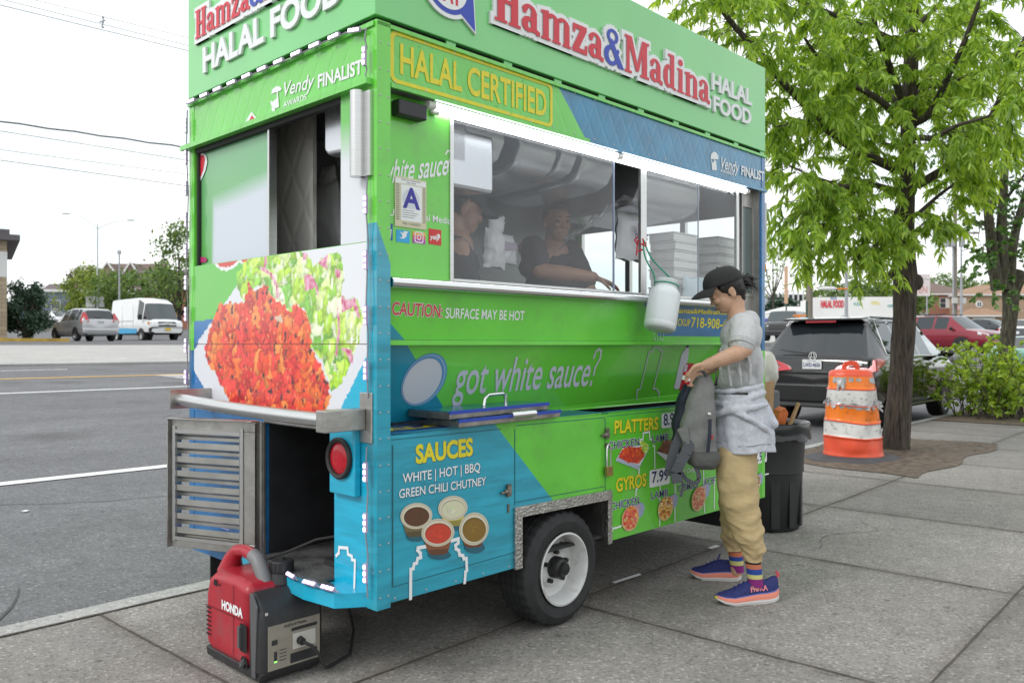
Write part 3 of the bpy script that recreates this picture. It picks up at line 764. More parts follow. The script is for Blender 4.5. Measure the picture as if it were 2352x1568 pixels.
for x0, x1, y, z in ((.29, 1.50, .012, 2.244), (1.53, 2.82, .012, 2.244), (.33, 2.70, .034, 2.236)):
 b = MB(); b.tube([(x0, y, z), (x1, y, z)], .0145, 12); o = b.build('lamp_tube', TUBE, cart, smooth=True)
 b = MB(); b.tube([(x0 - .03, y, z), (x0 + .005, y, z)], .017, 12); b.tube([(x1 - .005, y, z), (x1 + .03, y, z)], .017, 12); b.build('tube_cap', mat('white_plastic', (.65, .65, .62), .5), o)
# --- back of the cart
b = MB()
flat(b, BACK, rect(-WY, -.05, 2.285, 2.49), 0, 0); b.box(.0015, .012, .05, WY, 2.285, 2.49, 1)
b.box(-.035, .0, .012, 1.565, 2.262, 2.2845, 0); b.box(-.012, .0, -.0, WY, 2.478, 2.4955, 0)
b.build('rear_band', [G_BAND, DARK], cart)
def cgrid(mb, pl, u0, u1, v0, v1, nu, nv, fn, off=.0):
 for i in range(nu):
  for j in range(nv):
   a0, a1 = u0 + (u1 - u0) * i / nu, u0 + (u1 - u0) * (i + 1) / nu; c0, c1 = v0 + (v1 - v0) * j / nv, v0 + (v1 - v0) * (j + 1) / nv
   flat(mb, pl, rect(a0, a1, c0, c1), 0, off, 0, fn((a0 + a1) / 2, (c0 + c1) / 2))
mix = lambda a, b_, t: tuple(x + (y - x) * max(0, min(1, t)) for x, y in zip(a, b_))
gw, wh = (.12, .50, .07), (.66, .69, .73)
SRC = dict()
b = MB()
cgrid(b, BACK, -.224, -.05, 1.685, 2.262, 2, 60, lambda u, v: mix(wh, gw, (v - 2.0) / .16), 0); b.box(.0015, .03, .05, .224, 1.685, 2.262)
b.build('rear_strip', PCOL, cart)
b = MB()
def cup(u, v):
 e = mix((.16, .42, .20), (.10, .40, .08), (2.24 - v) / .5)
 k = (v < 2.02 - .05 * ((u + 1.13) / .3) ** 2 + .05 * (u + 1.13)); 
 edge = -1.36 + .03 * (v - 1.7)
 t = (u - edge) / .03; s_ = (2.045 + .10 * (u + 1.13) - v) / .09
 c_ = mix(e, (.55, .60, .67), min(max(0, min(1, t)), max(0, min(1, s_))))
 return mix(c_, (.50, .60, .70), .25 * noise.noise((u * 9, v * 5, 2)) if t > .5 and s_ > .5 else 0)
cgrid(b, Plane((.028, 0, 0), (0, -1, 0), (0, 0, 1)), -1.477, -.80, 1.685, 2.262, 44, 40, cup, 0)
b.box(.0295, .045, .80, 1.477, 1.685, 2.262)
b.build('rear_sliding_panel', PCOL, cart)
b = MB()
RS = Plane((.026, 0, 0), (0, -1, 0), (0, 0, 1))
pep = [(300, 640), (330, 620), (365, 612), (392, 640), (400, 690), (385, 760), (350, 840), (305, 900)]
flat(b, RS, pts_on(RS, 'c3', pep), 0, .002); flat(b, RS, pts_on(RS, 'c3', [(303, 660), (340, 635), (372, 632), (382, 670), (370, 750), (340, 830), (305, 865)]), 1, .003)
flat(b, RS, pts_on(RS, 'c3', [(335, 1500), (350, 1485), (385, 1488), (400, 1510), (390, 1530), (345, 1535)]), 2, .003)
flat(b, RS, pts_on(RS, 'c3', [(300, 1050), (318, 1100), (325, 1200), (318, 1270), (302, 1290)]), 0, .0025)
b.build('panel_decal', [WHITE, RED, mat('print_radish', (.42, .02, .14), .4)], cart)
b = MB()
b.box(.0, .03, 1.477, WY - .05, 1.685, 2.262, 0); b.box(.012, .03, 1.462, 1.477, 1.685, 2.262, 1); b.box(.004, .03, .224, 1.477, 2.240, 2.262, 1)
b.box(.012, .05, .785, .80, 1.685, 2.24, 2)
b.build('rear_window_frame', [G_WRAP, DARK, STEEL], cart)
b = MB(); b.box(.20, .22, .735, 1.45, 1.3, 2.44); b.build('quilted_partition', QUILT, cart)
for (y0, y1, z0, z1, x0) in ((.14, .50, 2.09, 2.34, .10), (.14, .40, 1.99, 2.23, .26)):
 b = MB(); b.prism([(x0, y1, z0 + .02), (x0, y1 - .03, z0), (x0, y0, z0 - .02), (x0, y0, z1), (x0, y1, z1)], (.5, 0, 0)); b.build('hood_body', HOOD, cart, bevel=.02)
b = MB(); b.tube([(-.028, .075, 1.925), (-.028, .075, 2.245)], .028, 14); b.box(-.02, -.004, .01, .07, 1.925, 2.24)
b.build('corner_hinge', STEEL, cart, smooth=True)
b = MB()
BK = lambda pts, k='c4': pts_on(BACK, k, pts)
flat(b, BACK, rect(-WY + .05, -.05, 1.302, 1.684), 0, 0); flat(b, BACK, rect(-WY + .05, -.05, .972, 1.2985), 1, 0)
b.box(.002, .02, .05, WY - .05, .972, 1.684, 2)
b.box(-.0005, .0015, .05, WY - .05, 1.2986, 1.3018, 3)
b.build('rear_lower_panel', [G_WRAP, B_WRAP, DARK, SEAM], cart)
rnd = random.Random(11); lay = [.0012]
food = [(330, 790), (395, 560), (440, 470), (620, 460), (650, 310), (700, 390), (765, 320), (830, 430), (900, 480), (960, 520), (1000, 455), (1060, 520), (1110, 620), (1110, 790), (1170, 890), (1250, 1080), (1250, 1200), (1190, 1290), (560, 1290), (520, 1200), (430, 1020), (345, 900)]
salad = [(560, 260), (660, 130), (780, 110), (900, 85), (1070, 90), (1130, 180), (1240, 100), (1330, 90), (1350, 260), (1330, 420), (1440, 430), (1500, 560), (1460, 750), (1410, 900), (1330, 1060), (1260, 1110), (1200, 900), (1110, 780), (1110, 620), (1060, 500), (960, 520), (860, 470), (760, 320), (690, 350), (620, 450), (580, 380)]
def inside(p, poly):
 x, y = p; c_ = False
 for (x0, y0), (x1, y1) in zip(poly, poly[1:] + poly[:1]):
  if (y0 > y) != (y1 > y) and x < (x1 - x0) * (y - y0) / (y1 - y0) + x0: c_ = not c_
 return c_
def blob(cx, cy, rx, ry, rot, n=8, jit=.3):
 o = []
 for i in range(n):
  a = 2 * PI * i / n; k = 1 + rnd.uniform(-jit, jit); x, y = rx * k * math.cos(a), ry * k * math.sin(a)
  o.append((cx + x * math.cos(rot) - y * math.sin(rot), cy + x * math.sin(rot) + y * math.cos(rot)))
 return o
PW, PGR, PBL, PCY = (.70, .72, .77), (.13, .52, .07), (.014, .16, .42), (.01, .42, .62)
RADISH = [[(730, 195), (770, 200), (830, 250), (870, 330), (880, 420), (860, 440), (855, 350), (815, 260), (750, 225)], [(1060, 260), (1110, 250), (1160, 330), (1170, 430), (1140, 350), (1070, 380)], [(1165, 165), (1235, 100), (1230, 215), (1200, 200)],
  [(1330, 400), (1380, 440), (1440, 420), (1475, 580), (1450, 560), (1420, 490), (1340, 535)], [(1300, 440), (1322, 560), (1325, 680), (1300, 860), (1290, 840), (1310, 650)], [(1330, 790), (1410, 800), (1425, 910), (1400, 900), (1380, 850)], [(1050, 90), (1085, 100), (1080, 140), (1055, 150)], [(1285, 210), (1330, 215), (1330, 280), (1300, 275)], [(770, 115), (790, 115), (780, 200), (765, 200)]]
BASE = [([(220, 620), (220, 180), (385, 172), (640, 150), (560, 350), (420, 560)], PGR), ([(1060, 60), (1600, -10), (1600, 540), (1520, 850), (1310, 1280), (1000, 1000), (560, 350), (640, 120)], (.72, .74, .78)), ([(1525, 840), (1560, 780), (1560, 1400), (1300, 1400), (1310, 1280)], PCY), ([(210, 607), (400, 575), (250, 800), (240, 900), (250, 960), (385, 1185), (420, 1400), (210, 1400)], PBL),
  ([(560, 345), (290, 730), (248, 830), (245, 930), (280, 1010), (385, 1180), (520, 1230), (590, 1400), (1180, 1400), (1300, 1290), (1530, 830), (1400, 700)], PW), ([(385, 150), (420, 205), (480, 228), (540, 210), (585, 165), (620, 190), (640, 215), (665, 190), (650, 100)], (.78, .78, .8)), ([(402, 150), (440, 195), (490, 200), (540, 185), (575, 152), (570, 100)], (.62, .05, .035)), ([(598, 150), (640, 178), (655, 100)], (.62, .05, .035))]
FC = [(.86, .10, .035), (.80, .055, .04), (.90, .17, .035), (.66, .03, .03), (.92, .27, .06), (.82, .075, .03), (.84, .06, .05)]
SC = [(.45, .72, .05), (.55, .80, .12), (.30, .62, .05), (.72, .88, .35), (.20, .50, .06), (.80, .90, .60), (.42, .70, .04)]
def cell(x, y, sx, sy, cols, z):
 """colour of one printed morsel: cell of a stretched mosaic, lit from above in the printed picture itself"""
 w_ = Vector((x / sx + .5 * noise.noise((x / 60, y / 60, z)), y / sy + .5 * noise.noise((x / 60, y / 60, z + 9)), z)); d_, p_ = noise.voronoi(w_)
 h = int(abs(math.sin(p_[0].x * 12.9 + p_[0].y * 78.2) * 43758)) % len(cols); c_ = cols[h]; e = min(1, (d_[1] - d_[0]) / .22)
 k = (.66 + .34 * e) * (1 + .42 * (p_[0].y - w_.y)) * (1 + .32 * noise.noise((x / 11, y / 26, z))); return tuple(max(0, min(.95, q * k)) for q in c_)
def platter(x, y):
 x += 7 * noise.noise((x / 22, y / 22, 5)); y += 9 * noise.noise((x / 22, y / 22, 8)); c_ = None; wob = (x + 16 * noise.noise((x / 30, y / 45, 1)), y + 26 * noise.noise((x / 28, y / 50, 2)))
 if inside(wob, food):
  k_ = noise.noise((x / 90, y / 120, 7)); c_ = cell(x, y, 42, 118, FC, 1.5) if k_ < .12 else cell(x, y, 70, 170, FC, 4.5); n_ = noise.noise((x / 26, y / 60, 3))
  if n_ > .36: c_ = mix(c_, (.07, .025, .03), (n_ - .36) * 7)
  h = noise.noise((x / 13, y / 30, 11))
  if h > .38: c_ = mix(c_, (.90, .45, .16), (h - .38) * 3)
  return mix(c_, (.66, .55, .40), .9) if inside(wob, [(845, 570), (890, 560), (915, 600), (880, 620)]) else c_
 if any(inside((x, y), q) for q in RADISH): return mix((.50, .025, .13), (.80, .45, .58), .6 + noise.noise((x / 18, y / 40, 4)))
 if inside(wob, salad):
  c_ = cell(x, y, 50, 150, SC, 2.5) if noise.noise((x / 80, y / 120, 3)) < .1 else cell(x, y, 95, 190, SC, 5.5); n_ = noise.noise((x / 20, y / 75, 6))
  return mix(c_, (.93, .96, .85), (n_ - .25) * 2.5) if n_ > .25 else c_
 for pg, q in BASE:
  if inside((x, y), pg): c_ = q
 return c_
b = MB(); a0, s0 = CROPS['c4'][:2], CROPS['c4'][2]
NU, NV = 236, 116; U0, U1, V0, V1 = -WY + .05, -.05, .974, 1.682
for i in range(NU):
 for j in range(NV):
  ua, ub, va, vb = U0 + (U1 - U0) * i / NU, U0 + (U1 - U0) * (i + 1) / NU, V0 + (V1 - V0) * j / NV, V0 + (V1 - V0) * (j + 1) / NV; acc = []
  for fu, fv in ((.25, .3), (.75, .7)):
   q = BACK.inv(ua + (ub - ua) * fu, va + (vb - va) * fv); acc.append(platter((q[0] * 1.632653 - a0[0]) / s0, (q[1] * 1.632653 - a0[1]) / s0))
  acc = [q for q in acc if q]
  if acc: flat(b, BACK, rect(ua, ub, va, vb), 0, .0012, 0, tuple(sum(q[k] for q in acc) / len(acc) for k in range(3)))
for i in range(1): flat(b, BACK, rect(U0, U1, 1.2985, 1.3018), 0, .0016, 0, (.12, .03, .02))
b.build('platter_print', PCOL, cart)
b = MB()
b.box(-.004, .02, .0505, .262, .315, .9715, 0); b.box(.0, .02, .80, WY - .05, .38, .9715, 1)
b.box(-.006, .02, .262, .80, .9605, .9715, 2); b.box(-.008, -.0005, .79, .86, .38, .9604, 2)
b.build('rear_bottom_panel', [C_WRAP, B_WRAP, STEELD], cart)
b = MB(); lk = mat('locker_black', (.022, .022, .024), .45, var=.3, vscale=8)
b.box(.02, .62, .79, .80, .385, .962, 0); b.box(.02, .62, .25, .262, .385, .962, 0); b.box(.62, .63, .25, .80, .385, .962, 0); b.box(.0, .62, .262, .79, .955, .9604, 0)
b.build('locker', lk, cart)
TREAD = mat('tread_plate', (.20, .20, .20), .55, .8, var=.35, vscale=12, bump=.5, bscale=70)
b = MB(); b.box(-.05, .62, .262, .79, .378, .3845); b.box(-.075, -.05, .20, .80, .372, .3845); b.build('locker_floor', TREAD, cart)
b = MB()
lp = [(-.004, .05), (-.10, .12), (-.12, .30), (-.06, .9), (-.06, 1.5), (.0, 1.53)]
for (xa, ya), (xb, yb) in zip(lp, lp[1:]):
 mi = 0 if ya < .9 else 1
 b.hexa([(0, ya, .318), (xa, ya, .318), (xb, yb, .318), (0.001, yb, .318), (0, ya, .372), (xa, ya, .372), (xb, yb, .372), (0.001, yb, .372)], mi)
b.build('rear_step', [C_WRAP, B_WRAP], cart)
b = MB(); b.box(-.035, -.0045, .085, .252, .725, .99); o = b.build('lamp_box', C_WRAP, cart, bevel=.006)
MX = Matrix.Translation((-.035, .175, .865)) @ Matrix.Rotation(R(-90), 4, 'Y')
b = MB(); b.lathe([(.060, .0), (.079, .0), (.080, .012), (.074, .018), (.062, .014), (.060, .004)], 32, MX, 0, False); b.build('lamp_bezel', mat('rubber_black', (.015, .015, .016), .6), o, smooth=True)
b = MB(); b.lathe([(.001, .014), (.03, .013), (.055, .009), (.062, .004), (.062, 0)], 32, MX); b.build('lamp_lens', mat('red_lens', (.45, .008, .02), .18, var=.15, vscale=60), o, smooth=True)
b = MB(); n = 16
b.tube([(-.155 - .035 * math.sin(PI * i / n), .10 + 1.20 * i / n, 1.022 + .022 * i / n) for i in range(n + 1)], .027, 16)
o = b.build('bumper_rail', STEEL, cart, smooth=True)
b = MB(); b.box(-.19, -.012, .045, .105, .98, 1.06); b.box(-.0125, -.0045, .01, .085, .93, 1.12); b.build('rail_bracket', STEELD, o, bevel=.004)
b = MB(); b.box(-.20, -.0, 1.296, 1.306, 1.0, 1.09); b.build('rail_bracket', STEELD, o)
hd = Vector((.0, .805, 0)); ang = R(22)
du = Vector((-math.sin(ang), math.cos(ang), 0)); dn = Vector((-math.cos(ang), -math.sin(ang), 0))
DW, z0, z1 = .468, .385, .962
LO = hd + Vector((-.02, 0, 0))
def dp(u, n_, z): return LO + du * u + dn * n_ + Vector((0, 0, z))
b = MB()
def dbox(mb, u0, u1, n0, n1, za, zb, mi=0):
 mb.hexa([dp(u0, n0, za), dp(u1, n0, za), dp(u1, n1, za), dp(u0, n1, za), dp(u0, n0, zb), dp(u1, n0, zb), dp(u1, n1, zb), dp(u0, n1, zb)], mi)
dbox(b, 0, DW, -.0, .035, z1 - .045, z1); dbox(b, 0, DW, 0, .035, z0, z0 + .045); dbox(b, 0, .085, 0, .035, z0 + .0452, z1 - .0452); dbox(b, DW - .03, DW, 0, .035, z0 + .0452, z1 - .0452)
dbox(b, -.0, DW, .0, .06, z1, z1 + .006); dbox(b, DW, DW + .006, .0, .055, z0, z1)
o = b.build('louvred_door', STEELD, cart, bevel=.003)
b = MB(); ns = 8
for i in range(ns):
 zc = z0 + .075 + (z1 - z0 - .13) * i / (ns - 1)
 b.add([dp(.085, .034, zc + .016), dp(DW - .03, .034, zc + .016), dp(DW - .03, .034, zc - .010), dp(.085, .034, zc - .010), dp(.085, .002, zc - .026), dp(DW - .03, .002, zc - .026), dp(.085, .002, zc - .040), dp(DW - .03, .002, zc - .040)], [(0, 1, 2, 3), (3, 2, 5, 4), (4, 5, 7, 6)])
b.build('louvre_slats', mat('slat_steel', (.55, .54, .51), .35, 1., var=.12, vscale=10), o)
b = MB(); dbox(b, .06, .075, .036, .04, z0 + .03, z1 - .03); dbox(b, DW - .03, DW - .015, .036, .042, z0 + .03, z1 - .03); dbox(b, .075, DW - .03, .036, .042, z1 - .06, z1 - .045); dbox(b, .075, DW - .03, .036, .042, z0 + .035, z0 + .05)
b.build('louvre_frame', STEEL, o)
b = MB(); b.tube([TL(0, 0, 0) * 0 + Vector((-.02, .80, z)) for z in (z0, z1)], .008, 8); b.build('door_hinge', STEELD, o)
def tyre(mb, rad, rin, wd, n=96):
 prof = [(rin, 0.008), (rin + .012, .0), (rin + (rad - rin) * .55, -.006), (rad - .022, .004), (rad - .005, .016), (rad, .03), (rad, wd * .30), (rad - .008, wd * .315), (rad - .008, wd * .345), (rad, wd * .36), (rad, wd * .48), (rad - .008, wd * .495), (rad - .008, wd * .525), (rad, wd * .54), (rad, wd * .66), (rad - .008, wd * .675), (rad - .008, wd * .705), (rad, wd * .72), (rad, wd - .03), (rad - .005, wd - .016), (rad - .03, wd), (rin, wd)]
 k = len(prof); vs_ = []
 for i, (r, y) in enumerate(prof):
  for j in range(n):
   rr = r - (.007 if (j % 3 == 0 and r > rad - .009 and (y > wd * .02)) else 0)
   a = 2 * PI * j / n; vs_.append((rr * math.cos(a), y, rr * math.sin(a)))
 mb.add(vs_, [(i * n + j, (i + 1) * n + j, (i + 1) * n + (j + 1) % n, i * n + (j + 1) % n) for i in range(k - 1) for j in range(n)])
RUB = mat('tyre_rubber', (.022, .022, .023), .75, var=.25, vscale=20)
WC = Vector((1.062, -.012, .263))
def cart_wheel(yo, flip=1):
 h = bpy.data.objects.new('wheel', None)
 b = MB(); tyre(b, .262, .165, .19); b.v = [(WC.x + x, yo + flip * y, WC.z + z) for x, y, z in b.v]; o = b.build('wheel', RUB, cart, smooth=True, ang=28)
 M = Matrix.Translation((WC.x, yo, WC.z)) @ Matrix.Rotation(R(90), 4, 'X')   # z -> -y (outwards)
 b = MB(); b.lathe([(.166, .002), (.168, .008), (.160, .010), (.150, -.004), (.143, -.05), (.138, -.075), (.125, -.082), (.10, -.080), (.085, -.062), (.06, -.058), (.03, -.058)], 48, M, 0, False)
 b.build('rim', mat('rim_white', (.58, .58, .57), .4, var=.08, vscale=14, dirt=((.2, .13, .08), .7, 9)), o, smooth=True)
 b = MB(); b.lathe([(.052, -.07), (.050, -.03), (.042, -.012), (.03, -.006), (.028, .012), (.001, .014)], 24, M, 0, False)
 for k in range(5):
  a = 2 * PI * k / 5 + .3; c_ = M @ Vector((.070 * math.cos(a), .070 * math.sin(a), -.058)); b.tube([c_, c_ + Vector((0, -.022, 0))], .011, 8)
 for k in range(4):
  a = 2 * PI * k / 4 + .9; c_ = M @ Vector((.112 * math.cos(a), .112 * math.sin(a), -.0795)); b.tube([c_, c_ + Vector((0, -.002, 0))], .014, 12)
 b.build('hub', mat('hub_black', (.012, .012, .013), .45), o, smooth=True)
 for ob in (h,): bpy.data.objects.remove(ob)
cart_wheel(WC.y); cart_wheel(1.545, -1)
def plate_mat(name):
 m = mat(name, (.47, .46, .44), .42, 1., var=.15, vscale=16); t = m.node_tree; p = t.nodes['Principled BSDF']
 v_ = t.nodes.new('ShaderNodeTexVoronoi'); v_.inputs['Scale'].default_value = 85; tcn = t.nodes.new('ShaderNodeTexCoord'); t.links.new(tcn.outputs['Object'], v_.inputs['Vector'])
 bp = t.nodes.new('ShaderNodeBump'); bp.inputs['Strength'].default_value = .4; bp.inputs['Distance'].default_value = .008; t.links.new(v_.outputs['Distance'], bp.inputs['Height']); t.links.new(bp.outputs[0], p.inputs['Normal'])
 return m
PLATE = plate_mat('diamond_plate')
b = MB()
b.hexa([(.735, -.016, .545), (1.428, -.016, .535), (1.428, -.001, .535), (.735, -.001, .545), (.735, -.016, .592), (1.428, -.016, .582), (1.428, -.001, .582), (.735, -.001, .592)])
b.box(.735, .78, -.016, -.001, .322, .5448); b.box(1.395, 1.428, -.016, -.001, .318, .535)
b.box(.7485, .752, -.0008, .25, .322, .545); b.box(1.408, 1.4115, -.0008, .25, .318, .545); b.box(.7525, 1.4075, -.0008, .25, .549, .5525)
b.build('wheel_arch_trim', PLATE, cart, bevel=.004)
b = MB(); b.box(.7525, 1.4075, .26, .27, .34, .549); b.build('wheel_well', BLACK, cart)
for u, z, n_ in ((.70, .665, 1), (1.395, .855, 1)):
 b = MB(); b.tube([(u - .05, -.012, z), (u, -.012, z)], .006); b.box(u - .012, u + .012, -.014, -.0015, z - .02, z + .032); b.ball((u - .02, -.014, z + .002), .012)
 b.build('door_latch', mat('latch_steel', (.25, .22, .19), .5, .9, var=.3, vscale=40), cart)
b = MB(); b.box(.697, .708, -.006, -.0015, .575, .61); b.build('door_hasp', MATS['latch_steel'], cart)
b = MB(); b.box(1.383, 1.398, -.008, -.0015, .79, .815); b.build('door_hasp', MATS['latch_steel'], cart)
# ------------------------------------------------------------------ lettering and printed pictures on the cart
def arc(cx, cy, rx, ry, a0, a1, w0, w1, n=9):
 """quads of a stroke along an ellipse arc, width w0 -> w1 -> w0 through the middle when w1 is a pair"""
 q = []
 for i in range(n):
  P = []
  for f in (i / n, (i + 1) / n):
   a = R(a0 + (a1 - a0) * f); w_ = w0 + (w1 - w0) * math.sin(PI * f) if True else w0
   c_, s_ = math.cos(a), math.sin(a); P.append(((cx + (rx - w_ / 2) * c_, cy + (ry - w_ / 2 * .8) * s_), (cx + (rx + w_ / 2) * c_, cy + (ry + w_ / 2 * .8) * s_)))
  q.append([P[0][0], P[0][1], P[1][1], P[1][0]])
 return q
def rc_(x0, x1, y0, y1): return [[(x0, y0), (x1, y0), (x1, y1), (x0, y1)]]
GL = {
 'H': (.66, rc_(.07, .25, 0, 1) + rc_(.41, .59, 0, 1) + rc_(0, .31, 0, .07) + rc_(.35, .66, 0, .07) + rc_(0, .31, .93, 1) + rc_(.35, .66, .93, 1) + rc_(.25, .41, .46, .55)),
 'a': (.50, rc_(.25, .41, .04, .50) + [[(.36, .12), (.40, 0), (.49, 0), (.50, .10), (.41, .14)]] + arc(.21, .50, .125, .135, -5, 175, .16, .10) + arc(.20, .20, .115, .135, 20, 340, .06, .17) + [[(.03, .44), (.13, .44), (.13, .56), (.05, .56)]]),
 'm': (.88, rc_(.06, .22, 0, .62) + rc_(.36, .52, 0, .55) + rc_(.66, .82, 0, .55) + rc_(.01, .27, 0, .06) + rc_(.32, .56, 0, .06) + rc_(.62, .87, 0, .06) + [[(0, .62), (.22, .60), (.22, .72), (.0, .68)]] + arc(.325, .52, .115, .12, 0, 160, .15, .10) + arc(.625, .52, .115, .12, 0, 160, .15, .10)),
 'z': (.47, rc_(.02, .44, .58, .70) + rc_(.01, .46, 0, .12) + [[(.01, .10), (.20, .10), (.44, .60), (.25, .60)]] + rc_(.02, .09, .48, .60) + rc_(.39, .46, .10, .24)),
 '&': (.66, arc(.27, .78, .145, .155, 0, 360, .10, .10, 16) + arc(.23, .27, .175, .215, 40, 330, .11, .15, 14) + [[(.10, .70), (.26, .70), (.66, 0), (.46, 0)]] + [[(.34, .36), (.42, .28), (.50, .44), (.44, .50)]]),
 'M': (.88, rc_(.06, .17, 0, 1) + rc_(.62, .80, 0, 1) + [[(.07, 1), (.25, 1), (.50, .16), (.40, .10)]] + [[(.40, .10), (.50, .12), (.72, 1), (.62, 1)]] + rc_(0, .25, 0, .07) + rc_(.55, .88, 0, .07) + rc_(0, .20, .93, 1) + rc_(.66, .88, .93, 1)),
 'd': (.52, rc_(.27, .43, .04, 1) + rc_(.19, .43, .93, 1) + rc_(.40, .50, 0, .07) + arc(.21, .35, .125, .29, 40, 320, .07, .18)),
 'i': (.30, rc_(.07, .23, 0, .70) + rc_(.01, .29, 0, .06) + rc_(.01, .20, .64, .70) + [[(.15 + .095 * math.cos(2 * PI * i / 12), .88 + .095 * math.sin(2 * PI * i / 12)) for i in range(12)]]),
 'n': (.58, rc_(.06, .22, 0, .62) + rc_(.37, .53, 0, .55) + rc_(.01, .27, 0, .06) + rc_(.32, .58, 0, .06) + [[(0, .62), (.22, .60), (.22, .72), (0, .68)]] + arc(.33, .52, .12, .12, 0, 160, .15, .10)),
}
def grow(poly, d):
 a = sum(p[0] * q[1] - q[0] * p[1] for p, q in zip(poly, poly[1:] + poly[:1]))
 if a < 0: poly = poly[::-1]
 n = len(poly); out = []
 for i in range(n):
  p0, p1, p2 = Vector(poly[i - 1]), Vector(poly[i]), Vector(poly[(i + 1) % n])
  e1 = (p1 - p0); e2 = (p2 - p1)
  if e1.length < 1e-6 or e2.length < 1e-6: out.append(tuple(p1)); continue
  e1.normalize(); e2.normalize()
  n1, n2 = Vector((e1.y, -e1.x)), Vector((e2.y, -e2.x)); m = n1 + n2
  if m.length < 1e-6: out.append(tuple(p1 + n1 * d)); continue
  m.normalize(); k = d / max(.7, m.dot(n1)); out.append(tuple(p1 + m * k))
 return out
ADV = {'&': .62}
def serif_line(pl, s, u0, u1, v0, h, red, white, rise=0., bshift=0.):
 """raised shop lettering: white backing board under red and blue faces"""
 tot = sum(GL[c][0] + .02 for c in s); sx = (u1 - u0) / tot
 x = 0; k = 0
 for c in s:
  for pg in GL[c][1]:
   f = lambda p: (u0 + (x + p[0]) * sx, v0 + p[1] * h)
   uv = [f(p) for p in pg]
   flat(white, pl, grow(uv, .020), 0, .0005, .012 + k * 4e-5)
   flat(red, pl, uv, 1 if c == '&' else 0, .0035 + .0142 + k * 3e-5)
   k += 1
  x += GL[c][0] + .02
RM = [RED, ROYAL]
br_, bw_, rr_, rw_ = MB(), MB(), MB(), MB()
p0 = SIDE.px(*cr('c2', 690, 112)); p1 = SIDE.px(*cr('c2', 1955, 632)); pm = SIDE.px(*cr('c2', 1475, 212)); pmb = SIDE.px(*cr('c2', 1478, 430))
SIGN_V = (p0[1] + p1[1]) / 2; SIGN_H = pm[1] - pmb[1]
serif_line(SIDE, 'Hamza&Madina', p0[0], p1[0], SIGN_V, SIGN_H, br_, bw_)
q0 = BACK.px(*cr('c1', 395, 405)); q1 = BACK.px(*cr('c1', 940, 145))
frac = sum(GL[c][0] + .02 for c in 'Hamza') / sum(GL[c][0] + .02 for c in 'Hamza&Madina')
qe = min(-.06, q0[0] + (q1[0] - q0[0]) / frac)
BK9 = Plane((-.0085, 0, 0), (0, -1, 0), (0, 0, 1)); SD9 = Plane((0, -.0085, 0), (1, 0, 0), (0, 0, 1))
hb = BACK.px(*cr('c1', 395, 130))[1] - q0[1]
serif_line(BK9, 'Hamza&Madina', q0[0], q0[0] + (q1[0] - q0[0]) / frac if (q0[0] + (q1[0] - q0[0]) / frac) < -.03 else -.05, q0[1], hb, rr_, rw_)
bw_.v = [(x, y - .008, z) if y <= 0 and x > 0 else (x, y, z) for x, y, z in bw_.v]; br_.v = [(x, y - .008, z) if y <= 0 and x > 0 else (x, y, z) for x, y, z in br_.v]
bw = MB(); LW = bw_
text_px(LW, SD9, 'c2', 'HALAL', (1985, 527), (2215, 622), (1983, 432), 0, bold=.030, ext=.012, off=.001)
text_px(LW, SD9, 'c2', 'FOOD', (1993, 655), (2210, 735), (1992, 565), 0, bold=.030, ext=.012, off=.001)
text_px(rw_, BK9, 'c1', 'HALAL FOOD', (448, 714), (1800, 12), (452, 478), 0, bold=.034, ext=.012, off=.001)
bc = SIDE.px(*cr('c2', 425, -60)); bl_ = SIDE.px(*cr('c2', 285, -10)); bq = SIDE.px(*cr('c2', 420, 112)); tip = SIDE.px(*cr('c2', 580, 197))
rx, ry = (bc[0] - bl_[0]) * 1.12, bc[1] - bq[1]
tail = [SIDE.px(*cr('c2', 470, 60)), tip, SIDE.px(*cr('c2', 568, -10))]
flat(LW, SD9, ell(bc[0], bc[1], rx, ry, 40), 0, .0005, .010); flat(LW, SD9, grow([tuple(p) for p in tail], .008), 0, .0005, .0104)
rx2, ry2 = rx * .86, ry * .86
flat(br_, SD9, ell(bc[0], bc[1], rx2, ry2, 40), 1, .0115); tl2 = [tuple(p) for p in tail]; flat(br_, SD9, tl2, 1, .0117)
flat(LW, SD9, ell(bc[0], bc[1], rx * .70, ry * .70, 40), 0, .012, .0008)
text(br_, SD9, 'EAT', (bc[0] - rx * .45, bc[1] - ry * .46), (bc[0] + rx * .45, bc[1] - ry * .46), ry * .7, 0, bold=.04, off=.0135)
LW.build('sign_lettering_backing', WHITE, cart); rw_.build('sign_lettering_backing', WHITE, cart); rr_.build('sign_lettering', RM, cart)
br_.build('sign_lettering', RM, cart)
def poly_line(mb, pl, k, pts, wd, mi, off=.003):
 P = pts_on(pl, k, pts)
 for i, (a, b_) in enumerate(zip(P, P[1:])):
  d = (b_ - a); 
  if d.length < 1e-5: continue
  d.normalize(); n_ = Vector((-d.y, d.x)) * wd / 2; e = d * wd * .45
  flat(mb, pl, [tuple(a - n_ - e), tuple(b_ - n_ + e), tuple(b_ + n_ + e), tuple(a + n_ - e)], mi, off + i * 2e-5)
b = MB()
c0, c1 = SIDE.px(*cr('c2', 97, 258)), SIDE.px(*cr('c2', 1052, 662))
v0, v1, u0, u1 = 2.287, 2.484, c0[0], c1[0]
o1, o2 = rrect(u0, u1, v0, v1, .03), rrect(u0 + .017, u1 - .017, v0 + .015, v1 - .015, .02)
for i in range(len(o1)):
 j = (i + 1) % len(o1); flat(b, SIDE, [o1[i], o1[j], o2[j], o2[i]], 0, .0022)
text(b, SIDE, 'HALAL CERTIFIED', (u0 + .05, v0 + .043), (u1 - .045, v0 + .043), .112, 0, bold=.022, off=.0024)
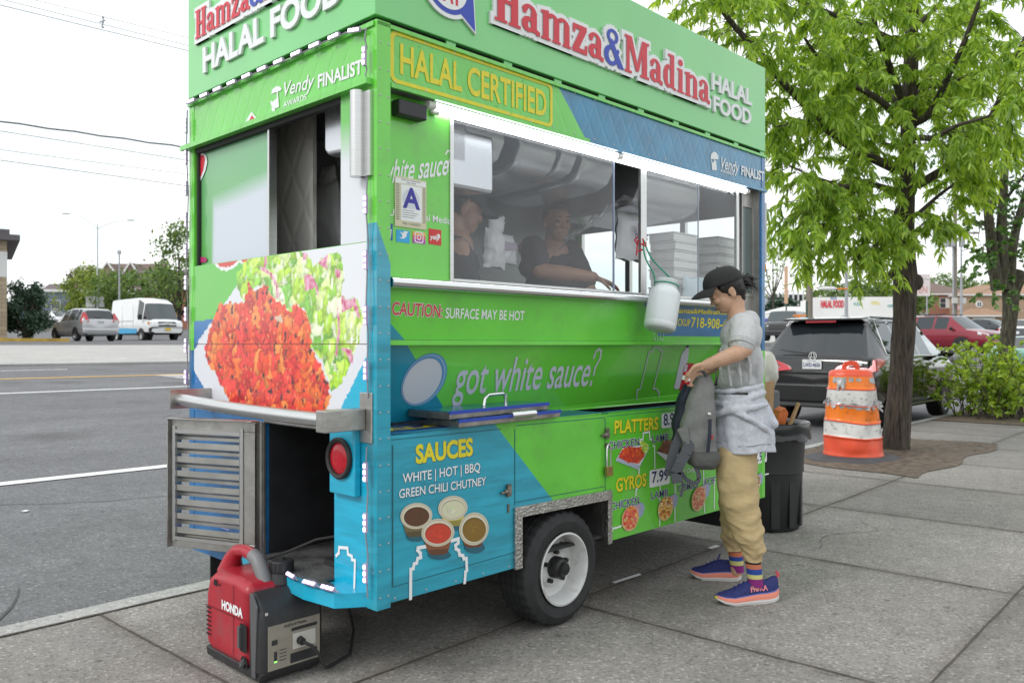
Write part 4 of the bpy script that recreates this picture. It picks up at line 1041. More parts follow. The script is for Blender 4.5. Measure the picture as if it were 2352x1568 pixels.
rnd = random.Random(5)
for i in range(46):
 u = rnd.uniform(u0, u1); v = rnd.uniform(v0, v1); flat(b, SIDE, [(u + rnd.uniform(-.012, .012) , v + rnd.uniform(-.004, .004)) for _ in range(3)], 2, .0028 + i * 1e-5)
BANDM = [YELLOW, WHITE, G_BAND, RED]; b.build('stamp_print', BANDM, cart)
def vendy(pl, k, word, aw, fin, umb, crt, col):
 b = MB()
 text_px(b, pl, k, 'Vendy', *word, col, bold=.012, shear=.28, off=.0026)
 text_px(b, pl, k, 'AWARDS', *aw, col, bold=.02, off=.0026)
 text_px(b, pl, k, 'FINALIST', *fin, col, bold=.03, off=.0026 if k == 'c1' else .0062)
 flat(b, pl, pts_on(pl, k, umb), col, .0026)
 for i, c_ in enumerate(crt): flat(b, pl, pts_on(pl, k, c_), col, .0027 + i * 3e-5)
 b.build('band_lettering', BANDM, cart)
vendy(SIDE, 'c2', ((2034, 985), (2143, 1018), (2034, 918)), ((2038, 1012), (2118, 1032), (2038, 994)), ((2160, 1030), (2293, 1064), (2160, 976)),
      [(1980, 935), (1983, 908), (1997, 893), (2013, 897), (2025, 915), (2027, 938)], [[(2000, 935), (2005, 935), (2005, 960), (2000, 960)], [(1983, 938), (1992, 958), (2013, 942), (2018, 1002), (1990, 997)], [(1987, 985), (1998, 975), (2006, 988), (2000, 1002), (1990, 1000)]], 1)
vendy(BACK, 'c1', ((1200, 950), (1500, 862), (1205, 815)), ((1215, 1058), (1440, 978), (1215, 1002)), ((1555, 864), (1985, 718), (1553, 738)),
      [(1095, 925), (1105, 880), (1140, 848), (1175, 848), (1198, 870), (1190, 890)], [[(1150, 905), (1162, 900), (1162, 960), (1150, 965)], [(1082, 990), (1110, 1000), (1165, 950), (1172, 1050), (1110, 1075)], [(1095, 1070), (1120, 1055), (1135, 1080), (1115, 1102)]], 1)
b = MB()
flat(b, BACK, pts_on(BACK, 'c1', [(755, 1288), (830, 1255), (850, 1180), (900, 1098), (965, 1170), (930, 1195), (925, 1240), (880, 1260)]), 1, .0026)
flat(b, BACK, pts_on(BACK, 'c1', [(780, 1282), (850, 1245), (905, 1130), (930, 1160), (890, 1200), (880, 1250)]), 3, .0029)
b.build('band_print', BANDM, cart)
b = MB()
text_px(b, RECESS, 'c6', 'white sauce', (60, 650), (615, 572), (95, 440), 0, affine=True, bold=.012, off=.002, cap=.74); poly_line(b, RECESS, 'c6', [(606, 400), (622, 372), (642, 375), (645, 420), (632, 465), (624, 505)], .006, 0, .002); poly_line(b, RECESS, 'c6', [(620, 545), (622, 530)], .008, 0, .002)
text_px(b, RECESS, 'c6', 'Us on Social Media', (128, 912), (648, 988), (128, 855), 0, bold=.012, off=.002)
b.build('panel_lettering', [WHITE], cart)
b = MB()
def quad_px(pl, k, x0, x1, y0, y1, mi, off, slope=.14):
 return flat(b, pl, pts_on(pl, k, [(x0, y0), (x1, y0 + (x1 - x0) * slope), (x1, y1 + (x1 - x0) * slope), (x0, y1)]), mi, off)
quad_px(RECESS, 'c6', 128, 160, 980, 1120, 0, .002); quad_px(RECESS, 'c6', 190, 303, 1030, 1132, 1, .002)
text_px(b, RECESS, 'c6', 'f', (136, 1100), (150, 1102), (136, 1030), 3, bold=.02, off=.0026)
flat(b, RECESS, pts_on(RECESS, 'c6', [(215, 1095), (240, 1098), (238, 1075), (218, 1050), (248, 1062), (255, 1045), (275, 1048), (290, 1052), (278, 1066), (275, 1090), (255, 1108), (230, 1108)]), 3, .0026)
for i, m_ in enumerate((4, 5, 6)):
 y0 = 1045 + 32 * (2 - i); quad_px(RECESS, 'c6', 328, 435, y0, y0 + 33, m_, .002)
ic = RECESS.px(*cr('c6', 381, 1098)); s_ = .018
for ring, (ra, rb_) in enumerate(((s_ * 1.25, s_ * 1.0), (s_ * .62, s_ * .40))):
 o1 = rrect(ic[0] - ra, ic[0] + ra, ic[1] - ra, ic[1] + ra, ra * (.45 if ring == 0 else .98), 6); o2 = rrect(ic[0] - rb_, ic[0] + rb_, ic[1] - rb_, ic[1] + rb_, rb_ * (.4 if ring == 0 else .98), 6)
 for i in range(len(o1)):
  j = (i + 1) % len(o1); flat(b, RECESS, [o1[i], o1[j], o2[j], o2[i]], 3, .0026)
flat(b, RECESS, ell(ic[0] + s_ * .68, ic[1] + s_ * .68, s_ * .13, s_ * .13, 10), 3, .0026)
quad_px(RECESS, 'c6', 463, 568, 1022, 1152, 2, .002)
text_px(b, RECESS, 'c6', 'yelp', (475, 1110), (548, 1120), (475, 1072), 3, bold=.03, off=.0026)
flat(b, RECESS, pts_on(RECESS, 'c6', [(530, 1075), (545, 1068), (556, 1080), (558, 1105), (545, 1100)]), 3, .0028)
b.build('icon_decal', [mat('icon_blue', (.02, .09, .36), .4), mat('icon_sky', (.03, .38, .72), .4), mat('icon_red', (.60, .03, .03), .4), WHITE, mat('icon_violet', (.45, .08, .42), .4), mat('icon_rose', (.70, .12, .22), .4), mat('icon_orange', (.80, .38, .12), .4)], cart)
b = MB()
gq = pts_on(RECESS, 'c6', [(175, 570), (440, 608), (435, 1050), (172, 1010)]); u0, u1 = gq[0][0], gq[1][0]; v1 = gq[0][1] - .004; v0 = gq[3][1] + .004
flat(b, RECESS, rect(u0, u1, v0, v1), 0, .002, .002); W_, H_ = u1 - u0, v1 - v0
flat(b, RECESS, rect(u0 + .02 * W_, u1 - .02 * W_, v1 - .13 * H_, v1 - .035 * H_), 1, .0045); flat(b, RECESS, rect(u0 + .19 * W_, u1 - .15 * W_, v0 + .13 * H_, v1 - .15 * H_), 1, .0045)
flat(b, RECESS, ell((u0 + u1) / 2, v0 + .58 * H_, .27 * W_, .20 * H_), 4, .0049)
text(b, RECESS, 'A', (u0 + .27 * W_, v0 + .40 * H_), (u1 - .24 * W_, v0 + .40 * H_), .40 * H_, 2, bold=.03, off=.0052)
for i in range(17):
 for x0, x1 in ((.03, .14), (.88, .97)): flat(b, RECESS, rect(u0 + x0 * W_, u0 + x1 * W_, v0 + (.14 + .043 * i) * H_, v0 + (.155 + .043 * i) * H_), 3, .0047)
for i in range(4): flat(b, RECESS, rect(u0 + .23 * W_, u0 + (.60 + .07 * (i % 3)) * W_, v0 + (.20 + .045 * i) * H_, v0 + (.210 + .045 * i) * H_), 3, .0050)
text(b, RECESS, 'SANITARY INSPECTION', (u0 + .2 * W_, v1 - .065 * H_), (u1 - .2 * W_, v1 - .065 * H_), .022 * H_, 3, bold=.02, off=.0052)
text(b, RECESS, 'GRADE', (u0 + .35 * W_, v1 - .11 * H_), (u1 - .35 * W_, v1 - .11 * H_), .02 * H_, 3, bold=.02, off=.0052)
text(b, RECESS, 'FN 1105027', (u0 + .25 * W_, v0 + .05 * H_), (u1 - .2 * W_, v0 + .05 * H_), .05 * H_, 3, off=.0052)
b.build('grade_card', [mat('card_cream', (.62, .58, .40), .5), WHITE, mat('card_blue', (.03, .025, .30), .4), mat('card_ink', (.16, .16, .18), .5), mat('card_seal', (.60, .62, .70), .5)], cart)
b = MB()
cu_ = mat('print_caution_red', (.58, .05, .05), .4)
text_px(b, CAUT, 'e1', 'CAUTION:', (165, 430), (620, 456), (165, 314), 0, bold=.045, off=.0016)
text_px(b, CAUT, 'e1', 'CAUTION:', (165, 430), (620, 456), (165, 314), 1, bold=.018, off=.0020)
text_px(b, CAUT, 'e1', 'SURFACE MAY BE HOT', (650, 462), (1360, 484), (654, 370), 0, bold=.012, off=.0016)
text_px(b, CAUT, 'e3', 'Hamza&Madinah.com', (850, 188), (1420, 208), (850, 140), 2, bold=.03, off=.0026)
text_px(b, CAUT, 'e3', 'PICKUP', (850, 312), (1008, 318), (850, 245), 2, bold=.015, off=.0026)
text_px(b, CAUT, 'e3', '718-908-4555', (1018, 328), (1475, 352), (1018, 230), 2, bold=.015, off=.0026)
b.build('caution_lettering', [WHITE, cu_, YELLOW], cart)
b = MB()
text_px(b, GOT, 'e1', 'got white sauce', (720, 1155), (1930, 1072), (782, 800), 0, affine=True, bold=.008, off=.0022, cap=.74)
poly_line(b, GOT, 'e1', [(1990, 822), (2012, 765), (2040, 740), (2058, 760), (2048, 830), (2005, 905), (1990, 975)], .012, 0, .0022); poly_line(b, GOT, 'e1', [(1962, 1066), (1968, 1040)], .016, 0, .0022)
cc, cl, ct = GOT.px(*cr('e1', 455, 1020)), GOT.px(*cr('e1', 258, 1030)), GOT.px(*cr('e1', 455, 770))
rxx = (GOT.px(*cr('e1', 668, 960))[0] - cl[0]) / 2; cxx = cl[0] + rxx; ryy = min(.15, ct[1] - cc[1]) * .96
flat(b, GOT, ell(cxx, cc[1], rxx, ryy, 44), 1, .0018); flat(b, GOT, ell(cxx - .003, cc[1] - .002, rxx * .95, ryy * .96, 44), 3, .0021); flat(b, GOT, ell(cxx - .005, cc[1] - .002, rxx * .92, ryy * .93, 44), 1, .0023)
flat(b, GOT, ell(cxx - .008, cc[1] - .006, rxx * .84, ryy * .86, 44), 2, .0026)
SLM = [LILAC, mat('print_ring_blue', (.10, .27, .50), .4), mat('print_disc_white', (.58, .60, .66), .4), mat('print_ring_pale', (.34, .50, .66), .4), mat('print_can_red', (.52, .02, .05), .4), NAVY]; b.build('slogan_lettering', SLM, cart); b = MB()
W8 = .0085
poly_line(b, GOT, 'e3', [(487, 1045), (492, 940), (522, 936), (605, 580), (608, 570), (640, 568), (645, 545), (655, 520), (700, 520), (712, 550), (740, 555), (650, 930), (690, 935), (692, 960), (708, 965), (700, 1030)], W8, 0)
poly_line(b, CAUT, 'e3', [(655, 500), (668, 450), (655, 440), (655, 385)], .005, 0); poly_line(b, CAUT, 'e3', [(690, 500), (690, 392)], .005, 0); poly_line(b, CAUT, 'e3', [(740, 500), (735, 450), (715, 445), (715, 390)], .005, 0); poly_line(b, CAUT, 'e3', [(745, 455), (748, 390)], .004, 0)
flat(b, GOT, pts_on(GOT, 'e3', [(852, 925), (925, 600), (965, 540), (975, 512), (1000, 512), (998, 560), (990, 640), (905, 930), (880, 938)]), 2, .0022)
flat(b, GOT, pts_on(GOT, 'e3', [(972, 528), (975, 508), (1000, 508), (998, 528)]), 5, .0026)
flat(b, GOT, pts_on(GOT, 'e3', [(975, 680), (1040, 684), (1080, 700), (985, 945), (905, 945), (950, 720)]), 4, .0024)
flat(b, GOT, pts_on(GOT, 'e3', [(960, 700), (990, 690), (960, 830), (930, 850)]), 2, .0028)
b.build('drinks_print', SLM, cart)
b = MB(); sh_ = mat('print_shadow_teal', (.01, .13, .19), .4)
for mi, dx in ((1, 5), (0, 0)):
 of = .002 + .0006 * (1 - mi)
 text_px(b, SIDE, 'e2', 'SAUCES', (314 + dx, 362 + dx), (725 + dx, 302 + dx), (314 + dx, 232 + dx), 0 if mi == 0 else 2, bold=.040, off=of)
 text_px(b, SIDE, 'e2', 'WHITE | HOT | BBQ', (214 + dx, 511 + dx), (782 + dx, 422 + dx), (211 + dx, 442 + dx), 1 if mi == 0 else 2, bold=.012, off=of)
 text_px(b, SIDE, 'e2', 'GREEN CHILI CHUTNEY', (187 + dx, 621 + dx), (824 + dx, 522 + dx), (185 + dx, 556 + dx), 1 if mi == 0 else 2, bold=.010, off=of)
poly_line(b, SIDE, 'e2', [(270, 1355), (272, 1143), (290, 1135), (296, 1102), (315, 1095), (322, 1062), (345, 1055), (342, 1025), (322, 1000), (324, 985), (395, 972)], .014, 1)
poly_line(b, SIDE, 'e2', [(560, 935), (622, 918), (620, 950), (600, 965), (604, 990), (625, 1005), (630, 1035), (655, 1042), (662, 1065), (680, 1062), (684, 1150), (674, 1160), (668, 1238)], .014, 1)
b.build('locker_lettering', [YELLOW, WHITE, sh_], cart)
b = MB(); lay[0] = .0032
def spic(k, pts, col, pl=SIDE):
 lay[0] += 1.2e-5; flat(b, pl, pts_on(pl, k, pts), 0, lay[0], 0, col)
def cup_pic(cx, cy, rx, ry, bx, by, bw, sauce, rim=(.60, .55, .42), body=(.30, .24, .12), tilt=-.15):
 E = lambda sx, sy, ox=0, oy=0: ell(cx + ox, cy + oy, rx * sx, ry * sy, 26, tilt)
 spic('e2', ell(bx + 12, by + 6, bw * 1.15, ry * .35, 18), (.008, .10, .15))
 spic('e2', [(cx - rx * .94, cy + ry * .2), (bx - bw, by - 10), (bx - bw * .6, by + 8), (bx + bw * .6, by + 4), (bx + bw, by - 14), (cx + rx * .94, cy - ry * .05)], body)
 spic('e2', [(bx - bw * .95, by - 30), (bx - bw, by - 8), (bx - bw * .6, by + 8), (bx + bw * .6, by + 4), (bx + bw, by - 14), (bx + bw * 1.02, by - 40)], tuple(c * .55 for c in body))
 spic('e2', E(1, 1), rim); spic('e2', E(.93, .92), tuple(c * .72 for c in rim)); spic('e2', E(.88, .86), tuple(min(1, c * 1.1) for c in rim)); spic('e2', E(.80, .74, 2, 6), tuple(c * .55 for c in sauce)); spic('e2', E(.77, .69, 3, 10), sauce)
 for _ in range(10):
  a = rnd.uniform(0, 2 * PI); q_ = rnd.uniform(.1, .6); spic('e2', blob(cx + rx * .7 * q_ * math.cos(a), cy + 8 + ry * .65 * q_ * math.sin(a), rx * .10, ry * .07, rnd.uniform(0, 3), 6), tuple(min(1, c * rnd.uniform(.75, 1.45)) for c in sauce))
cup_pic(312, 750, 118, 96, 300, 898, 62, (.10, .035, .012), body=(.16, .12, .05))
cup_pic(580, 692, 109, 90, 585, 820, 62, (.62, .60, .42), body=(.50, .42, .08))
cup_pic(735, 845, 108, 122, 730, 975, 65, (.22, .12, .012), body=(.25, .07, .02), tilt=.25)
cup_pic(470, 872, 122, 102, 472, 1030, 72, (.55, .045, .02), body=(.22, .08, .03))
b.build('sauce_print', PCOL, cart)
b = MB()
def outl(s, bl, br, tl, mi, mo, bold, k='e4', grow_=.032):
 text_px(b, SIDE, k, s, bl, br, tl, mo, bold=bold + grow_, off=.0024); text_px(b, SIDE, k, s, bl, br, tl, mi, bold=bold, off=.0028)
def shad(s, bl, br, tl, k='e4'):
 d_ = lambda p: (p[0] + 5, p[1] + 5)
 text_px(b, SIDE, k, s, d_(bl), d_(br), d_(tl), 3, bold=.03, off=.0022); text_px(b, SIDE, k, s, bl, br, tl, 0, bold=.03, off=.0026)
shad('PLATTERS', (272, 456), (697, 412), (270, 332)); shad('GYROS', (287, 1026), (580, 966), (288, 898))
def badge(x0, x1, y0, y1, s, bl, br, tl):
 q = pts_on(SIDE, 'e4', [(x0, y0), (x1, y1)]); flat(b, SIDE, rrect(q[0][0], q[1][0], q[1][1], q[0][1], .012), 1, .0022)
 text_px(b, SIDE, 'e4', s, bl, br, tl, 2, bold=.02, off=.0028)
badge(730, 905, 262, 385, '8.99', (752, 378), (893, 355), (752, 265)); badge(612, 812, 818, 945, '7.99', (637, 938), (795, 908), (637, 830)); badge(1630, 1762, 640, 732, '7.99', (1645, 729), (1750, 716), (1645, 641))
outl('CHICKEN', (210, 614), (510, 570), (206, 538), 2, 1, .012); outl('LAMB', (640, 547), (796, 520), (638, 476), 2, 1, .012)
outl('CHICKEN', (232, 1207), (508, 1142), (229, 1134), 2, 1, .012); outl('LAMB', (630, 1100), (793, 1064), (630, 1028), 2, 1, .012)
outl('COMBO', (896, 1032), (1085, 980), (895, 962), 2, 1, .012); outl('KOFTA', (1150, 968), (1330, 930), (1150, 897), 2, 1, .012)
text_px(b, SIDE, 'e4', 'Salad Only', (870, 858), (1060, 825), (870, 815), 1, bold=.01, off=.0026)
for pts in ([(522, 517), (548, 515), (552, 452), (612, 440), (618, 512), (638, 514)], [(648, 575), (662, 580), (665, 790)], [(512, 800), (508, 850)], [(505, 985), (482, 1000), (480, 1060)], [(718, 955), (712, 1352)], [(864, 870), (862, 1312)], [(1142, 800), (1150, 1180), (1155, 1225)], [(1250, 905), (1246, 1196)], [(232, 1410), (250, 1405), (252, 1385), (290, 1378), (335, 1360)], [(1725, 770), (1735, 860), (1778, 850)], [(640, 975), (735, 950)]):
 poly_line(b, SIDE, 'e4', pts, .009, 1, .0020)
b.build('menu_lettering', [YELLOW, WHITE, NAVY, mat('print_shadow_green', (.02, .12, .01), .4)], cart)
b = MB(); lay[0] = .0036
def pscatter(k, poly, n, cols, rx, ry, rots=1.5):
 xs = [p[0] for p in poly]; ys = [p[1] for p in poly]; i = 0
 while i < n:
  p = (rnd.uniform(min(xs), max(xs)), rnd.uniform(min(ys), max(ys)))
  if not inside(p, poly): continue
  i += 1; c_ = rnd.choice(cols); f = rnd.uniform(.8, 1.2); spic(k, blob(p[0], p[1], rx, ry, rnd.uniform(-rots, rots), 6), tuple(min(1, v * f) for v in c_))
spic('e4', [(278, 718), (500, 808), (608, 595), (575, 560), (345, 600)], (.66, .68, .74)); spic('e4', [(285, 726), (498, 808), (520, 770), (300, 690)], (.40, .44, .55))
ch = [(303, 690), (345, 610), (400, 588), (530, 590), (565, 670), (500, 752), (400, 735)]; spic('e4', ch, (.6, .07, .03)); pscatter('e4', ch, 90, [(.70, .08, .03), (.78, .14, .03), (.55, .04, .03)], 13, 11)
sl = [(515, 560), (520, 525), (560, 545), (600, 570), (590, 620), (560, 655), (540, 610)]; spic('e4', sl, (.45, .68, .08)); pscatter('e4', sl, 30, [(.55, .78, .1), (.75, .88, .4), (.4, .6, .05)], 10, 12)
spic('e4', [(678, 640), (770, 720), (930, 690), (960, 590), (850, 520), (745, 540)], (.64, .66, .74))
lm = [(685, 630), (745, 540), (850, 510), (930, 590), (880, 670), (780, 660)]; spic('e4', lm, (.16, .04, .02)); pscatter('e4', lm, 70, [(.22, .06, .03), (.32, .09, .05), (.14, .04, .02)], 14, 9)
for cx, cy, rx, ry, cols in ((418, 1285, 82, 128, [(.75, .12, .05), (.8, .3, .05), (.6, .04, .05), (.72, .5, .15), (.7, .15, .15)]), (762, 1190, 72, 120, [(.7, .4, .08), (.55, .15, .03), (.75, .65, .4), (.3, .12, .03)]), (1086, 1092, 66, 124, [(.62, .14, .06), (.7, .25, .12), (.5, .1, .06), (.6, .45, .2)]), (1640, 960, 45, 100, [(.3, .1, .05), (.6, .55, .4), (.2, .2, .05)])):
 spic('e4', [(cx + rx * .2, cy - ry * .9), (cx + rx * 1.4, cy - ry * 1.25), (cx + rx * 1.75, cy - ry * .9), (cx + rx * 1.5, cy - ry * .25), (cx + rx * .8, cy + ry * .1)], (.30, .36, .52))
 spic('e4', [(cx + rx * .5, cy - ry * .9), (cx + rx * 1.2, cy - ry * 1.1), (cx + rx * 1.1, cy - ry * .5)], (.52, .30, .40))
 e_ = ell(cx, cy, rx, ry, 24, .22); spic('e4', e_, (.62, .42, .20)); e2_ = ell(cx, cy - 4, rx * .85, ry * .88, 24, .22); spic('e4', e2_, cols[0]); pscatter('e4', e2_, 70, cols, rx * .17, ry * .09)
b.build('menu_print', PCOL, cart)
CT = Plane((0, 0, .9672), (1, 0, 0), (0, 1, 0)); b = MB()
flat(b, CT, rect(.06, .50, .03, .145), 1, .0008)
text(b, CT, 'HALAL', (.0, .05), (.46, .05), .065, 0, bold=.03, off=.0016)
flat(b, CT, rect(.06, .49, .036, .041), 0, .0016); flat(b, CT, rect(.06, .49, .130, .135), 0, .0016)
b.build('counter_lettering', [YELLOW, mat('print_deep_blue', (.012, .03, .25), .3)], cart)
b = MB(); RB = Plane((-.0045, 0, 0), (0, -1, 0), (0, 0, 1))
poly_line(b, RB, 'c5', [(1222, 1165), (1240, 1145), (1242, 1108), (1300, 1112), (1303, 1155), (1330, 1168), (1330, 1192), (1352, 1198), (1345, 1425)], .012, 0, .002)
ST = Plane((-.11, .1, .373), (0, -1, 0), (1, 0, 0))
b.build('skyline_print', [WHITE], cart)
# ------------------------------------------------------------------ string of small lights round the back
leds = thing('light_string', 'string of lilac light modules clipped round the back edges of the food cart', 'light string', CART_LOC, CART_RZ)
LEDM = mat('led_lit', (.9, .8, 1), .4, emit=(.86, .66, 1.0), estr=5.0); LEDB = mat('led_body', (.45, .36, .52), .4)
WIRE = mat('grey_wire', (.25, .24, .28), .5)
def led_path(pts, n, first=.5):
 P = [Vector(p) for p in pts]; seg = [(a, b_, (b_ - a).length) for a, b_ in zip(P, P[1:])]; T_ = sum(s_[2] for s_ in seg)
 for i in range(n):
  d = T_ * (i + first) / n
  for a, b_, l in seg:
   if d <= l: yield a + (b_ - a) * (d / l), (b_ - a).normalized(); break
   d -= l
led_proto = []
def led_run(pts, n, nrm, first=.5):
 nv = Vector(nrm)
 b = MB(); fine = []
 P = [Vector(p) for p in pts]
 for a, b_ in zip(P, P[1:]):
  for i in range(7): fine.append(a + (b_ - a) * i / 7 + nv * (.004 + .006 * math.sin(i * 2.1)) + Vector((0, 0, -.006 * math.sin(PI * (i % 3) / 3))))
 fine.append(P[-1]); b.tube(fine, .0028, 6); b.build('wire', WIRE, leds)
 for c_, d in led_path(pts, n, first):
  sd_ = d.cross(nv).normalized(); c2 = c_ + nv * .010
  b = MB(); b.obox(c2, d * .036, sd_ * .0085, nv * .005, 0)
  for k in (-.024, 0, .024): b.obox(c2 + d * k + nv * .006, d * .0065, sd_ * .0045, nv * .002, 1)
  b.build('led_module', [LEDB, LEDM], leds)
led_run([(-.018, 1.52, 2.490), (-.018, .16, 2.490)], 10, (-1, 0, 0))
led_run([(-.018, .16, 2.490), (-.018, .03, 2.468)], 1, (-1, 0, 0))
led_run([(-.018, .03, 2.462), (-.020, .03, 2.27)], 1, (-1, 0, 0))
led_run([(-.014, .028, 1.92), (-.014, .028, 1.10)], 4, (-1, 0, 0))
led_run([(-.020, .022, .92), (-.020, .022, .36)], 3, (-1, 0, 0))
led_run([(-.012, 1.522, 2.46), (-.012, 1.522, 1.06)], 9, (-1, .0, 0))
led_run([(-.124, .30, .385), (-.10, .09, .385)], 2, (-.7, 0, .7)); led_run([(-.085, .55, .385), (-.12, .34, .385)], 2, (-.7, 0, .7)); led_run([(-.07, 1.4, .385), (-.07, .9, .385)], 3, (-.5, 0, .86))
# ------------------------------------------------------------------ vehicles
CARGLASS = mat('car_glass', (.018, .022, .026), .04, spec=.9)
CARGLASS2 = mat('car_glass_clear', (.05, .065, .07), .05, spec=.9)
TRIM = mat('trim_black', (.015, .015, .016), .5)
LENSR = mat('tail_lens_red', (.50, .010, .022), .12, coat=1)
LENSW = mat('lens_clear', (.62, .62, .62), .12, coat=1)
LENSA = mat('lens_amber', (.70, .22, .02), .2)
ALLOY = mat('alloy_wheel', (.45, .45, .46), .35, .8)
PLATEW = mat('plate_white', (.66, .67, .68), .4); PLATEY = mat('plate_yellow', (.72, .48, .03), .4)
def paint(name, c, metal=.0, rough=.28): return mat(name, c, rough, metal, coat=.8, var=.05, vscale=2)
def vehicle(name, label, cat, loc, heading, st, paint_m, wheels, wr, ww=.22, group=None, glass=None, sub=(), lower=None, arch=1.16, rim='alloy'):
 """st: stations rear->front (x, half width, z bottom, z belt, z roof, half width of roof, flags); flags between a station and the next:
 g side glass, f windscreen, r rear window"""
 root = thing(name, label, cat, loc, math.atan2(heading[1], heading[0]), group)
 glass = glass or CARGLASS
 def ring(s_):
  x, hw, zb, zbelt, zr, hwr = s_[:6]; h = zbelt - zb
  zt = max(zr - .05, zbelt + .004); half = [(0, zb), (hw * .84, zb), (hw * .975, zb + h * .16), (hw, zb + h * .50), (hw * .99, zb + h * .82), (hw * .955, zbelt), (hwr, zt), (hwr * .86, max(zr, zt + .003)), (0, max(zr + .018, zt + .006))]
  return [(x, y, z) for y, z in half] + [(x, -y, z) for y, z in half[-2:0:-1]]
 rings = [ring(s_) for s_ in st]; n = len(rings[0])
 B_, SG, FW, RW = MB(), MB(), MB(), MB(); LWR = MB()
 for i in range(len(st) - 1):
  fl = st[i][6] if len(st[i]) > 6 else ''
  for j in range(n):
   q = [rings[i][j], rings[i + 1][j], rings[i + 1][(j + 1) % n], rings[i][(j + 1) % n]]
   side = j in (5, n - 6); top = j in (6, 7, n - 8, n - 7)
   tgt = B_
   if side and 'g' in fl: tgt = SG
   elif (top and 'f' in fl): tgt = FW
   elif (top and 'r' in fl): tgt = RW
   elif lower and j in (0, 1, n - 1, n - 2): tgt = LWR
   tgt.add(q, [(0, 1, 2, 3)])
 B_.add(rings[0], [tuple(range(n))]); B_.add(rings[-1], [tuple(range(n - 1, -1, -1))])
 def weld(mb, nm, m):
  if not mb.f: return None
  idx = {}; nv = []; nf = []
  for f in mb.f:
   g = []
   for k in f:
    key = tuple(round(c, 4) for c in mb.v[k])
    if key not in idx: idx[key] = len(nv); nv.append(key)
    g.append(idx[key])
   if len(set(g)) > 2: nf.append(tuple(dict.fromkeys(g)))
  mb.v, mb.f, mb.m, mb.c = nv, nf, [0] * len(nf), [None] * len(nf)
  return mb.build(nm, m, root, smooth=True, ang=42)
 weld(B_, 'body', paint_m); weld(SG, 'side_window', glass); weld(FW, 'windscreen', CARGLASS2); weld(RW, 'rear_window', glass); weld(LWR, 'lower_body', lower or TRIM)
 for (x, y) in wheels:
  for s_ in (1, -1):
   b = MB(); yy = y * s_; c_ = Vector((x, yy, wr)); M = Matrix.Translation(c_) @ Matrix.Rotation(R(-90 * s_), 4, 'X')
   b.lathe([(wr * .64, .0), (wr * .70, .012), (wr * .93, .010), (wr, -.02), (wr, -ww + .03), (wr * .93, -ww), (wr * .6, -ww)], 28, M, 0, False)
   w_ = b.build('wheel', RUB, root, smooth=True)
   b = MB(); b.lathe([(wr * .66, .006), (wr * .62, -.01), (wr * .56, -.05), (wr * .2, -.03), (wr * .12, -.012), (.002, -.010)], 28, M, 0, False)
   b.lathe([(wr * .56, -.05), (.01, -.052)], 20, M, 1, False)
   for k in range(5):
    a = 2 * PI * k / 5; d = Vector((math.cos(a), math.sin(a), 0)); e = Vector((-d.y, d.x, 0))
    p = lambda r_, t_, z_: M @ (d * r_ * wr + e * t_ + Vector((0, 0, z_)))
    b.hexa([p(.12, -.035, -.03), p(.60, -.028, -.03), p(.60, .028, -.03), p(.12, .035, -.03), p(.12, -.03, -.008), p(.60, -.022, -.004), p(.60, .022, -.004), p(.12, .03, -.008)], 0)
   b.build('rim', [ALLOY if rim == 'alloy' else MATS['rim_white'], TRIM], w_, smooth=True)
   b = MB(); r0, r1 = wr * .98, wr * arch; hw = max(s0[1] for s0 in st if abs(s0[0] - x) < 1.2); P = []
   for k in range(17):
    a = R(-12 + 204 * k / 16); P.append((a, math.cos(a), math.sin(a)))
   yo = (hw + .004) * s_
   for (a0, c0, s0_), (a1, c1, s1) in zip(P, P[1:]):
    b.add([(x + r1 * c0, yo, wr + r1 * s0_), (x + r1 * c1, yo, wr + r1 * s1), (x + r0 * .3 * c1, yo - .0 * s_, wr + r0 * .3 * s1), (x + r0 * .3 * c0, yo, wr + r0 * .3 * s0_)], [(0, 1, 2, 3)])
   b.build('wheel_arch', TRIM, root)
 return root
def slab(root, nm, m, pts, ext, bevel=0, parent=None):
 b = MB(); b.prism(pts, ext); return b.build(nm, m, parent or root, bevel=bevel)
# ---- big black SUV at the kerb
sx = 1.045
S_SUV = [(-2.43, .90, .50, .98, 1.00, .84), (-2.40, .945, .40, 1.05, 1.07, .84), (-2.33, .970, .32, 1.09, 1.13, .83, 'r'), (-1.93, .985, .28, 1.12, 1.60, .67), (-1.90, .985, .28, 1.12, 1.64, .66), (-1.74, .987, .27, 1.12, 1.69, .655, 'g'), (-1.05, .987, .26, 1.12, 1.725, .66), (-.95, .987, .26, 1.12, 1.73, .66, 'g'),
         (-.10, .987, .26, 1.11, 1.735, .66), (.0, .987, .26, 1.11, 1.735, .66, 'g'), (.62, .985, .26, 1.10, 1.69, .655), (.70, .985, .26, 1.10, 1.67, .65, 'f'), (1.45, .975, .26, 1.08, 1.11, .80), (2.05, .955, .28, .98, 1.03, .78), (2.32, .90, .36, .86, .90, .70), (2.43, .80, .42, .74, .77, .62)]
S_SUV = [(x, hw, zb, zbl * sx, zr * sx, hwr, *f) for (x, hw, zb, zbl, zr, hwr, *f) in S_SUV]
BLKP = paint('paint_black', (.004, .004, .0045), 0, .08)
rear = Vector((4.86, 13.35)); ctr = rear + TV * 2.42
suv = vehicle('black_suv', 'large black SUV parked at the kerb beyond the orange barrel, seen from behind', 'car', (ctr.x, ctr.y, gz(ctr.x, ctr.y) + .02), TV, S_SUV, BLKP, [(-1.42, .985), (1.35, .985)], .372, .25)
def rearpoly(pts, off=0.): return [(-2.43 - off, y, z * sx) for y, z in pts]
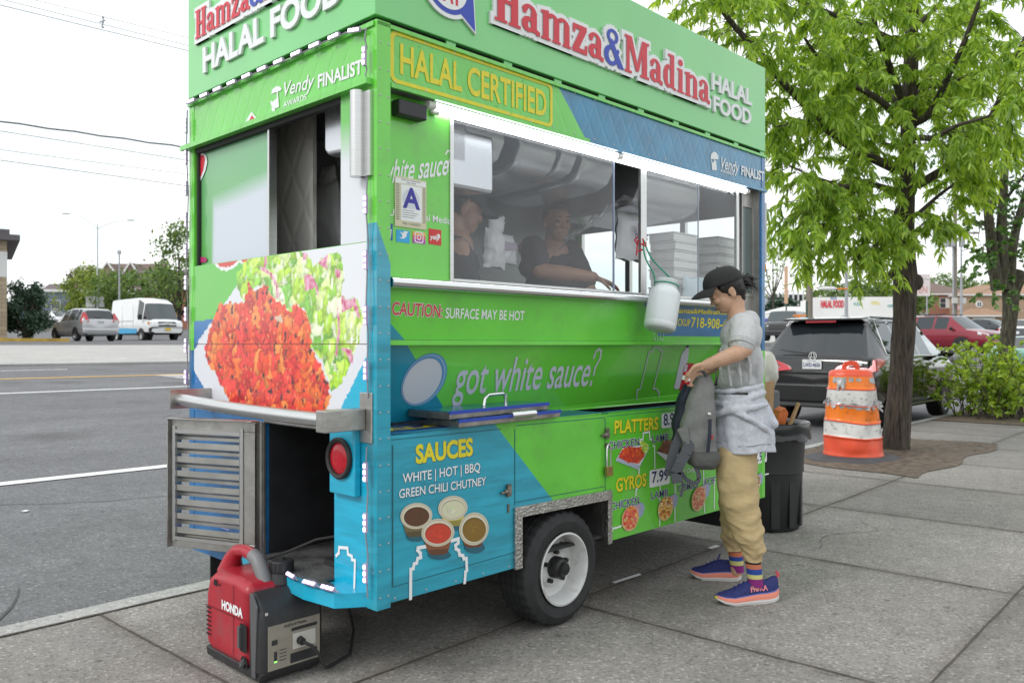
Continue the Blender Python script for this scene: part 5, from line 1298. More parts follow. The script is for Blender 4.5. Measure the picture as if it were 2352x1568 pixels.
for s_ in (1, -1):
 o = slab(suv, 'tail_lamp', LENSR, [(-2.36, s_ * .34, .925), (-2.36, s_ * .40, 1.00), (-2.34, s_ * .62, 1.085), (-2.26, s_ * .955, 1.11), (-2.28, s_ * .985, .93), (-2.37, s_ * .92, .90), (-2.40, s_ * .66, .895)], (-.10, 0, 0), .012)
 slab(suv, 'lamp_insert', LENSW, [(-2.475, s_ * .56, 1.00), (-2.475, s_ * .60, 1.045), (-2.475, s_ * .78, 1.06), (-2.475, s_ * .80, 1.015)], (-.006, 0, 0), 0, o)
 b = MB(); b.add([(-2.40, s_ * .99, .93), (-2.05, s_ * .994, 1.04), (-2.02, s_ * .994, 1.10), (-2.30, s_ * .965, 1.13)], [(0, 1, 2, 3)]); b.build('lamp_side', LENSR, o)
slab(suv, 'bumper', mat('bumper_black', (.012, .012, .013), .22), [(-2.40, .95, .40), (-2.40, .96, .60), (-2.40, .94, .72), (-2.40, -.94, .72), (-2.40, -.96, .60), (-2.40, -.95, .40)], (-.12, 0, 0), .05)
slab(suv, 'bumper_trim', mat('bumper_grey', (.05, .05, .052), .5), [(-2.42, .85, .34), (-2.42, .90, .45), (-2.42, -.90, .45), (-2.42, -.85, .34)], (-.07, 0, 0), .02)
slab(suv, 'tailgate_ridge', BLKP, [(-2.42, .86, .86), (-2.42, .82, .905), (-2.42, -.82, .905), (-2.42, -.86, .86)], (-.035, 0, 0), .012)
o = slab(suv, 'licence_plate', PLATEW, [(-2.452, .157, .945), (-2.452, .157, 1.10), (-2.452, -.157, 1.10), (-2.452, -.157, .945)], (-.012, 0, 0), .006)
SUVP = Plane((0, 0, 0), (0, -1, 0), (0, 0, 1))
b = MB(); PP = Plane((-2.466, 0, 0), (0, -1, 0), (0, 0, 1))
text(b, PP, 'LWD-4656', (-.135, .985), (.135, .985), .062, 0, bold=.02, off=.001); b.build('plate_lettering', mat('plate_ink', (.02, .03, .14), .4), o)
b = MB(); text(b, PP, 'NEW YORK', (-.07, 1.07), (.07, 1.07), .018, 0, off=.001); b.build('plate_lettering', MATS['plate_ink'], o)
b = MB(); P3 = Plane((-2.445, 0, 0), (0, -1, 0), (0, 0, 1))
text(b, P3, 'ACURA', (-.74, .955), (-.52, .955), .040, 0, bold=.02, off=.03); text(b, P3, 'MDX', (.42, .935), (.66, .935), .038, 0, bold=.02, off=.03)
o1 = ell(0, 1.155, .068, .068, 28); o2 = ell(0, 1.155, .054, .054, 28)
P4 = Plane((-2.395, 0, 0), (0, -1, 0), (0, 0, 1))
for i in range(28):
 j = (i + 1) % 28; flat(b, P4, [o1[i], o1[j], o2[j], o2[i]], 0, .03, .006)
for s_ in (-1, 1): flat(b, P4, [(s_ * .008, 1.205), (s_ * .022, 1.205), (s_ * .046, 1.112), (s_ * .028, 1.112)], 0, .03, .006)
flat(b, P4, [(-.02, 1.142), (.02, 1.142), (.022, 1.130), (-.022, 1.130)], 0, .031, .005)
b.build('badge', CHROME, suv)
slab(suv, 'spoiler', BLKP, [(-1.78, .66, 1.76), (-2.10, .64, 1.735), (-2.10, -.64, 1.735), (-1.78, -.66, 1.76)], (0, 0, .035), .012)
slab(suv, 'brake_lamp', mat('brake_lens', (.30, .01, .02), .2), [(-2.09, .25, 1.70), (-2.09, .25, 1.732), (-2.09, -.25, 1.732), (-2.09, -.25, 1.70)], (-.012, 0, 0))
b = MB(); b.tube([(-2.375, .10, 1.20), (-2.36, .35, 1.225), (-2.345, .58, 1.255)], [.014, .012, .007], 6); b.ball((-2.37, .06, 1.20), (.03, .05, .03)); b.build('wiper', TRIM, suv)
b = MB(); b.tube([(.3, -.62, 1.80), (-1.6, -.62, 1.79)], .016, 6); b.build('roof_rail', TRIM, suv); b = MB(); b.tube([(.3, .62, 1.80), (-1.6, .62, 1.79)], .016, 6); b.build('roof_rail', TRIM, suv)
b = MB(); b.prism([(-1.2, .03, 1.81), (-1.05, .03, 1.85), (-1.0, .03, 1.81)], (0, -.06, 0)); b.build('antenna_fin', BLKP, suv)
for s_ in (1, -1):
 b = MB(); b.tube([(-1.80, s_ * .945, 1.175), (-1.70, s_ * .945, 1.172), (1.40, s_ * .94, 1.135)], .010, 6); b.tube([(-1.80, s_ * .945, 1.175), (-1.70, s_ * .70, 1.735), (.60, s_ * .69, 1.74), (1.40, s_ * .80, 1.15)], .010, 6); b.build('window_trim', CHROME, suv)
 b = MB(); b.ball((1.05, s_ * 1.10, 1.19), (.08, .12, .085)); b.tube([(1.05, s_ * .95, 1.15), (1.05, s_ * 1.05, 1.17)], .03, 6); b.build('wing_mirror', BLKP, suv, smooth=True)
 b = MB(); b.box(-.95, .95, s_ * 1.0 - .015, s_ * 1.0 + .015, .33, .36); b.build('sill_trim', STEEL, suv)
 for xh in (-.75, .25):
  b = MB(); b.tube([(xh, s_ * 1.0, 1.02), (xh + .2, s_ * 1.0, 1.02)], .013, 6); b.build('door_handle', CHROME, suv)
 b = MB(); b.box(-1.0, -.992, s_ * .988 - .002, s_ * .988 + .002, .42, 1.10); b.box(-.04, -.032, s_ * .988 - .002, s_ * .988 + .002, .42, 1.10); b.build('door_seam', BLACK, suv)
# ---- silver hatchback across the road, tail towards the street
S_HAT = [(-2.02, .72, .42, .93, .95, .62), (-1.99, .80, .32, .98, 1.0, .64, 'r'), (-1.72, .84, .26, 1.00, 1.40, .58), (-1.66, .845, .25, 1.0, 1.455, .57), (-1.50, .845, .24, .99, 1.48, .575, 'g'), (-1.15, .845, .23, .98, 1.51, .58), (-1.05, .845, .23, .98, 1.515, .58, 'g'), (-.25, .845, .22, .95, 1.525, .58), (-.17, .845, .22, .95, 1.52, .58, 'g'), (.55, .845, .22, .92, 1.45, .57, ''), (.62, .845, .22, .92, 1.43, .56, 'fg'), (1.55, .83, .22, .90, .93, .66), (1.85, .78, .26, .80, .84, .58), (2.05, .66, .34, .66, .70, .48)]
SILV = paint('paint_silver', (.50, .50, .52), .55, .3)
SILV2 = paint('paint_pale_silver', (.62, .63, .66), .45, .3)
WHTP = paint('paint_white', (.74, .75, .76), 0, .3)
def place(px, Y, dz=0.): 
 x = (px - CXD) / FD * Y; return (x, Y, gz(x, Y) + dz)
QH = (QV.x, QV.y); NQ = (-QV.x, -QV.y)
hat = vehicle('hatchback', 'silver hatchback parked beside the white van across the road', 'car', place(192, 39.2, .0), QH, S_HAT, SILV, [(-1.25, .845), (1.28, .845)], .305, .19)
for s_ in (1, -1):
 o = slab(hat, 'tail_lamp', LENSR, [(-2.0, s_ * .50, .88), (-2.0, s_ * .56, 1.0), (-1.82, s_ * .60, 1.30), (-1.74, s_ * .70, 1.30), (-1.86, s_ * .84, 1.0), (-1.92, s_ * .84, .80)], (-.05, 0, 0), .01)
 slab(hat, 'lamp_insert', LENSW, [(-2.055, s_ * .54, .90), (-2.055, s_ * .60, .97), (-2.0, s_ * .76, .96), (-2.0, s_ * .76, .86)], (-.006, 0, 0), 0, o)
 b = MB(); b.ball((.72, s_ * .96, .98), (.07, .10, .07)); b.build('wing_mirror', SILV, hat, smooth=True)
o = slab(hat, 'licence_plate', PLATEW, [(-2.03, .15, .80), (-2.03, .15, .94), (-2.03, -.15, .94), (-2.03, -.15, .80)], (-.012, 0, 0)); b = MB(); PP = Plane((-2.043, 0, 0), (0, -1, 0), (0, 0, 1)); text(b, PP, 'HXF-4910', (-.12, .835), (.12, .835), .06, 0, bold=.02, off=.002); b.build('plate_lettering', MATS['plate_ink'], o)
slab(hat, 'bumper', SILV, [(-1.95, .80, .36), (-1.95, .82, .60), (-1.95, -.82, .60), (-1.95, -.80, .36)], (-.12, 0, 0), .05)
slab(hat, 'bumper_trim', TRIM, [(-2.06, .72, .44), (-2.06, .72, .47), (-2.06, -.72, .47), (-2.06, -.72, .44)], (-.02, 0, 0)); slab(hat, 'bumper_trim', mat('bumper_grey2', (.22, .22, .23), .5), [(-2.05, .60, .30), (-2.05, .65, .37), (-2.05, -.65, .37), (-2.05, -.60, .30)], (-.03, 0, 0))
b = MB(); b.tube([(-1.985, -.05, 1.06), (-1.94, .3, 1.09)], .012, 6); b.build('wiper', TRIM, hat)
# ---- white delivery van with a blue lower side
S_VAN = [(-2.78, .92, .50, 1.38, 2.36, .80), (-2.74, .99, .42, 1.40, 2.44, .83), (-2.55, 1.02, .38, 1.40, 2.50, .85), (.70, 1.03, .38, 1.38, 2.52, .86), (1.00, 1.03, .38, 1.36, 2.48, .85, 'g'), (1.62, 1.02, .38, 1.30, 2.24, .82), (1.70, 1.02, .38, 1.29, 2.18, .81, 'fg'), (2.42, .99, .38, 1.18, 1.24, .80), (2.62, .96, .40, 1.08, 1.14, .74), (2.76, .88, .46, .90, .95, .66)]
van = vehicle('delivery_van', 'white delivery van with blue lower side and yellow plate, facing the road', 'van', place(336, 49.5, -.05), NQ, S_VAN, WHTP, [(-1.75, 1.03), (1.60, 1.03)], .35, .24, rim='steel', lower=TRIM)
for s_ in (1, -1):
 b = MB(); b.add([(-2.5, s_ * 1.034, .44), (1.05, s_ * 1.034, .44), (1.05, s_ * 1.038, .72), (-2.5, s_ * 1.036, .80)], [(0, 1, 2, 3)]); b.build('side_stripe', mat('stripe_blue', (.03, .36, .66), .35), van)
 o = slab(van, 'headlamp', LENSW, [(2.56, s_ * .62, 1.02), (2.50, s_ * .94, 1.08), (2.44, s_ * .98, .92), (2.60, s_ * .64, .88)], (.14, 0, 0), .01)
 slab(van, 'indicator_lamp', LENSA, [(2.48, s_ * .90, 1.07), (2.40, s_ * 1.0, 1.10), (2.40, s_ * 1.0, .94), (2.48, s_ * .94, .92)], (.09, 0, 0), 0, o)
 b = MB(); b.box(1.72, 1.86, s_ * 1.18 - .10, s_ * 1.18 + .10, 1.22, 1.52); b.tube([(1.75, s_ * 1.0, 1.28), (1.78, s_ * 1.15, 1.30)], .03, 6); b.build('wing_mirror', TRIM, van, bevel=.03)
 b = MB(); b.box(-2.4, .55, s_ * 1.033 - .004, s_ * 1.033 + .004, 1.16, 1.19); b.box(-.95, -.94, s_ * 1.028 - .006, s_ * 1.028 + .006, .80, 2.1); b.box(.58, .59, s_ * 1.028 - .006, s_ * 1.028 + .006, .80, 2.1); b.build('side_rail', mat('seam_grey', (.35, .35, .36), .5), van)
slab(van, 'bumper', mat('bumper_dark', (.06, .06, .065), .6), [(2.45, .98, .42), (2.45, .99, .74), (2.66, .90, .80), (2.66, -.90, .80), (2.45, -.99, .74), (2.45, -.98, .42)], (.18, 0, 0), .05)
slab(van, 'grille', TRIM, [(2.72, .52, .84), (2.64, .56, 1.02), (2.60, .48, 1.10), (2.60, -.48, 1.10), (2.64, -.56, 1.02), (2.72, -.52, .84)], (.08, 0, 0), .02)
b = MB(); b.lathe([(.001, .005), (.06, .004), (.075, 0)], 18, Matrix.Translation((2.79, 0, .98)) @ Matrix.Rotation(R(90), 4, 'Y') @ Matrix.Diagonal((.55, 1.5, 1, 1))); b.build('badge', STEEL, van)
slab(van, 'licence_plate', PLATEY, [(2.845, .16, .60), (2.845, .16, .74), (2.845, -.16, .74), (2.845, -.16, .60)], (.012, 0, 0))
# ---- the others
S_SUV2 = [(x * .94, hw * .93, zb, zbl / sx * .98, zr / sx * .97, hwr * .93, *f) for (x, hw, zb, zbl, zr, hwr, *f) in S_SUV]
def face_front(v, hw, x=2.2, zl=.78, m=LENSW, gr=True):
 for s_ in (1, -1):
  slab(v, 'headlamp', m, [(x - .05, s_ * hw * .55, zl - .05), (x - .10, s_ * hw * .58, zl + .04), (x - .28, s_ * hw * .97, zl + .12), (x - .25, s_ * hw * .99, zl), (x - .10, s_ * hw * .80, zl - .06)], (.10, 0, 0), .01)
  b = MB(); b.ball((x - 1.35, s_ * (hw + .10), 1.10), (.07, .11, .08)); b.build('wing_mirror', TRIM, v, smooth=True)
 if gr: slab(v, 'grille', TRIM, [(x, hw * .55, zl - .22), (x - .04, hw * .55, zl + .03), (x - .04, -hw * .55, zl + .03), (x, -hw * .55, zl - .22)], (.09, 0, 0), .02)
 slab(v, 'bumper', TRIM, [(x - .1, hw * .9, .30), (x - .1, hw * .92, .46), (x - .1, -hw * .92, .46), (x - .1, -hw * .9, .30)], (.16, 0, 0), .03)
v = vehicle('pale_suv', 'pale silver SUV far back behind the hatchback, by the blue house', 'car', place(120, 84, 0), (.93, -.36), S_SUV2, SILV2, [(-1.33, .91), (1.27, .91)], .35, .22); face_front(v, .91)
REDP = paint('paint_dark_red', (.23, .012, .028), .3, .25)
v = vehicle('red_suv', 'dark red SUV standing behind the parked black SUV', 'car', place(2172, 37, .30), (.50, -.86), S_SUV2, REDP, [(-1.33, .91), (1.27, .91)], .35, .22); face_front(v, .91, 2.22, .82)
b = MB(); b.box(-1.4, .4, .58, .62, 1.71, 1.75); b.box(-1.4, .4, -.62, -.58, 1.71, 1.75); b.build('roof_rail', TRIM, v)
GRYP = paint('paint_dark_grey', (.055, .06, .065), .4, .25)
S_JEEP = [(-2.15, .88, .45, 1.15, 1.70, .74), (-2.10, .92, .42, 1.16, 1.80, .76, 'g'), (-.95, .93, .40, 1.16, 1.83, .77), (-.85, .93, .40, 1.16, 1.83, .77, 'g'), (.10, .93, .40, 1.15, 1.82, .77), (.18, .93, .40, 1.15, 1.82, .77, 'g'), (.72, .93, .40, 1.14, 1.78, .76), (.78, .93, .40, 1.14, 1.76, .76, 'f'), (1.20, .92, .40, 1.12, 1.16, .78), (2.10, .86, .42, 1.02, 1.08, .70), (2.2, .80, .5, .94, .98, .64)]
v = vehicle('grey_suv', 'dark grey boxy SUV coming along the road, just past the end of the cart', 'car', place(1806, 50, .25), (-.52, -.85), S_JEEP, GRYP, [(-1.4, .93), (1.4, .93)], .40, .26, arch=1.25, glass=CARGLASS2); face_front(v, .90, 2.2, .90)
for s_ in (1, -1): slab(v, 'indicator_lamp', LENSA, [(1.85, s_ * .95, .86), (1.85, s_ * .95, .94), (1.6, s_ * .96, .96), (1.6, s_ * .96, .90)], (0, s_ * .02, 0))
S_SED = [(-2.3, .80, .40, .90, .92, .66), (-2.2, .86, .30, .98, 1.02, .72), (-1.75, .89, .26, 1.0, 1.06, .72, 'r'), (-1.05, .90, .24, .98, 1.40, .60), (-.98, .90, .24, .98, 1.42, .60, 'g'), (-.10, .90, .24, .95, 1.45, .61), (-.03, .90, .24, .95, 1.45, .61, 'g'), (.58, .90, .24, .93, 1.38, .60), (.62, .90, .24, .93, 1.36, .59, 'fg'), (1.35, .88, .24, .92, .96, .70), (2.05, .82, .28, .78, .84, .60), (2.3, .70, .36, .62, .68, .5)]
v = vehicle('dark_sedan', 'black sedan facing this way behind the bush, before the tan house', 'car', place(2266, 62, .25), (.45, -.89), S_SED, paint('paint_blue_black', (.03, .035, .045), .4, .2), [(-1.4, .90), (1.35, .90)], .33, .22); face_front(v, .88, 2.2, .72)
v = vehicle('white_sedan', 'white sedan with a dark rear seen between the small tree and the edge', 'car', place(2348, 45, .38), (.62, .78), S_SED, WHTP, [(-1.4, .90), (1.35, .90)], .33, .22)
slab(v, 'rear_panel', GRYP, [(-2.31, .66, .55), (-2.26, .74, .96), (-2.26, -.74, .96), (-2.31, -.66, .55)], (-.05, 0, 0)); slab(v, 'licence_plate', PLATEW, [(-2.37, .15, .66), (-2.37, .15, .80), (-2.37, -.15, .80), (-2.37, -.15, .66)], (-.012, 0, 0))
for s_ in (1, -1): slab(v, 'tail_lamp', LENSR, [(-2.3, s_ * .55, .82), (-2.3, s_ * .55, .92), (-2.2, s_ * .86, .96), (-2.2, s_ * .86, .82)], (-.06, 0, 0))
v = vehicle('green_car', 'pale green car mostly hidden by the leafy bush', 'car', place(2362, 27, -.05), (.62, .78), S_SED, paint('paint_pale_green', (.16, .36, .30), .3, .3), [(-1.4, .90), (1.35, .90)], .33, .22); 
# ------------------------------------------------------------------ buildings, poles and wires
def brick_mat(name, c1, c2, mortar, scale=1., bw=.24, bh=.075):
 m = bpy.data.materials.new(name); m.use_nodes = True; t = m.node_tree; p = t.nodes['Principled BSDF']
 b_ = t.nodes.new('ShaderNodeTexBrick'); tcn = t.nodes.new('ShaderNodeTexCoord'); sp = t.nodes.new('ShaderNodeSeparateXYZ'); cb = t.nodes.new('ShaderNodeCombineXYZ'); ad = t.nodes.new('ShaderNodeMath'); ad.operation = 'ADD'
 t.links.new(tcn.outputs['Object'], sp.inputs[0]); t.links.new(sp.outputs[0], ad.inputs[0]); t.links.new(sp.outputs[1], ad.inputs[1]); t.links.new(ad.outputs[0], cb.inputs[0]); t.links.new(sp.outputs[2], cb.inputs[1]); t.links.new(cb.outputs[0], b_.inputs['Vector'])
 b_.inputs['Color1'].default_value = (*c1, 1); b_.inputs['Color2'].default_value = (*c2, 1); b_.inputs['Mortar'].default_value = (*mortar, 1)
 b_.inputs['Scale'].default_value = 1; b_.inputs['Brick Width'].default_value = bw; b_.inputs['Row Height'].default_value = bh; b_.inputs['Mortar Size'].default_value = bh * .08
 t.links.new(b_.outputs[0], p.inputs['Base Color']); p.inputs['Roughness'].default_value = .9; MATS[name] = m; return m
CMU = brick_mat('split_block_tan', (.42, .34, .24), (.34, .27, .19), (.27, .22, .16), bw=.4, bh=.2)
RBRICK = brick_mat('red_brick', (.36, .135, .085), (.28, .10, .07), (.30, .22, .18))
TBRICK = brick_mat('tan_brick', (.40, .27, .18), (.33, .22, .15), (.38, .32, .26))
DBRICK = brick_mat('dark_brick', (.23, .155, .14), (.19, .13, .115), (.22, .18, .16))
ROOFB = mat('roof_brown', (.175, .125, .11), .9, var=.15, vscale=3); ROOFT = mat('roof_tan', (.33, .21, .14), .9, var=.15, vscale=3); ROOFG = mat('roof_purple_grey', (.16, .125, .135), .9, var=.15, vscale=3)
WTRIM = mat('white_trim', (.70, .70, .70), .6); WPANE = mat('window_pane_dark', (.05, .06, .07), .08, spec=.8); STUCCO = mat('white_stucco', (.70, .70, .69), .8, var=.05, vscale=.6)
GALV = mat('galvanised', (.36, .37, .39), .5, .6, var=.1, vscale=6); WOODP = mat('pole_wood', (.20, .175, .14), .95, var=.25, vscale=6, stretch=(4, 4, .4)); DKG = mat('dark_green_steel', (.02, .06, .045), .5)
LENSP = mat('lamp_glass', (.6, .6, .58), .3)
def bld(name, label, cat, px, Y, z=None, rz=0., group=None):
 p = at(px, 790, Y); zz = gz(p.x, p.y) if z is None else z
 return thing(name, label, cat, (p.x, p.y, zz), rz, group)
def window(root, x, y, z, w_, h, face=-1, mull=True, ac=False, fm=None):
 b = MB(); t = .06
 f = face
 for x0, x1, z0, z1 in ((x - w_ / 2 - t, x + w_ / 2 + t, z - t, z), (x - w_ / 2 - t, x + w_ / 2 + t, z + h, z + h + t), (x - w_ / 2 - t, x - w_ / 2, z, z + h), (x + w_ / 2, x + w_ / 2 + t, z, z + h)): b.box(x0, x1, y - .06, y + .02, z0, z1)
 if mull: b.box(x - w_ / 2, x + w_ / 2, y - .04, y + .01, z + h / 2 - .03, z + h / 2 + .03)
 o = b.build('window', fm or WTRIM, root); b = MB(); b.box(x - w_ / 2, x + w_ / 2, y - .02, y + .01, z, z + h); b.build('pane', WPANE, o); return o
def hip_roof(root, x0, x1, y0, y1, z, h, m, over=.4, ridge=.35, name='roof'):
 b = MB(); a, c_, d, e = x0 - over, x1 + over, y0 - over, y1 + over; rx = (c_ - a) * ridge / 2 * (1 if c_ - a > e - d else .3); mx_, my = (a + c_) / 2, (d + e) / 2
 b.add([(a, d, z), (c_, d, z), (c_, e, z), (a, e, z), (mx_ - rx, my, z + h), (mx_ + rx, my, z + h)], [(0, 1, 5, 4), (1, 2, 5), (2, 3, 4, 5), (3, 0, 4), (3, 2, 1, 0)])
 o = b.build(name, m, root); b = MB(); b.box(a - .02, c_ + .02, d - .02, e + .02, z - .22, z - .01); b.build('eaves', WTRIM, o); return o
r = bld('shop_building', 'tan block shop with a white band and grey overhanging roof at the far left edge', 'building', 16, 36.5, 1.30, R(33))
b = MB(); b.box(-14, 0, 0, 9, -.3, 4.55); b.build('wall', CMU, r); b = MB(); b.box(-14, .012, -.012, 9, 2.96, 4.08); b.build('wall_band', STUCCO, r)
b = MB(); b.box(-14.3, .48, -.5, 9.4, 4.552, 4.80, 0); b.box(-14.3, .10, -.1, 9.2, 4.801, 5.06, 0); b.build('roof', mat('fascia_grey', (.115, .105, .11), .7), r)
b = MB(); n = 24
for i in range(n):
 def kp(f, o_): p = at(-60 + 215 * f, 790, 33.5 + 2.6 * f); return Vector((p.x, p.y + o_, gz(p.x, p.y + o_)))
 p0_, p1_, p2_, p3_ = kp(i / n, 0), kp((i + 1) / n, 0), kp((i + 1) / n, .18), kp(i / n, .18); u = Vector((0, 0, .13))
 b.hexa([p0_ - u, p1_ - u, p2_ - u, p3_ - u, p0_ + u, p1_ + u, p2_ + u, p3_ + u])
tag(b.build('yellow_kerb', mat('kerb_yellow_paint', (.50, .33, .07), .8, var=.3, vscale=3)), kind='structure')
b = MB()
def isl(u, v): p = at(-60 + 210 * u, 790, 33.7 + 2.6 * u + 3.2 * v); return (p.x, p.y, gz(p.x, p.y) + .09 + .05 * noise.noise((p.x, p.y, 1)))
b.grid(isl, 20, 8); tag(b.build('planting_island', M_DIRT, smooth=True), kind='structure')
r = bld('blue_house', 'blue grey flat roofed house with one white framed window, behind the evergreen shrub', 'house', 122, 98, None, R(10))
b = MB(); b.box(-4.2, 4.2, 0, 9, -1, 4.05); b.build('wall', mat('siding_blue', (.135, .17, .225), .7, var=.05, vscale=2), r); b = MB(); b.box(-4.4, 4.4, -.2, 9.2, 4.05, 4.35); b.build('cornice', WTRIM, r)
window(r, .3, 0, 1.0, .95, 2.0); b = MB(); b.tube([(-1.9, -.08, -.2), (-1.9, -.08, 4.0)], .05, 6); b.build('downpipe', WTRIM, r)
def gabled(px, Y, wd, hw, hr, m, rm, label, gables, rz=0.):
 r = bld('gabled_house', label, 'house', px, Y, None, rz, 'gabled houses across the lot'); b = MB(); b.box(-wd / 2, wd / 2, 0, 8, -1, hw); b.build('wall', m, r)
 b = MB(); b.add([(-wd / 2 - .3, -.3, hw), (wd / 2 + .3, -.3, hw), (wd / 2 + .3, 8.3, hw), (-wd / 2 - .3, 8.3, hw), (-wd / 2 - .3, 4, hw + hr), (wd / 2 + .3, 4, hw + hr)], [(0, 1, 5, 4), (2, 3, 4, 5), (1, 2, 5), (3, 0, 4), (3, 2, 1, 0)]); b.build('roof', rm, r)
 for gx, gw_ in gables:
  b = MB(); b.prism([(gx - gw_ / 2, -.35, hw - .1), (gx + gw_ / 2, -.35, hw - .1), (gx, -.35, hw + hr * .92)], (0, 3.8, 0)); g_ = b.build('gable', m, r)
  b = MB()
  for s_ in (-1, 1): b.prism([(gx + s_ * gw_ / 2, -.40, hw - .2), (gx + s_ * (gw_ / 2 + .35), -.40, hw - .2), (gx, -.40, hw + hr * 1.02), (gx, -.40, hw + hr * .88)], (0, -.12, 0))
  b.build('gable_trim', WTRIM, g_)
 for x in (-wd / 4, wd / 4): window(r, x, -.02, hw - 2.2, 1.0, 1.3)
 return r
gabled(232, 135, 9.5, 7.0, 2.6, DBRICK, ROOFB, 'brown roofed house with two small white edged gables, left of the lamp post', [(-2.6, 2.6), (1.8, 2.6)])
gabled(288, 132, 9.0, 7.2, 2.9, DBRICK, ROOFB, 'brown roofed house with two tall white edged gables, above the white van', [(-2.7, 4.0), (1.0, 3.6)])
gabled(345, 128, 11, 6.4, 2.4, mat('siding_mauve', (.25, .2, .21), .8), ROOFG, 'house with a long purple grey roof behind the van and the leafy tree', [])
gabled(405, 90, 8, 4.0, 2.0, RBRICK, ROOFB, 'red brick house mostly behind the leafy tree by the cart', [])
gabled(268, 160, 30, 6.0, 2.0, DBRICK, ROOFG, 'long low brick row behind the gabled houses', [])
def street_lamp(px, Y, h, arms, label, r0=.11, m=GALV, group=None, z=None):
 r = bld('street_lamp', label, 'street lamp', px, Y, z, 0, group); b = MB(); b.tube([(0, 0, -.4), (0, 0, h * .5), (0, 0, h)], [r0, r0 * .8, r0 * .55], 10); b.build('pole', m, r, smooth=True)
 for dx, dz, dy in arms:
  b = MB(); P = [(0, 0, h - .4)] + [(dx * f, dy * f, h - .4 + dz * (1 - (1 - f) ** 1.8)) for f in (.25, .5, .75, 1)]; b.tube(P, [.035, .035, .03, .025, .022], 6); o = b.build('arm', m, r, smooth=True)
  b = MB(); s_ = 1 if dx > 0 else -1; b.ball((dx + s_ * .35, dy, h - .4 + dz + .02), (.42, .14, .06)); b.build('lamp_head', mat('lamp_head_grey', (.45, .46, .47), .5), o, smooth=True)
 return r
r = street_lamp(224, 75, 9.6, [(-2.5, 1.35, 0), (2.4, .85, .6)], 'tall grey street lamp with two arms, rising above the silver hatchback', .10, mat('lamp_pale_steel', (.52, .56, .57), .5))
b = MB(); b.box(-1.0, -.16, -.12, -.08, 2.1, 3.1); b.build('sign_panel', mat('sign_back_grey', (.5, .5, .51), .6), r); b = MB(); b.box(.16, .66, -.12, -.08, 2.1, 3.1); b.build('sign_panel', MATS['sign_back_grey'], r)
b = MB(); b.box(.06, .30, -.1, .1, 3.3, 4.2); b.box(.02, .14, -.06, .06, 4.2, 5.3); b.build('signal_box', mat('box_grey_brown', (.25, .22, .22), .6), r)
r = bld('thin_pole', 'thin pale pole with a small sign, left of the white van roof', 'pole', 274, 70); b = MB(); b.tube([(0, 0, -.3), (0, 0, 6.9)], [.10, .06], 8); b.build('pole', GALV, r); b = MB(); b.box(-.42, .42, -.1, -.05, 2.05, 2.5); b.build('sign_panel', WTRIM, r); b = MB(); b.box(-.12, .12, -.12, .12, 6.6, 6.9); b.build('pole_cap', GALV, r)
r = bld('brick_house', 'red brick two storey house with brown hip roof and white windows', 'house', 2142, 140, 4.1, R(-2))
b = MB(); b.box(-8, 7.0, 0, 10, -2, 5.5); b.build('wall', RBRICK, r); b = MB(); b.box(7.0, 13, 3, 11, -2, 5.2); b.build('wing', DBRICK, r)
hip_roof(r, -8, 7.0, 0, 10, 5.75, 2.2, ROOFB); hip_roof(r, 7.5, 13, 3, 11, 5.45, 1.2, ROOFB)
for x, w_, z, h in ((1.7, .9, 3.35, 1.6), (4.5, .9, 3.35, 1.6), (3.6, .9, .3, 1.3), (4.9, .8, .3, 1.3)): window(r, x, 0, z, w_, h)
b = MB(); b.box(2.2, 4.0, -.05, .0, 3.3, 5.0); b.build('window_infill', WTRIM, r); window(r, 10.6, 3, 3.3, .9, 1.4); window(r, 10.4, 3, .1, .7, 1.4)
b = MB(); b.add([(-9, -3.2, 1.6), (-1.2, -3.2, 1.6), (-1.2, 0, 2.6), (-9, 0, 2.6), (-9, -3.2, 1.4), (-1.2, -3.2, 1.4), (-1.2, 0, 1.4), (-9, 0, 1.4)], [(0, 1, 2, 3), (4, 7, 6, 5), (0, 4, 5, 1), (1, 5, 6, 2), (0, 3, 7, 4)]); b.build('porch_roof', mat('roof_shingle_grey', (.2, .2, .2), .9), r)
b = MB(); b.tube([(7.05, -.08, 0), (7.05, -.08, 5.4)], .07, 6); b.build('downpipe', WTRIM, r)
r = bld('tan_house', 'tan brick house with white barred door under a small hipped porch roof', 'house', 2300, 136, 4.1, R(-2))
b = MB(); b.box(-6.6, 12, 0, 10, -2, 5.2); b.build('wall', TBRICK, r); hip_roof(r, -6.6, 12, 0, 10, 5.4, 1.9, ROOFT)
b = MB(); b.box(-6.9, -1.2, -2.2, -.0, -2, 1.62); b.build('porch', TBRICK, r); hip_roof(r, -7.8, -.6, -2.6, .4, 1.85, 1.2, ROOFT, .5, .3, 'porch_roof')
b = MB(); b.box(-5.8, -2.2, -2.26, -2.2, -1.8, 1.55); d_ = b.build('door', WTRIM, r); b = MB()
for x0 in (-5.6, -3.85):
 for k in range(6): b.box(x0 + .12 + k * .25, x0 + .22 + k * .25, -2.30, -2.26, -.9, .0)
 b.box(x0 + .4, x0 + 1.2, -2.3, -2.26, .6, 1.2)
b.build('door_bars', WPANE, d_)
b = MB(); M = Matrix.Translation((-3.6, -.02, 3.75)) @ Matrix.Rotation(R(90), 4, 'X'); b.lathe([(.001, .05), (.55, .05), (.6, 0)], 20, M); o = b.build('round_window', WTRIM, r); b = MB(); b.box(-3.9, -3.66, -.09, -.05, 3.4, 4.1); b.box(-3.54, -3.3, -.09, -.05, 3.4, 4.1); b.build('pane', WPANE, o)
window(r, 5.2, 0, 3.2, .9, 1.6); window(r, 5.4, 0, -.3, 1.0, 1.6)
b = MB(); rnd = random.Random(2)
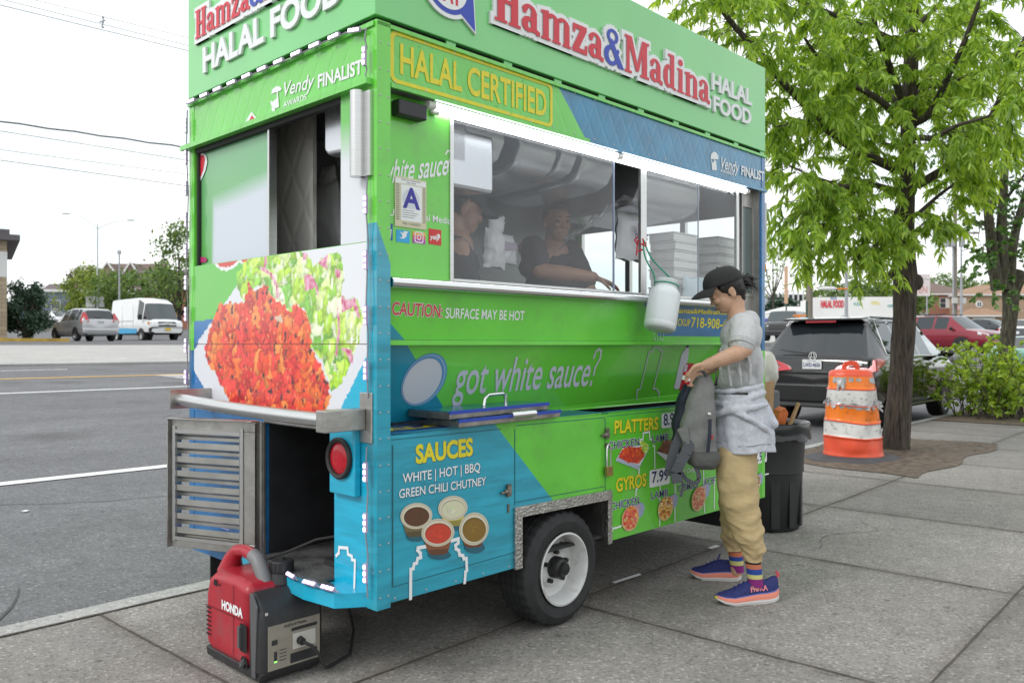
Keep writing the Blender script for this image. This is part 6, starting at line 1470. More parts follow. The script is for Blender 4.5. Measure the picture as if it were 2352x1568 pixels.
for i in range(18): x, z = rnd.uniform(-6, 11), rnd.uniform(-.5, 5); b.box(x, x + .9, -.03, .0, z, z + .12)
b.build('wall_accent', mat('pale_stone', (.48, .40, .32), .8), r)
YS = 86
r = bld('white_shop_row', 'long low white shop row with a red lettered sign beyond the black SUV', 'building', 1968, YS, 2.2, R(-9))
b = MB(); b.box(-4.2, 4.6, 0, 8, -1.5, 4.0); b.box(-13, 9, 1, 9, -1.5, 2.1); b.build('wall', STUCCO, r)
FP = Plane((0, 0, 0), (1, 0, 0), (0, 0, 1))
class FlatP(Plane):
 def __init__(s, p, u, v): s.p, s.u, s.v = Vector(p), Vector(u).normalized(), Vector(v).normalized(); s.n = s.u.cross(s.v).normalized()
FP = FlatP((0, 0, 0), (1, 0, 0), (0, 0, 1))
b = MB(); text(b, FP, 'HALAL FOOD', (-3.58, 2.95), (-1.31, 2.95), .70, 0, bold=.035, off=.02, ext=.05); b.build('sign_lettering', RED, r)
b = MB(); text(b, FP, 'KING', (-2.6, 3.76), (-2.0, 3.76), .22, 0, bold=.02, off=.02); text(b, FP, 'OPEN 24', (3.0, 2.9), (4.1, 2.9), .28, 1, bold=.02, off=.02); text(b, FP, 'FOOD', (-.3, 3.1), (.5, 3.1), .32, 1, bold=.02, off=.02); text(b, FP, 'GRILL', (1.4, 3.2), (2.3, 3.2), .35, 2, bold=.02, off=.02); b.build('small_lettering', [ROYAL, mat('sign_teal', (.03, .30, .26), .5), mat('sign_yellow', (.7, .6, .1), .5)], r)
r = bld('small_kiosk', 'small white kiosk with a blue poster beside the end of the cart', 'kiosk', 1768, 74, 2.0); b = MB(); b.box(-1.5, .75, 0, 2.5, -1, 2.0); b.build('wall', STUCCO, r); b = MB(); b.box(-1.2, .35, -.05, 0, .55, 1.6); b.build('poster', mat('poster_blue', (.10, .11, .42), .5, var=.3, vscale=4), r)
r = bld('canopy', 'pale open canopy on posts standing beyond the grey SUV', 'canopy', 1836, 95, 2.9); hip_roof(r, -2.8, 2.8, 0, 4, 2.2, .6, STUCCO, .3); b = MB()
for x in (-2.6, -1.4, 1.4, 2.6): b.tube([(x, .2, -2), (x, .2, 2.1)], .05, 6)
b.build('post', GALV, r); b = MB(); b.box(-3.8, -1.9, 1.0, 3, -2, 1.7); b.box(2.2, 3.6, 1.0, 3, -2, 1.3); b.build('side_wall', STUCCO, r)
r = bld('office_block', 'dark glazed office block with white vertical fins in the distance', 'building', 1813, 128, 5.0, R(-4)); b = MB(); b.box(-2.5, 3.3, 0, 6, -3, 4.0); b.build('wall', WPANE, r); b = MB()
for k, x in enumerate((-2.6, -1.85, -1.1, -.35, .45, 1.2, 1.95, 2.7, 3.3)): b.box(x, x + .2, -.35, 0, .55, 3.6 + .3 * min(k, 3) + .2)
b.box(-2.6, 3.4, -.05, 0, 2.2, 2.3); b.build('facade_fins', WTRIM, r)
def pole(name, label, cat, px, Y, h, r0, m, group=None):
 r = bld(name, label, cat, px, Y, None, 0, group); b = MB(); b.tube([(0, 0, -.4), (0, 0, h)], [r0, r0 * .8], 10); b.build('pole', m, r, smooth=True); return r
r = pole('wooden_pole', 'stout weathered wooden pole left of the tree, above the black SUV', 'pole', 1859, 48, 5.6, .21, WOODP)
r = pole('street_pole', 'grey street pole with an orange bracket and a white lamp arm', 'pole', 1908 - 0, 60, 6.5, .13, GALV); r.location = at(1944, 790, 60); r.location.z = gz(r.location.x, r.location.y)
b = MB(); b.tube([(0, -.1, 3.75), (-.7, -.1, 3.75)], .07, 6, 1); b.ball((-1.4, -.1, 3.78), (.75, .2, .14), 10, 0); b.box(-.2, .2, -.2, .2, .75, .95, 1); b.build('arm', [WTRIM, LENSA], r)
r = pole('signal_post', 'dark green post carrying an orange framed walk signal', 'signal', 1853, 46, 2.6, .07, DKG); b = MB(); b.box(-1.0, -.45, -.15, .15, 1.05, 1.62, 0); b.box(-.95, -.55, -.17, -.15, 1.1, 1.57, 1); b.box(-.5, -.44, -.2, .2, 1.0, 1.75, 2); b.box(-.75, .0, -.05, .05, 1.75, 1.85, 2); b.build('walk_signal', [TRIM, LENSW, LENSA], r)
r = pole('green_post', 'slim dark green post with a peach board on top beyond the grey SUV', 'pole', 1806, 58, 3.6, .06, DKG); b = MB(); b.box(-.12, .10, -.05, .05, 2.6, 5.2); b.build('post_board', mat('board_peach', (.60, .38, .25), .6), r)
r = pole('utility_pole', 'tall wooden utility pole with transformers and cross arms above the brick house', 'utility pole', 2194, 78, 13.5, .19, WOODP)
zb_ = r.location.z; zof = lambda y, Y=78: CAMH - (y - CYD) / FD * Y - zb_
b = MB(); b.box(-1.9, 2.2, -.06, .06, zof(537), zof(533)); b.box(-1.6, 1.0, -.06, .06, zof(549), zof(546)); b.build('cross_arm', WOODP, r)
for k, dx in enumerate((-1.0, -.45, .45)):
 b = MB(); b.lathe([(.26, 0), (.27, .1), (.27, .75), (.2, .85), (.06, .95), (.05, 1.1)], 12, Matrix.Translation((dx, -.35, zof(568)))); b.build('transformer', GALV, r)
b = MB(); b.tube([(-.22, -.1, 0), (-.24, -.1, zof(560))], .09, 8); b.build('conduit', GALV, r)
b = MB(); b.box(-.45, .0, -.45, -.2, zof(697), zof(684)); b.box(.25, .8, -.45, -.2, zof(697), zof(684)); b.build('equipment_box', mat('box_pale', (.5, .5, .48), .6), r)
b = MB(); b.box(.05, .45, -.3, -.27, zof(711), zof(701)); b.build('notice_board', mat('notice_pink', (.60, .38, .38), .6), r)
r = street_lamp(2208, 66, 7.4, [(3.0, .75, 0)], 'slim grey street lamp with one long arm beside the utility pole', .12)
r = bld('roof_sign_board', 'small faded pink and white sign board behind the near tree trunk', 'sign', 2108, 110, 6.0); b = MB(); b.box(-1.6, 1.6, -.1, .1, 1.7, 4.6); b.build('board', mat('board_faded', (.62, .56, .56), .7, var=.06, vscale=2), r); b = MB(); text(b, FlatP((0, -.1, 0), (1, 0, 0), (0, 0, 1)), 'OPEN', (-1.2, 2.1), (1.2, 2.1), .9, 0, bold=.02, off=.02); b.build('lettering', mat('faded_red', (.55, .28, .26), .7), r); b = MB(); b.tube([(-1.2, 0, -3), (-1.2, 0, 1.7)], .1, 6); b.tube([(1.2, 0, -3), (1.2, 0, 1.7)], .1, 6); b.build('post', GALV, r)
WIREM = mat('cable_dark', (.10, .11, .12), .6)
def wire(pts, rad, label, group, name='overhead_wire', wob=0.):
 A, B = Vector(pts[0]), Vector(pts[1]); n = 40; P = []
 sag = pts[2] if len(pts) > 2 else .3
 for i in range(n + 1):
  f = i / n; p = A.lerp(B, f); p.z -= sag * 4 * f * (1 - f); p.z += wob * math.sin(i * 3.1); P.append(p)
 b = MB(); b.tube(P, rad, 5); return tag(b.build(name, WIREM), label, 'wire', group)
def street_wire(pa, pb, q_, rad, label, group, wob=0.):
 """a wire running along the street at distance q_, through two pixels"""
 out = []
 for px, py in (pa, pb):
  k = (px - CXD) / FD; Y = (q_ + Q0) / (QV.x * k + QV.y); out.append(Vector((k * Y, Y, CAMH - (py - CYD) / FD * Y)))
 d = out[1] - out[0]
 return wire((out[0] - d * 2.2, out[1] + d * 2.2, .0), rad, label, group, wob=wob)
street_wire((0, 279), (427, 339), 24, .028, 'thick twisted overhead cable, the darkest, crossing the sky left of the cart', 'low street wires', .02)
street_wire((0, 301), (435, 369), 24, .011, 'thin overhead wire just below the thick twisted cable', 'low street wires')
street_wire((0, 344), (435, 401), 24, .009, 'third overhead wire down, between two thin wires, left of the cart', 'low street wires')
street_wire((0, 368), (435, 428), 24, .012, 'lowest overhead wire left of the cart', 'low street wires')
street_wire((0, 12), (436, 118), 20, .010, 'lower wire of the pair with the spacer clamp, high above the road', 'high street wires')
street_wire((0, -2), (436, 106), 20, .008, 'middle wire of the bundle with the spacer clamp', 'high street wires')
street_wire((78, 0), (436, 88), 20, .007, 'topmost wire above the spacer clamp', 'high street wires')
street_wire((0, 62), (436, 158), 22, .004, 'faint single wire below the spaced wires', 'high street wires')
k = (234 - CXD) / FD; Y = (20 + Q0) / (QV.x * k + QV.y); p = Vector((k * Y, Y, 0)); z0_, z1_ = CAMH - (63 - CYD) / FD * Y, CAMH - (40 - CYD) / FD * Y
b = MB(); b.tube([(p.x, p.y, z0_), (p.x + .03, p.y, (z0_ + z1_) / 2), (p.x + .04, p.y, z1_)], .018, 6); b.tube([(p.x - .07, p.y, (z0_ + z1_) / 2), (p.x + .1, p.y, (z0_ + z1_) / 2 + .06)], .018, 6)
for z in (z0_, z1_, (z0_ + z1_) / 2): b.ball((p.x + .03, p.y, z), .035, 8)
tag(b.build('spacer_clamp', GALV), 'small spacer clamp hanging on the high wires over the road', 'clamp')
for i, (ya, yb, la) in enumerate(((600, 592, 'upper thin wire crossing behind the right trees'), (612, 604, 'second thin wire crossing behind the right trees'), (640, 636, 'third thin wire crossing above the tan house'), (664, 672, 'lowest thin wire crossing above the tan house roof'))):
 wire((at(2040, ya - 30, 90), at(2420, yb - 30, 74), .3), .02, la, 'wires over the houses')
# ------------------------------------------------------------------ trees and shrubs
BARK = mat('bark', (.060, .049, .038), .95, var=.65, vscale=12, bump=1.0, bscale=22, stretch=(3.2, 3.2, .45))
BARK2 = mat('bark_lichen', (.070, .062, .042), .95, var=.6, vscale=12, bump=1.0, bscale=26, stretch=(3, 3, .6), dirt=((.22, .24, .18), .5, 12))
LEAF1 = mat_leaf('leaf_willow_green', (.13, .245, .035), (.43, .60, .12), .56)
LEAF2 = mat_leaf('leaf_pear_green', (.035, .10, .02), (.13, .25, .05), .35)
LEAF3 = mat_leaf('leaf_bush_green', (.11, .21, .02), (.40, .55, .09), .5)
LEAFF = mat_leaf('leaf_far_green', (.06, .12, .03), (.20, .30, .08), .3)
LEAFE = mat_leaf('leaf_evergreen', (.020, .05, .028), (.07, .13, .08), .1)
LEAFY = mat_leaf('leaf_far_yellow_green', (.10, .16, .03), (.30, .38, .08), .3)
class Leaves:
 def __init__(s, seed): s.v = []; s.f = []; s.r = random.Random(seed)
 def leaf(s, p, d, l, w_, droop=.25):
  """one pointed leaf at p along d"""
  r = s.r; d = d.normalized(); n_ = Vector((r.uniform(-1, 1), r.uniform(-1, 1), r.uniform(-.3, 1)))
  sd_ = d.cross(n_)
  if sd_.length < 1e-3: sd_ = d.cross(Vector((1, 0, 0)))
  sd_.normalize(); nn = sd_.cross(d)
  dz = Vector((0, 0, -1)); m1 = p + d * l * .38 + nn * l * .05; m2 = p + d * l * .72 + dz * l * droop * .4; tip = p + d * l + dz * l * droop
  o = len(s.v); s.v += [p, m1 + sd_ * w_ * .5, m1 - sd_ * w_ * .5, m2 + sd_ * w_ * .38, m2 - sd_ * w_ * .38, tip]
  s.f += [(o, o + 2, o + 1), (o + 1, o + 2, o + 4, o + 3), (o + 3, o + 4, o + 5)]
 def quad(s, p, sz):
  r = s.r; d = Vector((r.gauss(0, 1), r.gauss(0, 1), r.gauss(0, 1))).normalized(); e = d.cross(Vector((r.gauss(0, 1), r.gauss(0, 1), r.gauss(0, 1)))).normalized()
  o = len(s.v); s.v += [p - d * sz, p + e * sz * .55, p + d * sz, p - e * sz * .55]; s.f += [(o, o + 1, o + 2, o + 3)]
 def build(s, name, m, root):
  Mi = wmat(root).inverted()
  me = bpy.data.meshes.new(name); me.from_pydata([tuple(Mi @ p) for p in s.v], [], s.f); me.materials.append(m); me.update()
  o = bpy.data.objects.new(name, me); C.objects.link(o); o.parent = root; return o
def limb_px(pts, r0, r1, k=None):
 """limb from crop-4 pixels with depths"""
 P = [at(1531.2 + .3515 * x, .3515 * y, Y) for x, y, Y in pts]; n = len(P)
 Q = []; RR = []
 for i in range(n - 1):
  for f in (0, .25, .5, .75):
   p0 = P[max(i - 1, 0)]; p1 = P[i]; p2 = P[i + 1]; p3 = P[min(i + 2, n - 1)]
   q = .5 * ((2 * p1) + (p2 - p0) * f + (2 * p0 - 5 * p1 + 4 * p2 - p3) * f * f + (3 * p1 - p0 - 3 * p2 + p3) * f ** 3); Q.append(q)
 Q.append(P[-1]); m = len(Q); RR = [r0 + (r1 - r0) * (i / (m - 1)) ** .8 for i in range(m)]
 return Q, RR
def leafy_tree(root, limbs, leaf_m, seed, lf, spacing, twig_len, per_twig, size, trunk_b, start=.22, droopy=1.0, keep=None):
 lv = Leaves(seed); rn = lv.r; tw = MB()
 for Q, RR in limbs:
  trunk_b.tube(Q, RR, 8)
  L_ = [0]
  for a, b_ in zip(Q, Q[1:]): L_.append(L_[-1] + (b_ - a).length)
  tot = L_[-1]; s_ = tot * start
  while s_ < tot * 1.02:
   i = max(j for j in range(len(L_)) if L_[j] <= min(s_, tot - 1e-6)); i = min(i, len(Q) - 2); f = (s_ - L_[i]) / max(1e-6, L_[i + 1] - L_[i]); p = Q[i].lerp(Q[i + 1], min(1, f)); d = (Q[i + 1] - Q[i]).normalized()
   o_ = Vector((rn.gauss(0, 1), rn.gauss(0, 1), rn.gauss(0, .7))); o_ = (o_ - d * o_.dot(d) * .5).normalized(); dirv = (o_ + d * rn.uniform(.2, .9) + Vector((0, 0, .15))).normalized()
   tl = twig_len * rn.uniform(.5, 1.3); T_ = [p]; nseg = 6
   for q in range(nseg):
    dirv = (dirv + Vector((rn.gauss(0, .12), rn.gauss(0, .12), -.16 * droopy + rn.gauss(0, .08)))).normalized(); T_.append(T_[-1] + dirv * tl / nseg)
   s_ += spacing * rn.uniform(.6, 1.5)
   if keep and not keep(T_[-1], rn): continue
   tw.tube(T_, [max(.003, RR[i] * .22), .0035, .003, .0028, .0025, .002, .0015], 4, cap=False)
   for q in range(per_twig):
    g = rn.uniform(.25, 1) ** .7 * nseg; j = min(int(g), nseg - 1); pp = T_[j].lerp(T_[j + 1], g - j); dd = (T_[j + 1] - T_[j]).normalized()
    side = Vector((rn.gauss(0, 1), rn.gauss(0, 1), rn.gauss(0, .6) - .55 * droopy)); ld = (dd * .5 + side * .75).normalized()
    l = size * rn.uniform(.5, 1.35); lv.leaf(pp, ld, l, l * lf * rn.uniform(.8, 1.2), .28 * droopy)
 lv.build('crown', leaf_m, root); return tw
T1 = at(2056, 1038, 9.95)
t1 = thing('street_tree', 'street tree with long hanging leaves in the earth pit, behind the orange barrel', 'tree', (T1.x, T1.y, 0)); tb = MB()
TY = 9.95
tr = [at(2056, 1050, TY), at(2056, 1030, TY), at(2060, 985, TY), at(2068, 880, TY), at(2076, 760, TY), at(2079, 640, TY), at(2076, 560, TY), at(2083, 430, TY), at(2086, 330, TY), at(2087, 270, TY), at(2092, 150, TY), at(2096, 0, TY), at(2100, -160, TY), at(2106, -340, TY)]
def bark_tube(mb, P, RR, n=56, amp=.016, sub=14, flare=None):
 Q, S_ = [], []
 for i in range(len(P) - 1):
  for k in range(sub): f = k / sub; Q.append(P[i].lerp(P[i + 1], f)); S_.append(RR[i] + (RR[i + 1] - RR[i]) * f)
 Q.append(P[-1]); S_.append(RR[-1]); o = len(mb.v); mb.tube(Q, S_, n)
 for i in range(len(Q)):
  for j in range(n):
   v = Vector(mb.v[o + i * n + j]); c_ = Q[i]; d = (v - c_); a = 2 * PI * j / n
   h = noise.fractal((math.cos(a) * 3.2, math.sin(a) * 3.2, c_.z * 1.3), 1, 2, 4) + .6 * noise.noise((math.cos(a) * 9, math.sin(a) * 9, c_.z * 2.5))
   mb.v[o + i * n + j] = tuple(v + d.normalized() * h * amp * min(1, S_[i] / .1))
bark_tube(tb, tr, [.19, .160, .146, .132, .127, .13, .108, .09, .081, .09, .08, .068, .05, .03])
tb.ball(at(2052, 630, TY - .05), (.07, .06, .06)); tb.ball(at(2106, 648, TY - .02), (.075, .07, .10))
LB = [([(1545, 660, 9.9), (1450, 420, 9.7), (1370, 200, 9.5), (1330, -60, 9.3)], .055, .02), ([(1535, 800, 9.9), (1400, 660, 9.6), (1200, 540, 9.2), (1000, 380, 8.9), (900, 250, 8.6)], .05, .012),
      ([(1510, 1110, 9.9), (1250, 985, 9.5), (1060, 850, 9.2), (900, 680, 8.9), (760, 540, 8.6), (610, 350, 8.3), (450, 180, 8.0), (330, 20, 7.8), (250, -140, 7.6)], .06, .018), ([(1625, 800, 9.9), (1720, 740, 9.7), (1830, 520, 9.5), (1950, 260, 9.3), (2060, -40, 9.1)], .055, .02),
      ([(1640, 1210, 9.9), (1850, 1080, 9.6), (2000, 960, 9.4), (2130, 740, 9.2), (2250, 480, 9.1), (2340, 240, 9.0)], .06, .018), ([(1640, 560, 9.9), (1820, 560, 10.1), (2000, 480, 10.3), (2200, 400, 10.6)], .035, .01), ([(1500, 1250, 9.9), (1300, 1200, 9.4), (1100, 1240, 9.0), (900, 1380, 8.7)], .045, .010),
      ([(1530, 950, 9.9), (1420, 940, 10.2), (1230, 780, 10.5), (1080, 560, 10.8)], .04, .012), ([(1640, 1400, 9.9), (1800, 1260, 10.0), (2000, 1120, 10.2), (2150, 980, 10.4)], .03, .008), ([(1500, 1480, 9.85), (1380, 1500, 9.4), (1200, 1420, 9.1), (1000, 1480, 8.9), (850, 1560, 8.8)], .035, .008),
      ([(1620, 900, 9.9), (1750, 900, 9.2), (1900, 820, 8.8), (2100, 760, 8.5), (2330, 640, 8.3)], .035, .010), ([(1560, 300, 9.9), (1300, 180, 9.5), (1000, 60, 9.1), (700, -60, 8.7), (420, -100, 8.3)], .04, .012), ([(1600, 200, 9.9), (1750, 60, 9.8), (1900, -100, 9.7)], .04, .012), ([(1560, 100, 10), (1500, -120, 10.6), (1350, -300, 11)], .04, .01),
      ([(1600, 640, 10), (1700, 520, 10.7), (1850, 300, 11.3), (1900, 60, 11.8)], .035, .01), ([(1530, 700, 10), (1350, 500, 10.6), (1100, 250, 11.1), (900, 80, 11.5)], .035, .01), ([(1510, 1350, 9.8), (1420, 1560, 9.5), (1300, 1660, 9.2), (1230, 1680, 9.0)], .022, .006), ([(1000, 780, 9.0), (860, 800, 8.7), (720, 830, 8.5)], .02, .006), ([(1200, 1230, 9.2), (950, 1150, 8.9), (760, 1060, 8.6)], .022, .006), ([(1640, 1500, 9.9), (1700, 1440, 9.6), (1740, 1440, 9.4)], .012, .005)]
tw = leafy_tree(t1, [limb_px(*l) for l in LB], LEAF1, 21, .25, .035, .50, 54, .100, tb, .14, 1.2)
tb.build('trunk', BARK, t1, world=True, smooth=True, ang=80); tw.build('twigs', BARK, t1, world=True)
T2 = at(2308, 830, 15.5); t2 = thing('lichen_tree', 'forked tree with lichen spotted bark and round leaves at the right edge', 'tree', (T2.x, T2.y, 0)); tb = MB()
Y2 = 15.5
bark_tube(tb, [at(2300, 960, Y2), at(2303, 880, Y2), at(2312, 800, Y2), at(2320, 720, Y2), at(2322, 670, Y2), at(2334, 620, Y2)], [.16, .14, .128, .128, .14, .12], 30, .010)
d2 = lambda x, y: (1715 + .3515 * x, 490 + .3515 * y)
def limb2(pts, r0, r1):
 P = [at(*d2(x, y), Y) for x, y, Y in pts]; return P, [r0 + (r1 - r0) * i / (len(P) - 1) for i in range(len(P))]
L2 = [limb2([(1640, 500, 15.5), (1615, 330, 15.45), (1595, 150, 15.4), (1575, -40, 15.3), (1530, -300, 15.1), (1500, -560, 15.0)], .12, .05), limb2([(1680, 500, 15.5), (1670, 300, 15.5), (1665, 100, 15.5), (1680, -200, 15.5), (1700, -600, 15.5)], .13, .06), limb2([(1715, 480, 15.5), (1730, 250, 15.6), (1760, 100, 15.7), (1830, -150, 15.8), (1900, -400, 15.9)], .11, .05),
      limb2([(1720, 560, 15.5), (1770, 520, 15.4), (1800, 450, 15.3), (1840, 330, 15.2)], .05, .03), limb2([(1600, 260, 15.4), (1550, 200, 15.0), (1530, 320, 14.8)], .012, .005), limb2([(1590, 120, 15.4), (1530, 60, 15.0), (1510, 180, 14.8)], .015, .005), limb2([(1560, -100, 15.3), (1480, -120, 14.9), (1430, -60, 14.6)], .02, .006), limb2([(1640, -200, 15.5), (1560, -300, 15.2), (1420, -420, 14.8), (1300, -480, 14.5)], .03, .008), limb2([(1700, -100, 15.5), (1820, -260, 15.0), (1900, -300, 14.5)], .03, .008), limb2([(1700, -400, 15.5), (1560, -560, 15.5), (1350, -640, 15.3)], .03, .01), limb2([(1620, 300, 15.4), (1600, 420, 15.1), (1610, 520, 15.0)], .01, .004)]
tw = leafy_tree(t2, L2, LEAF2, 5, .62, .11, .42, 22, .085, tb, .12, .6)
tb.build('trunk', BARK2, t2, world=True, smooth=True, ang=80); tw.build('twigs', BARK2, t2, world=True)
Bc = at(2268, 955, 14.2); bush = thing('leafy_bush', 'bright green leafy bush at the kerb under the forked tree', 'bush', (Bc.x, Bc.y, 0)); tb = MB(); lb = []
rnd = random.Random(17)
for i in range(60):
 a = rnd.uniform(0, 2 * PI); x0 = Bc.x + rnd.uniform(-.25, 1.3); y0 = Bc.y + rnd.uniform(-.4, .9); h = rnd.uniform(.5, 1.42); sp = rnd.uniform(.15, .75)
 p = Vector((x0, y0, .0)); P = [p]
 for k in range(1, 6): f = k / 5; P.append(p + Vector((math.cos(a) * sp * f ** 1.4, math.sin(a) * sp * f ** 1.4, h * f * (1.08 - .12 * f))))
 lb.append((P, [.012, .010, .008, .006, .005, .003]))
tw = leafy_tree(bush, lb, LEAF3, 9, .52, .085, .30, 13, .075, tb, .18, .45)
tb.build('stems', BARK, bush, world=True); tw.build('twigs', BARK, bush, world=True)
def far_tree(name, label, cat, px, Y, wd, z0, z1, m, n, sz, seed, group=None, trunk=True, squash=1., bare=0., nc=None):
 p = at(px, 790, Y); g = gz(p.x, p.y); r = thing(name, label, cat, (p.x, p.y, g), 0, group); lv = Leaves(seed); rn = lv.r; c0 = Vector((p.x, p.y, g))
 nc = nc or max(8, int(10 * wd)); cl = []
 for i in range(min(nc, 70)):
  while True:
   q = Vector((rn.uniform(-1, 1), rn.uniform(-1, 1), rn.uniform(-1, 1)))
   if q.length < 1 and q.length > .35: break
  tp = 1 - .25 * max(0, q.z)
  cl.append((c0 + Vector((q.x * wd / 2 * .85 * tp, q.y * wd / 2 * squash * .85 * tp, z0 + (z1 - z0) * (.5 + .46 * q.z))), rn.uniform(.16, .34) * min(wd, z1 - z0) * .55))
 for i in range(n):
  c_, s_ = cl[i % len(cl)]; lv.quad(c_ + Vector((rn.gauss(0, s_ * .55), rn.gauss(0, s_ * .55), rn.gauss(0, s_ * .45))), sz * rn.uniform(.5, 1.2))
 lv.build('crown', m, r)
 if trunk:
  b = MB(); b.tube([(0, 0, -.3), (.05, 0, z0 + .3), (0, 0, z0 + (z1 - z0) * .6)], [.16, .12, .04], 7)
  for c_, s_ in cl[:16]: q = c_ - c0; b.tube([(0, 0, max(.3, z0 + .2)), tuple(q * .55 + Vector((0, 0, z0 * .3))), tuple(q)], [.06, .04, .012], 5)
  b.build('trunk', BARK, r)
 return r
far_tree('evergreen_shrub', 'large dark evergreen shrub beside the tan block shop', 'shrub', 58, 38.0, 2.3, .12, 2.9, LEAFE, 9500, .075, 1)
far_tree('yellow_green_tree', 'yellow green spreading tree behind the silver hatchback', 'tree', 204, 78, 7.0, .5, 5.9, LEAFY, 3600, .20, 2)
far_tree('green_tree', 'bright green bushy tree right of the lamp post, above the van', 'tree', 306, 76, 9.0, 1.0, 6.3, LEAFF, 4200, .20, 3)
far_tree('young_tree', 'loose leafy tree just left of the cart, right of the van', 'tree', 412, 62, 5.2, 1.3, 8.8, LEAFF, 3000, .17, 4)
far_tree('small_tree', 'dim reddish tree between the blue house and the yellow green tree', 'tree', 168, 92, 2.6, .2, 3.0, mat_leaf('leaf_far_red', (.05, .03, .03), (.15, .09, .07), .2), 900, .16, 5)
far_tree('distant_tree', 'small tree topping the roofs left of the lamp post', 'tree', 205, 165, 6, 6, 12, LEAFF, 800, .35, 6, 'trees behind the roofs'); far_tree('distant_tree', 'tree topping the purple grey roof beside the leafy tree', 'tree', 372, 160, 6, 6, 12.2, LEAFF, 800, .35, 7, 'trees behind the roofs')
far_tree('distant_tree', 'reddish round tree among the roofs, above the blue house', 'tree', 178, 150, 5, 4, 10.5, MATS['leaf_far_red'], 800, .3, 8, 'trees behind the roofs')
for i, (px, Y, wd, za, zb, la) in enumerate(((2120, 185, 16, 4, 10.5, 'tree mass behind the brick house roof, its tallest'), (2175, 190, 18, 4, 11.5, 'rounded tree just left of the utility pole, over the brick house'), (2262, 190, 14, 4, 10, 'tree between the brick and tan house roofs'), (2330, 185, 16, 4, 10.5, 'tree above the tan house roof'), (1945, 120, 15, 1, 7.5, 'tree behind the white shop row, above the red sign'), (2010, 122, 14, 1, 7.2, 'tree behind the right end of the white shop row'), (2060, 118, 12, 1, 6.5, 'tree behind the near trunk, at the end of the white shop row'))):
 far_tree('distant_tree', la, 'tree', px, Y, wd, za, zb, LEAFF, 2200, .38, 30 + i, 'trees behind the right houses')
far_tree('dark_hedge', 'dark hedge below the office block, beyond the end of the cart', 'hedge', 1782, 105, 10, .2, 3.9, LEAFE, 2600, .28, 50, trunk=False, squash=.3)
far_tree('bare_tree', 'thin leafed tree between the end of the cart and the office block', 'tree', 1775, 100, 7, 3.5, 11.5, LEAFF, 500, .22, 51)
# ------------------------------------------------------------------ things on and round the cart
def cart_thing(name, label, cat, x, y, z, group=None):
 p = TL(x, y, z); return thing(name, label, cat, p, CART_RZ, group)
LIDB = mat('lid_blue', (.015, .16, .28), .16, .2, var=.12, vscale=10); LIDE = mat('lid_edge', (.32, .29, .27), .45, .9, var=.3, vscale=18); LIDR = mat('lid_rim_blue', (.02, .06, .40), .3)
def lid(name, label, cor, z, th):
 """corners: front-left, front-right, back-left in photo pixels, on the plane of its top"""
 pl = Plane((0, 0, z), (1, 0, 0), (0, 1, 0)); fl, frt, bl = [pl.px(*c) for c in cor]; w_ = (frt - fl).length; d_ = (bl - fl).length
 a = math.atan2((frt - fl).y, (frt - fl).x)
 r = thing(name, label, 'lid', TL(fl.x, fl.y, z - th), CART_RZ + a); d_ = max(.2, min(d_, .30))
 b = MB(); b.box(0, w_, 0, d_, 0, th - .004, 0); b.build('pan', LIDE, r, bevel=.003)
 b = MB(); b.box(.002, w_ - .002, .002, d_ - .002, th - .0038, th, 0); b.build('cover', LIDB, r)
 b = MB(); b.box(-.003, w_ + .003, -.004, .0015, th - .012, th + .002); b.build('rim', LIDR, r)
 return r, w_, d_
l2, w2, dd2 = lid('griddle_lid', 'lower of two blue topped steel lids stacked on the cart counter', ((1055, 964), (1287, 941), (1010, 956)), 1.000, .031)
l1, w1, dd1 = lid('griddle_lid', 'upper of two blue topped steel lids, with a bent handle, on the cart counter', ((1033, 945), (1260, 924), (930, 939)), 1.034, .032)
b = MB(); hx = w1 * .60; b.tube([(hx - .075, .10, .032), (hx - .068, .10, .062), (hx - .045, .10, .078), (hx + .05, .10, .080), (hx + .072, .10, .074), (hx + .075, .10, .05), (hx + .075, .10, .032)], .008, 10); b.build('handle', CHROME, l1, smooth=True)
b = MB(); b.tube([(w2 * .46, -.008, .030), (w2 * .70, -.008, .030)], .016, 14); b.build('front_grip', CHROME, l2, smooth=True)
pk = cart_thing('padlock', 'long shackled brass padlock hanging on the green locker door', 'padlock', 1.392, -.02, .66); b = MB(); b.box(-.022, .022, -.011, .011, -.005, .042); b.build('lock_body', mat('brass', (.42, .27, .11), .4, .8, var=.2, vscale=30), pk, bevel=.004)
b = MB(); b.tube([(-.014, 0, .042), (-.014, 0, .13), (-.009, 0, .145), (0, 0, .150), (.009, 0, .145), (.014, 0, .13), (.014, 0, .042)], .0042, 8); b.build('shackle', CHROME, pk, smooth=True)
cl = cart_thing('plug_clamp', 'black cable plug with a steel clamp hanging inside the open locker', 'plug', .10, .30, .42); b = MB(); b.tube([(.0, .02, .20), (.02, .04, .14), (.03, .08, .06), (.05, .13, .0)], [.03, .035, .04, .045], 10); b.box(-.02, .10, .02, .16, -.034, -.01); b.build('plug_body', mat('rubber_black', (.02, .02, .02), .6), cl, smooth=True)
b = MB(); b.tube([(-.0, .02, .20), (-.01, .01, .26), (-.01, .02, .295), (-.01, .055, .30), (-.01, .07, .26)], .010, 8); b.build('clamp', STEELD, cl, smooth=True)
JT, JB = at(1531, 652, 4.27), at(1514, 757, 4.22); ax = (JT - JB).normalized(); q_ = ax.to_track_quat('Z', 'Y'); jl = (JT - JB).length
jar = thing('tip_jar', 'cloudy white plastic jar hanging by a green cord before the serving window', 'jar', JB)
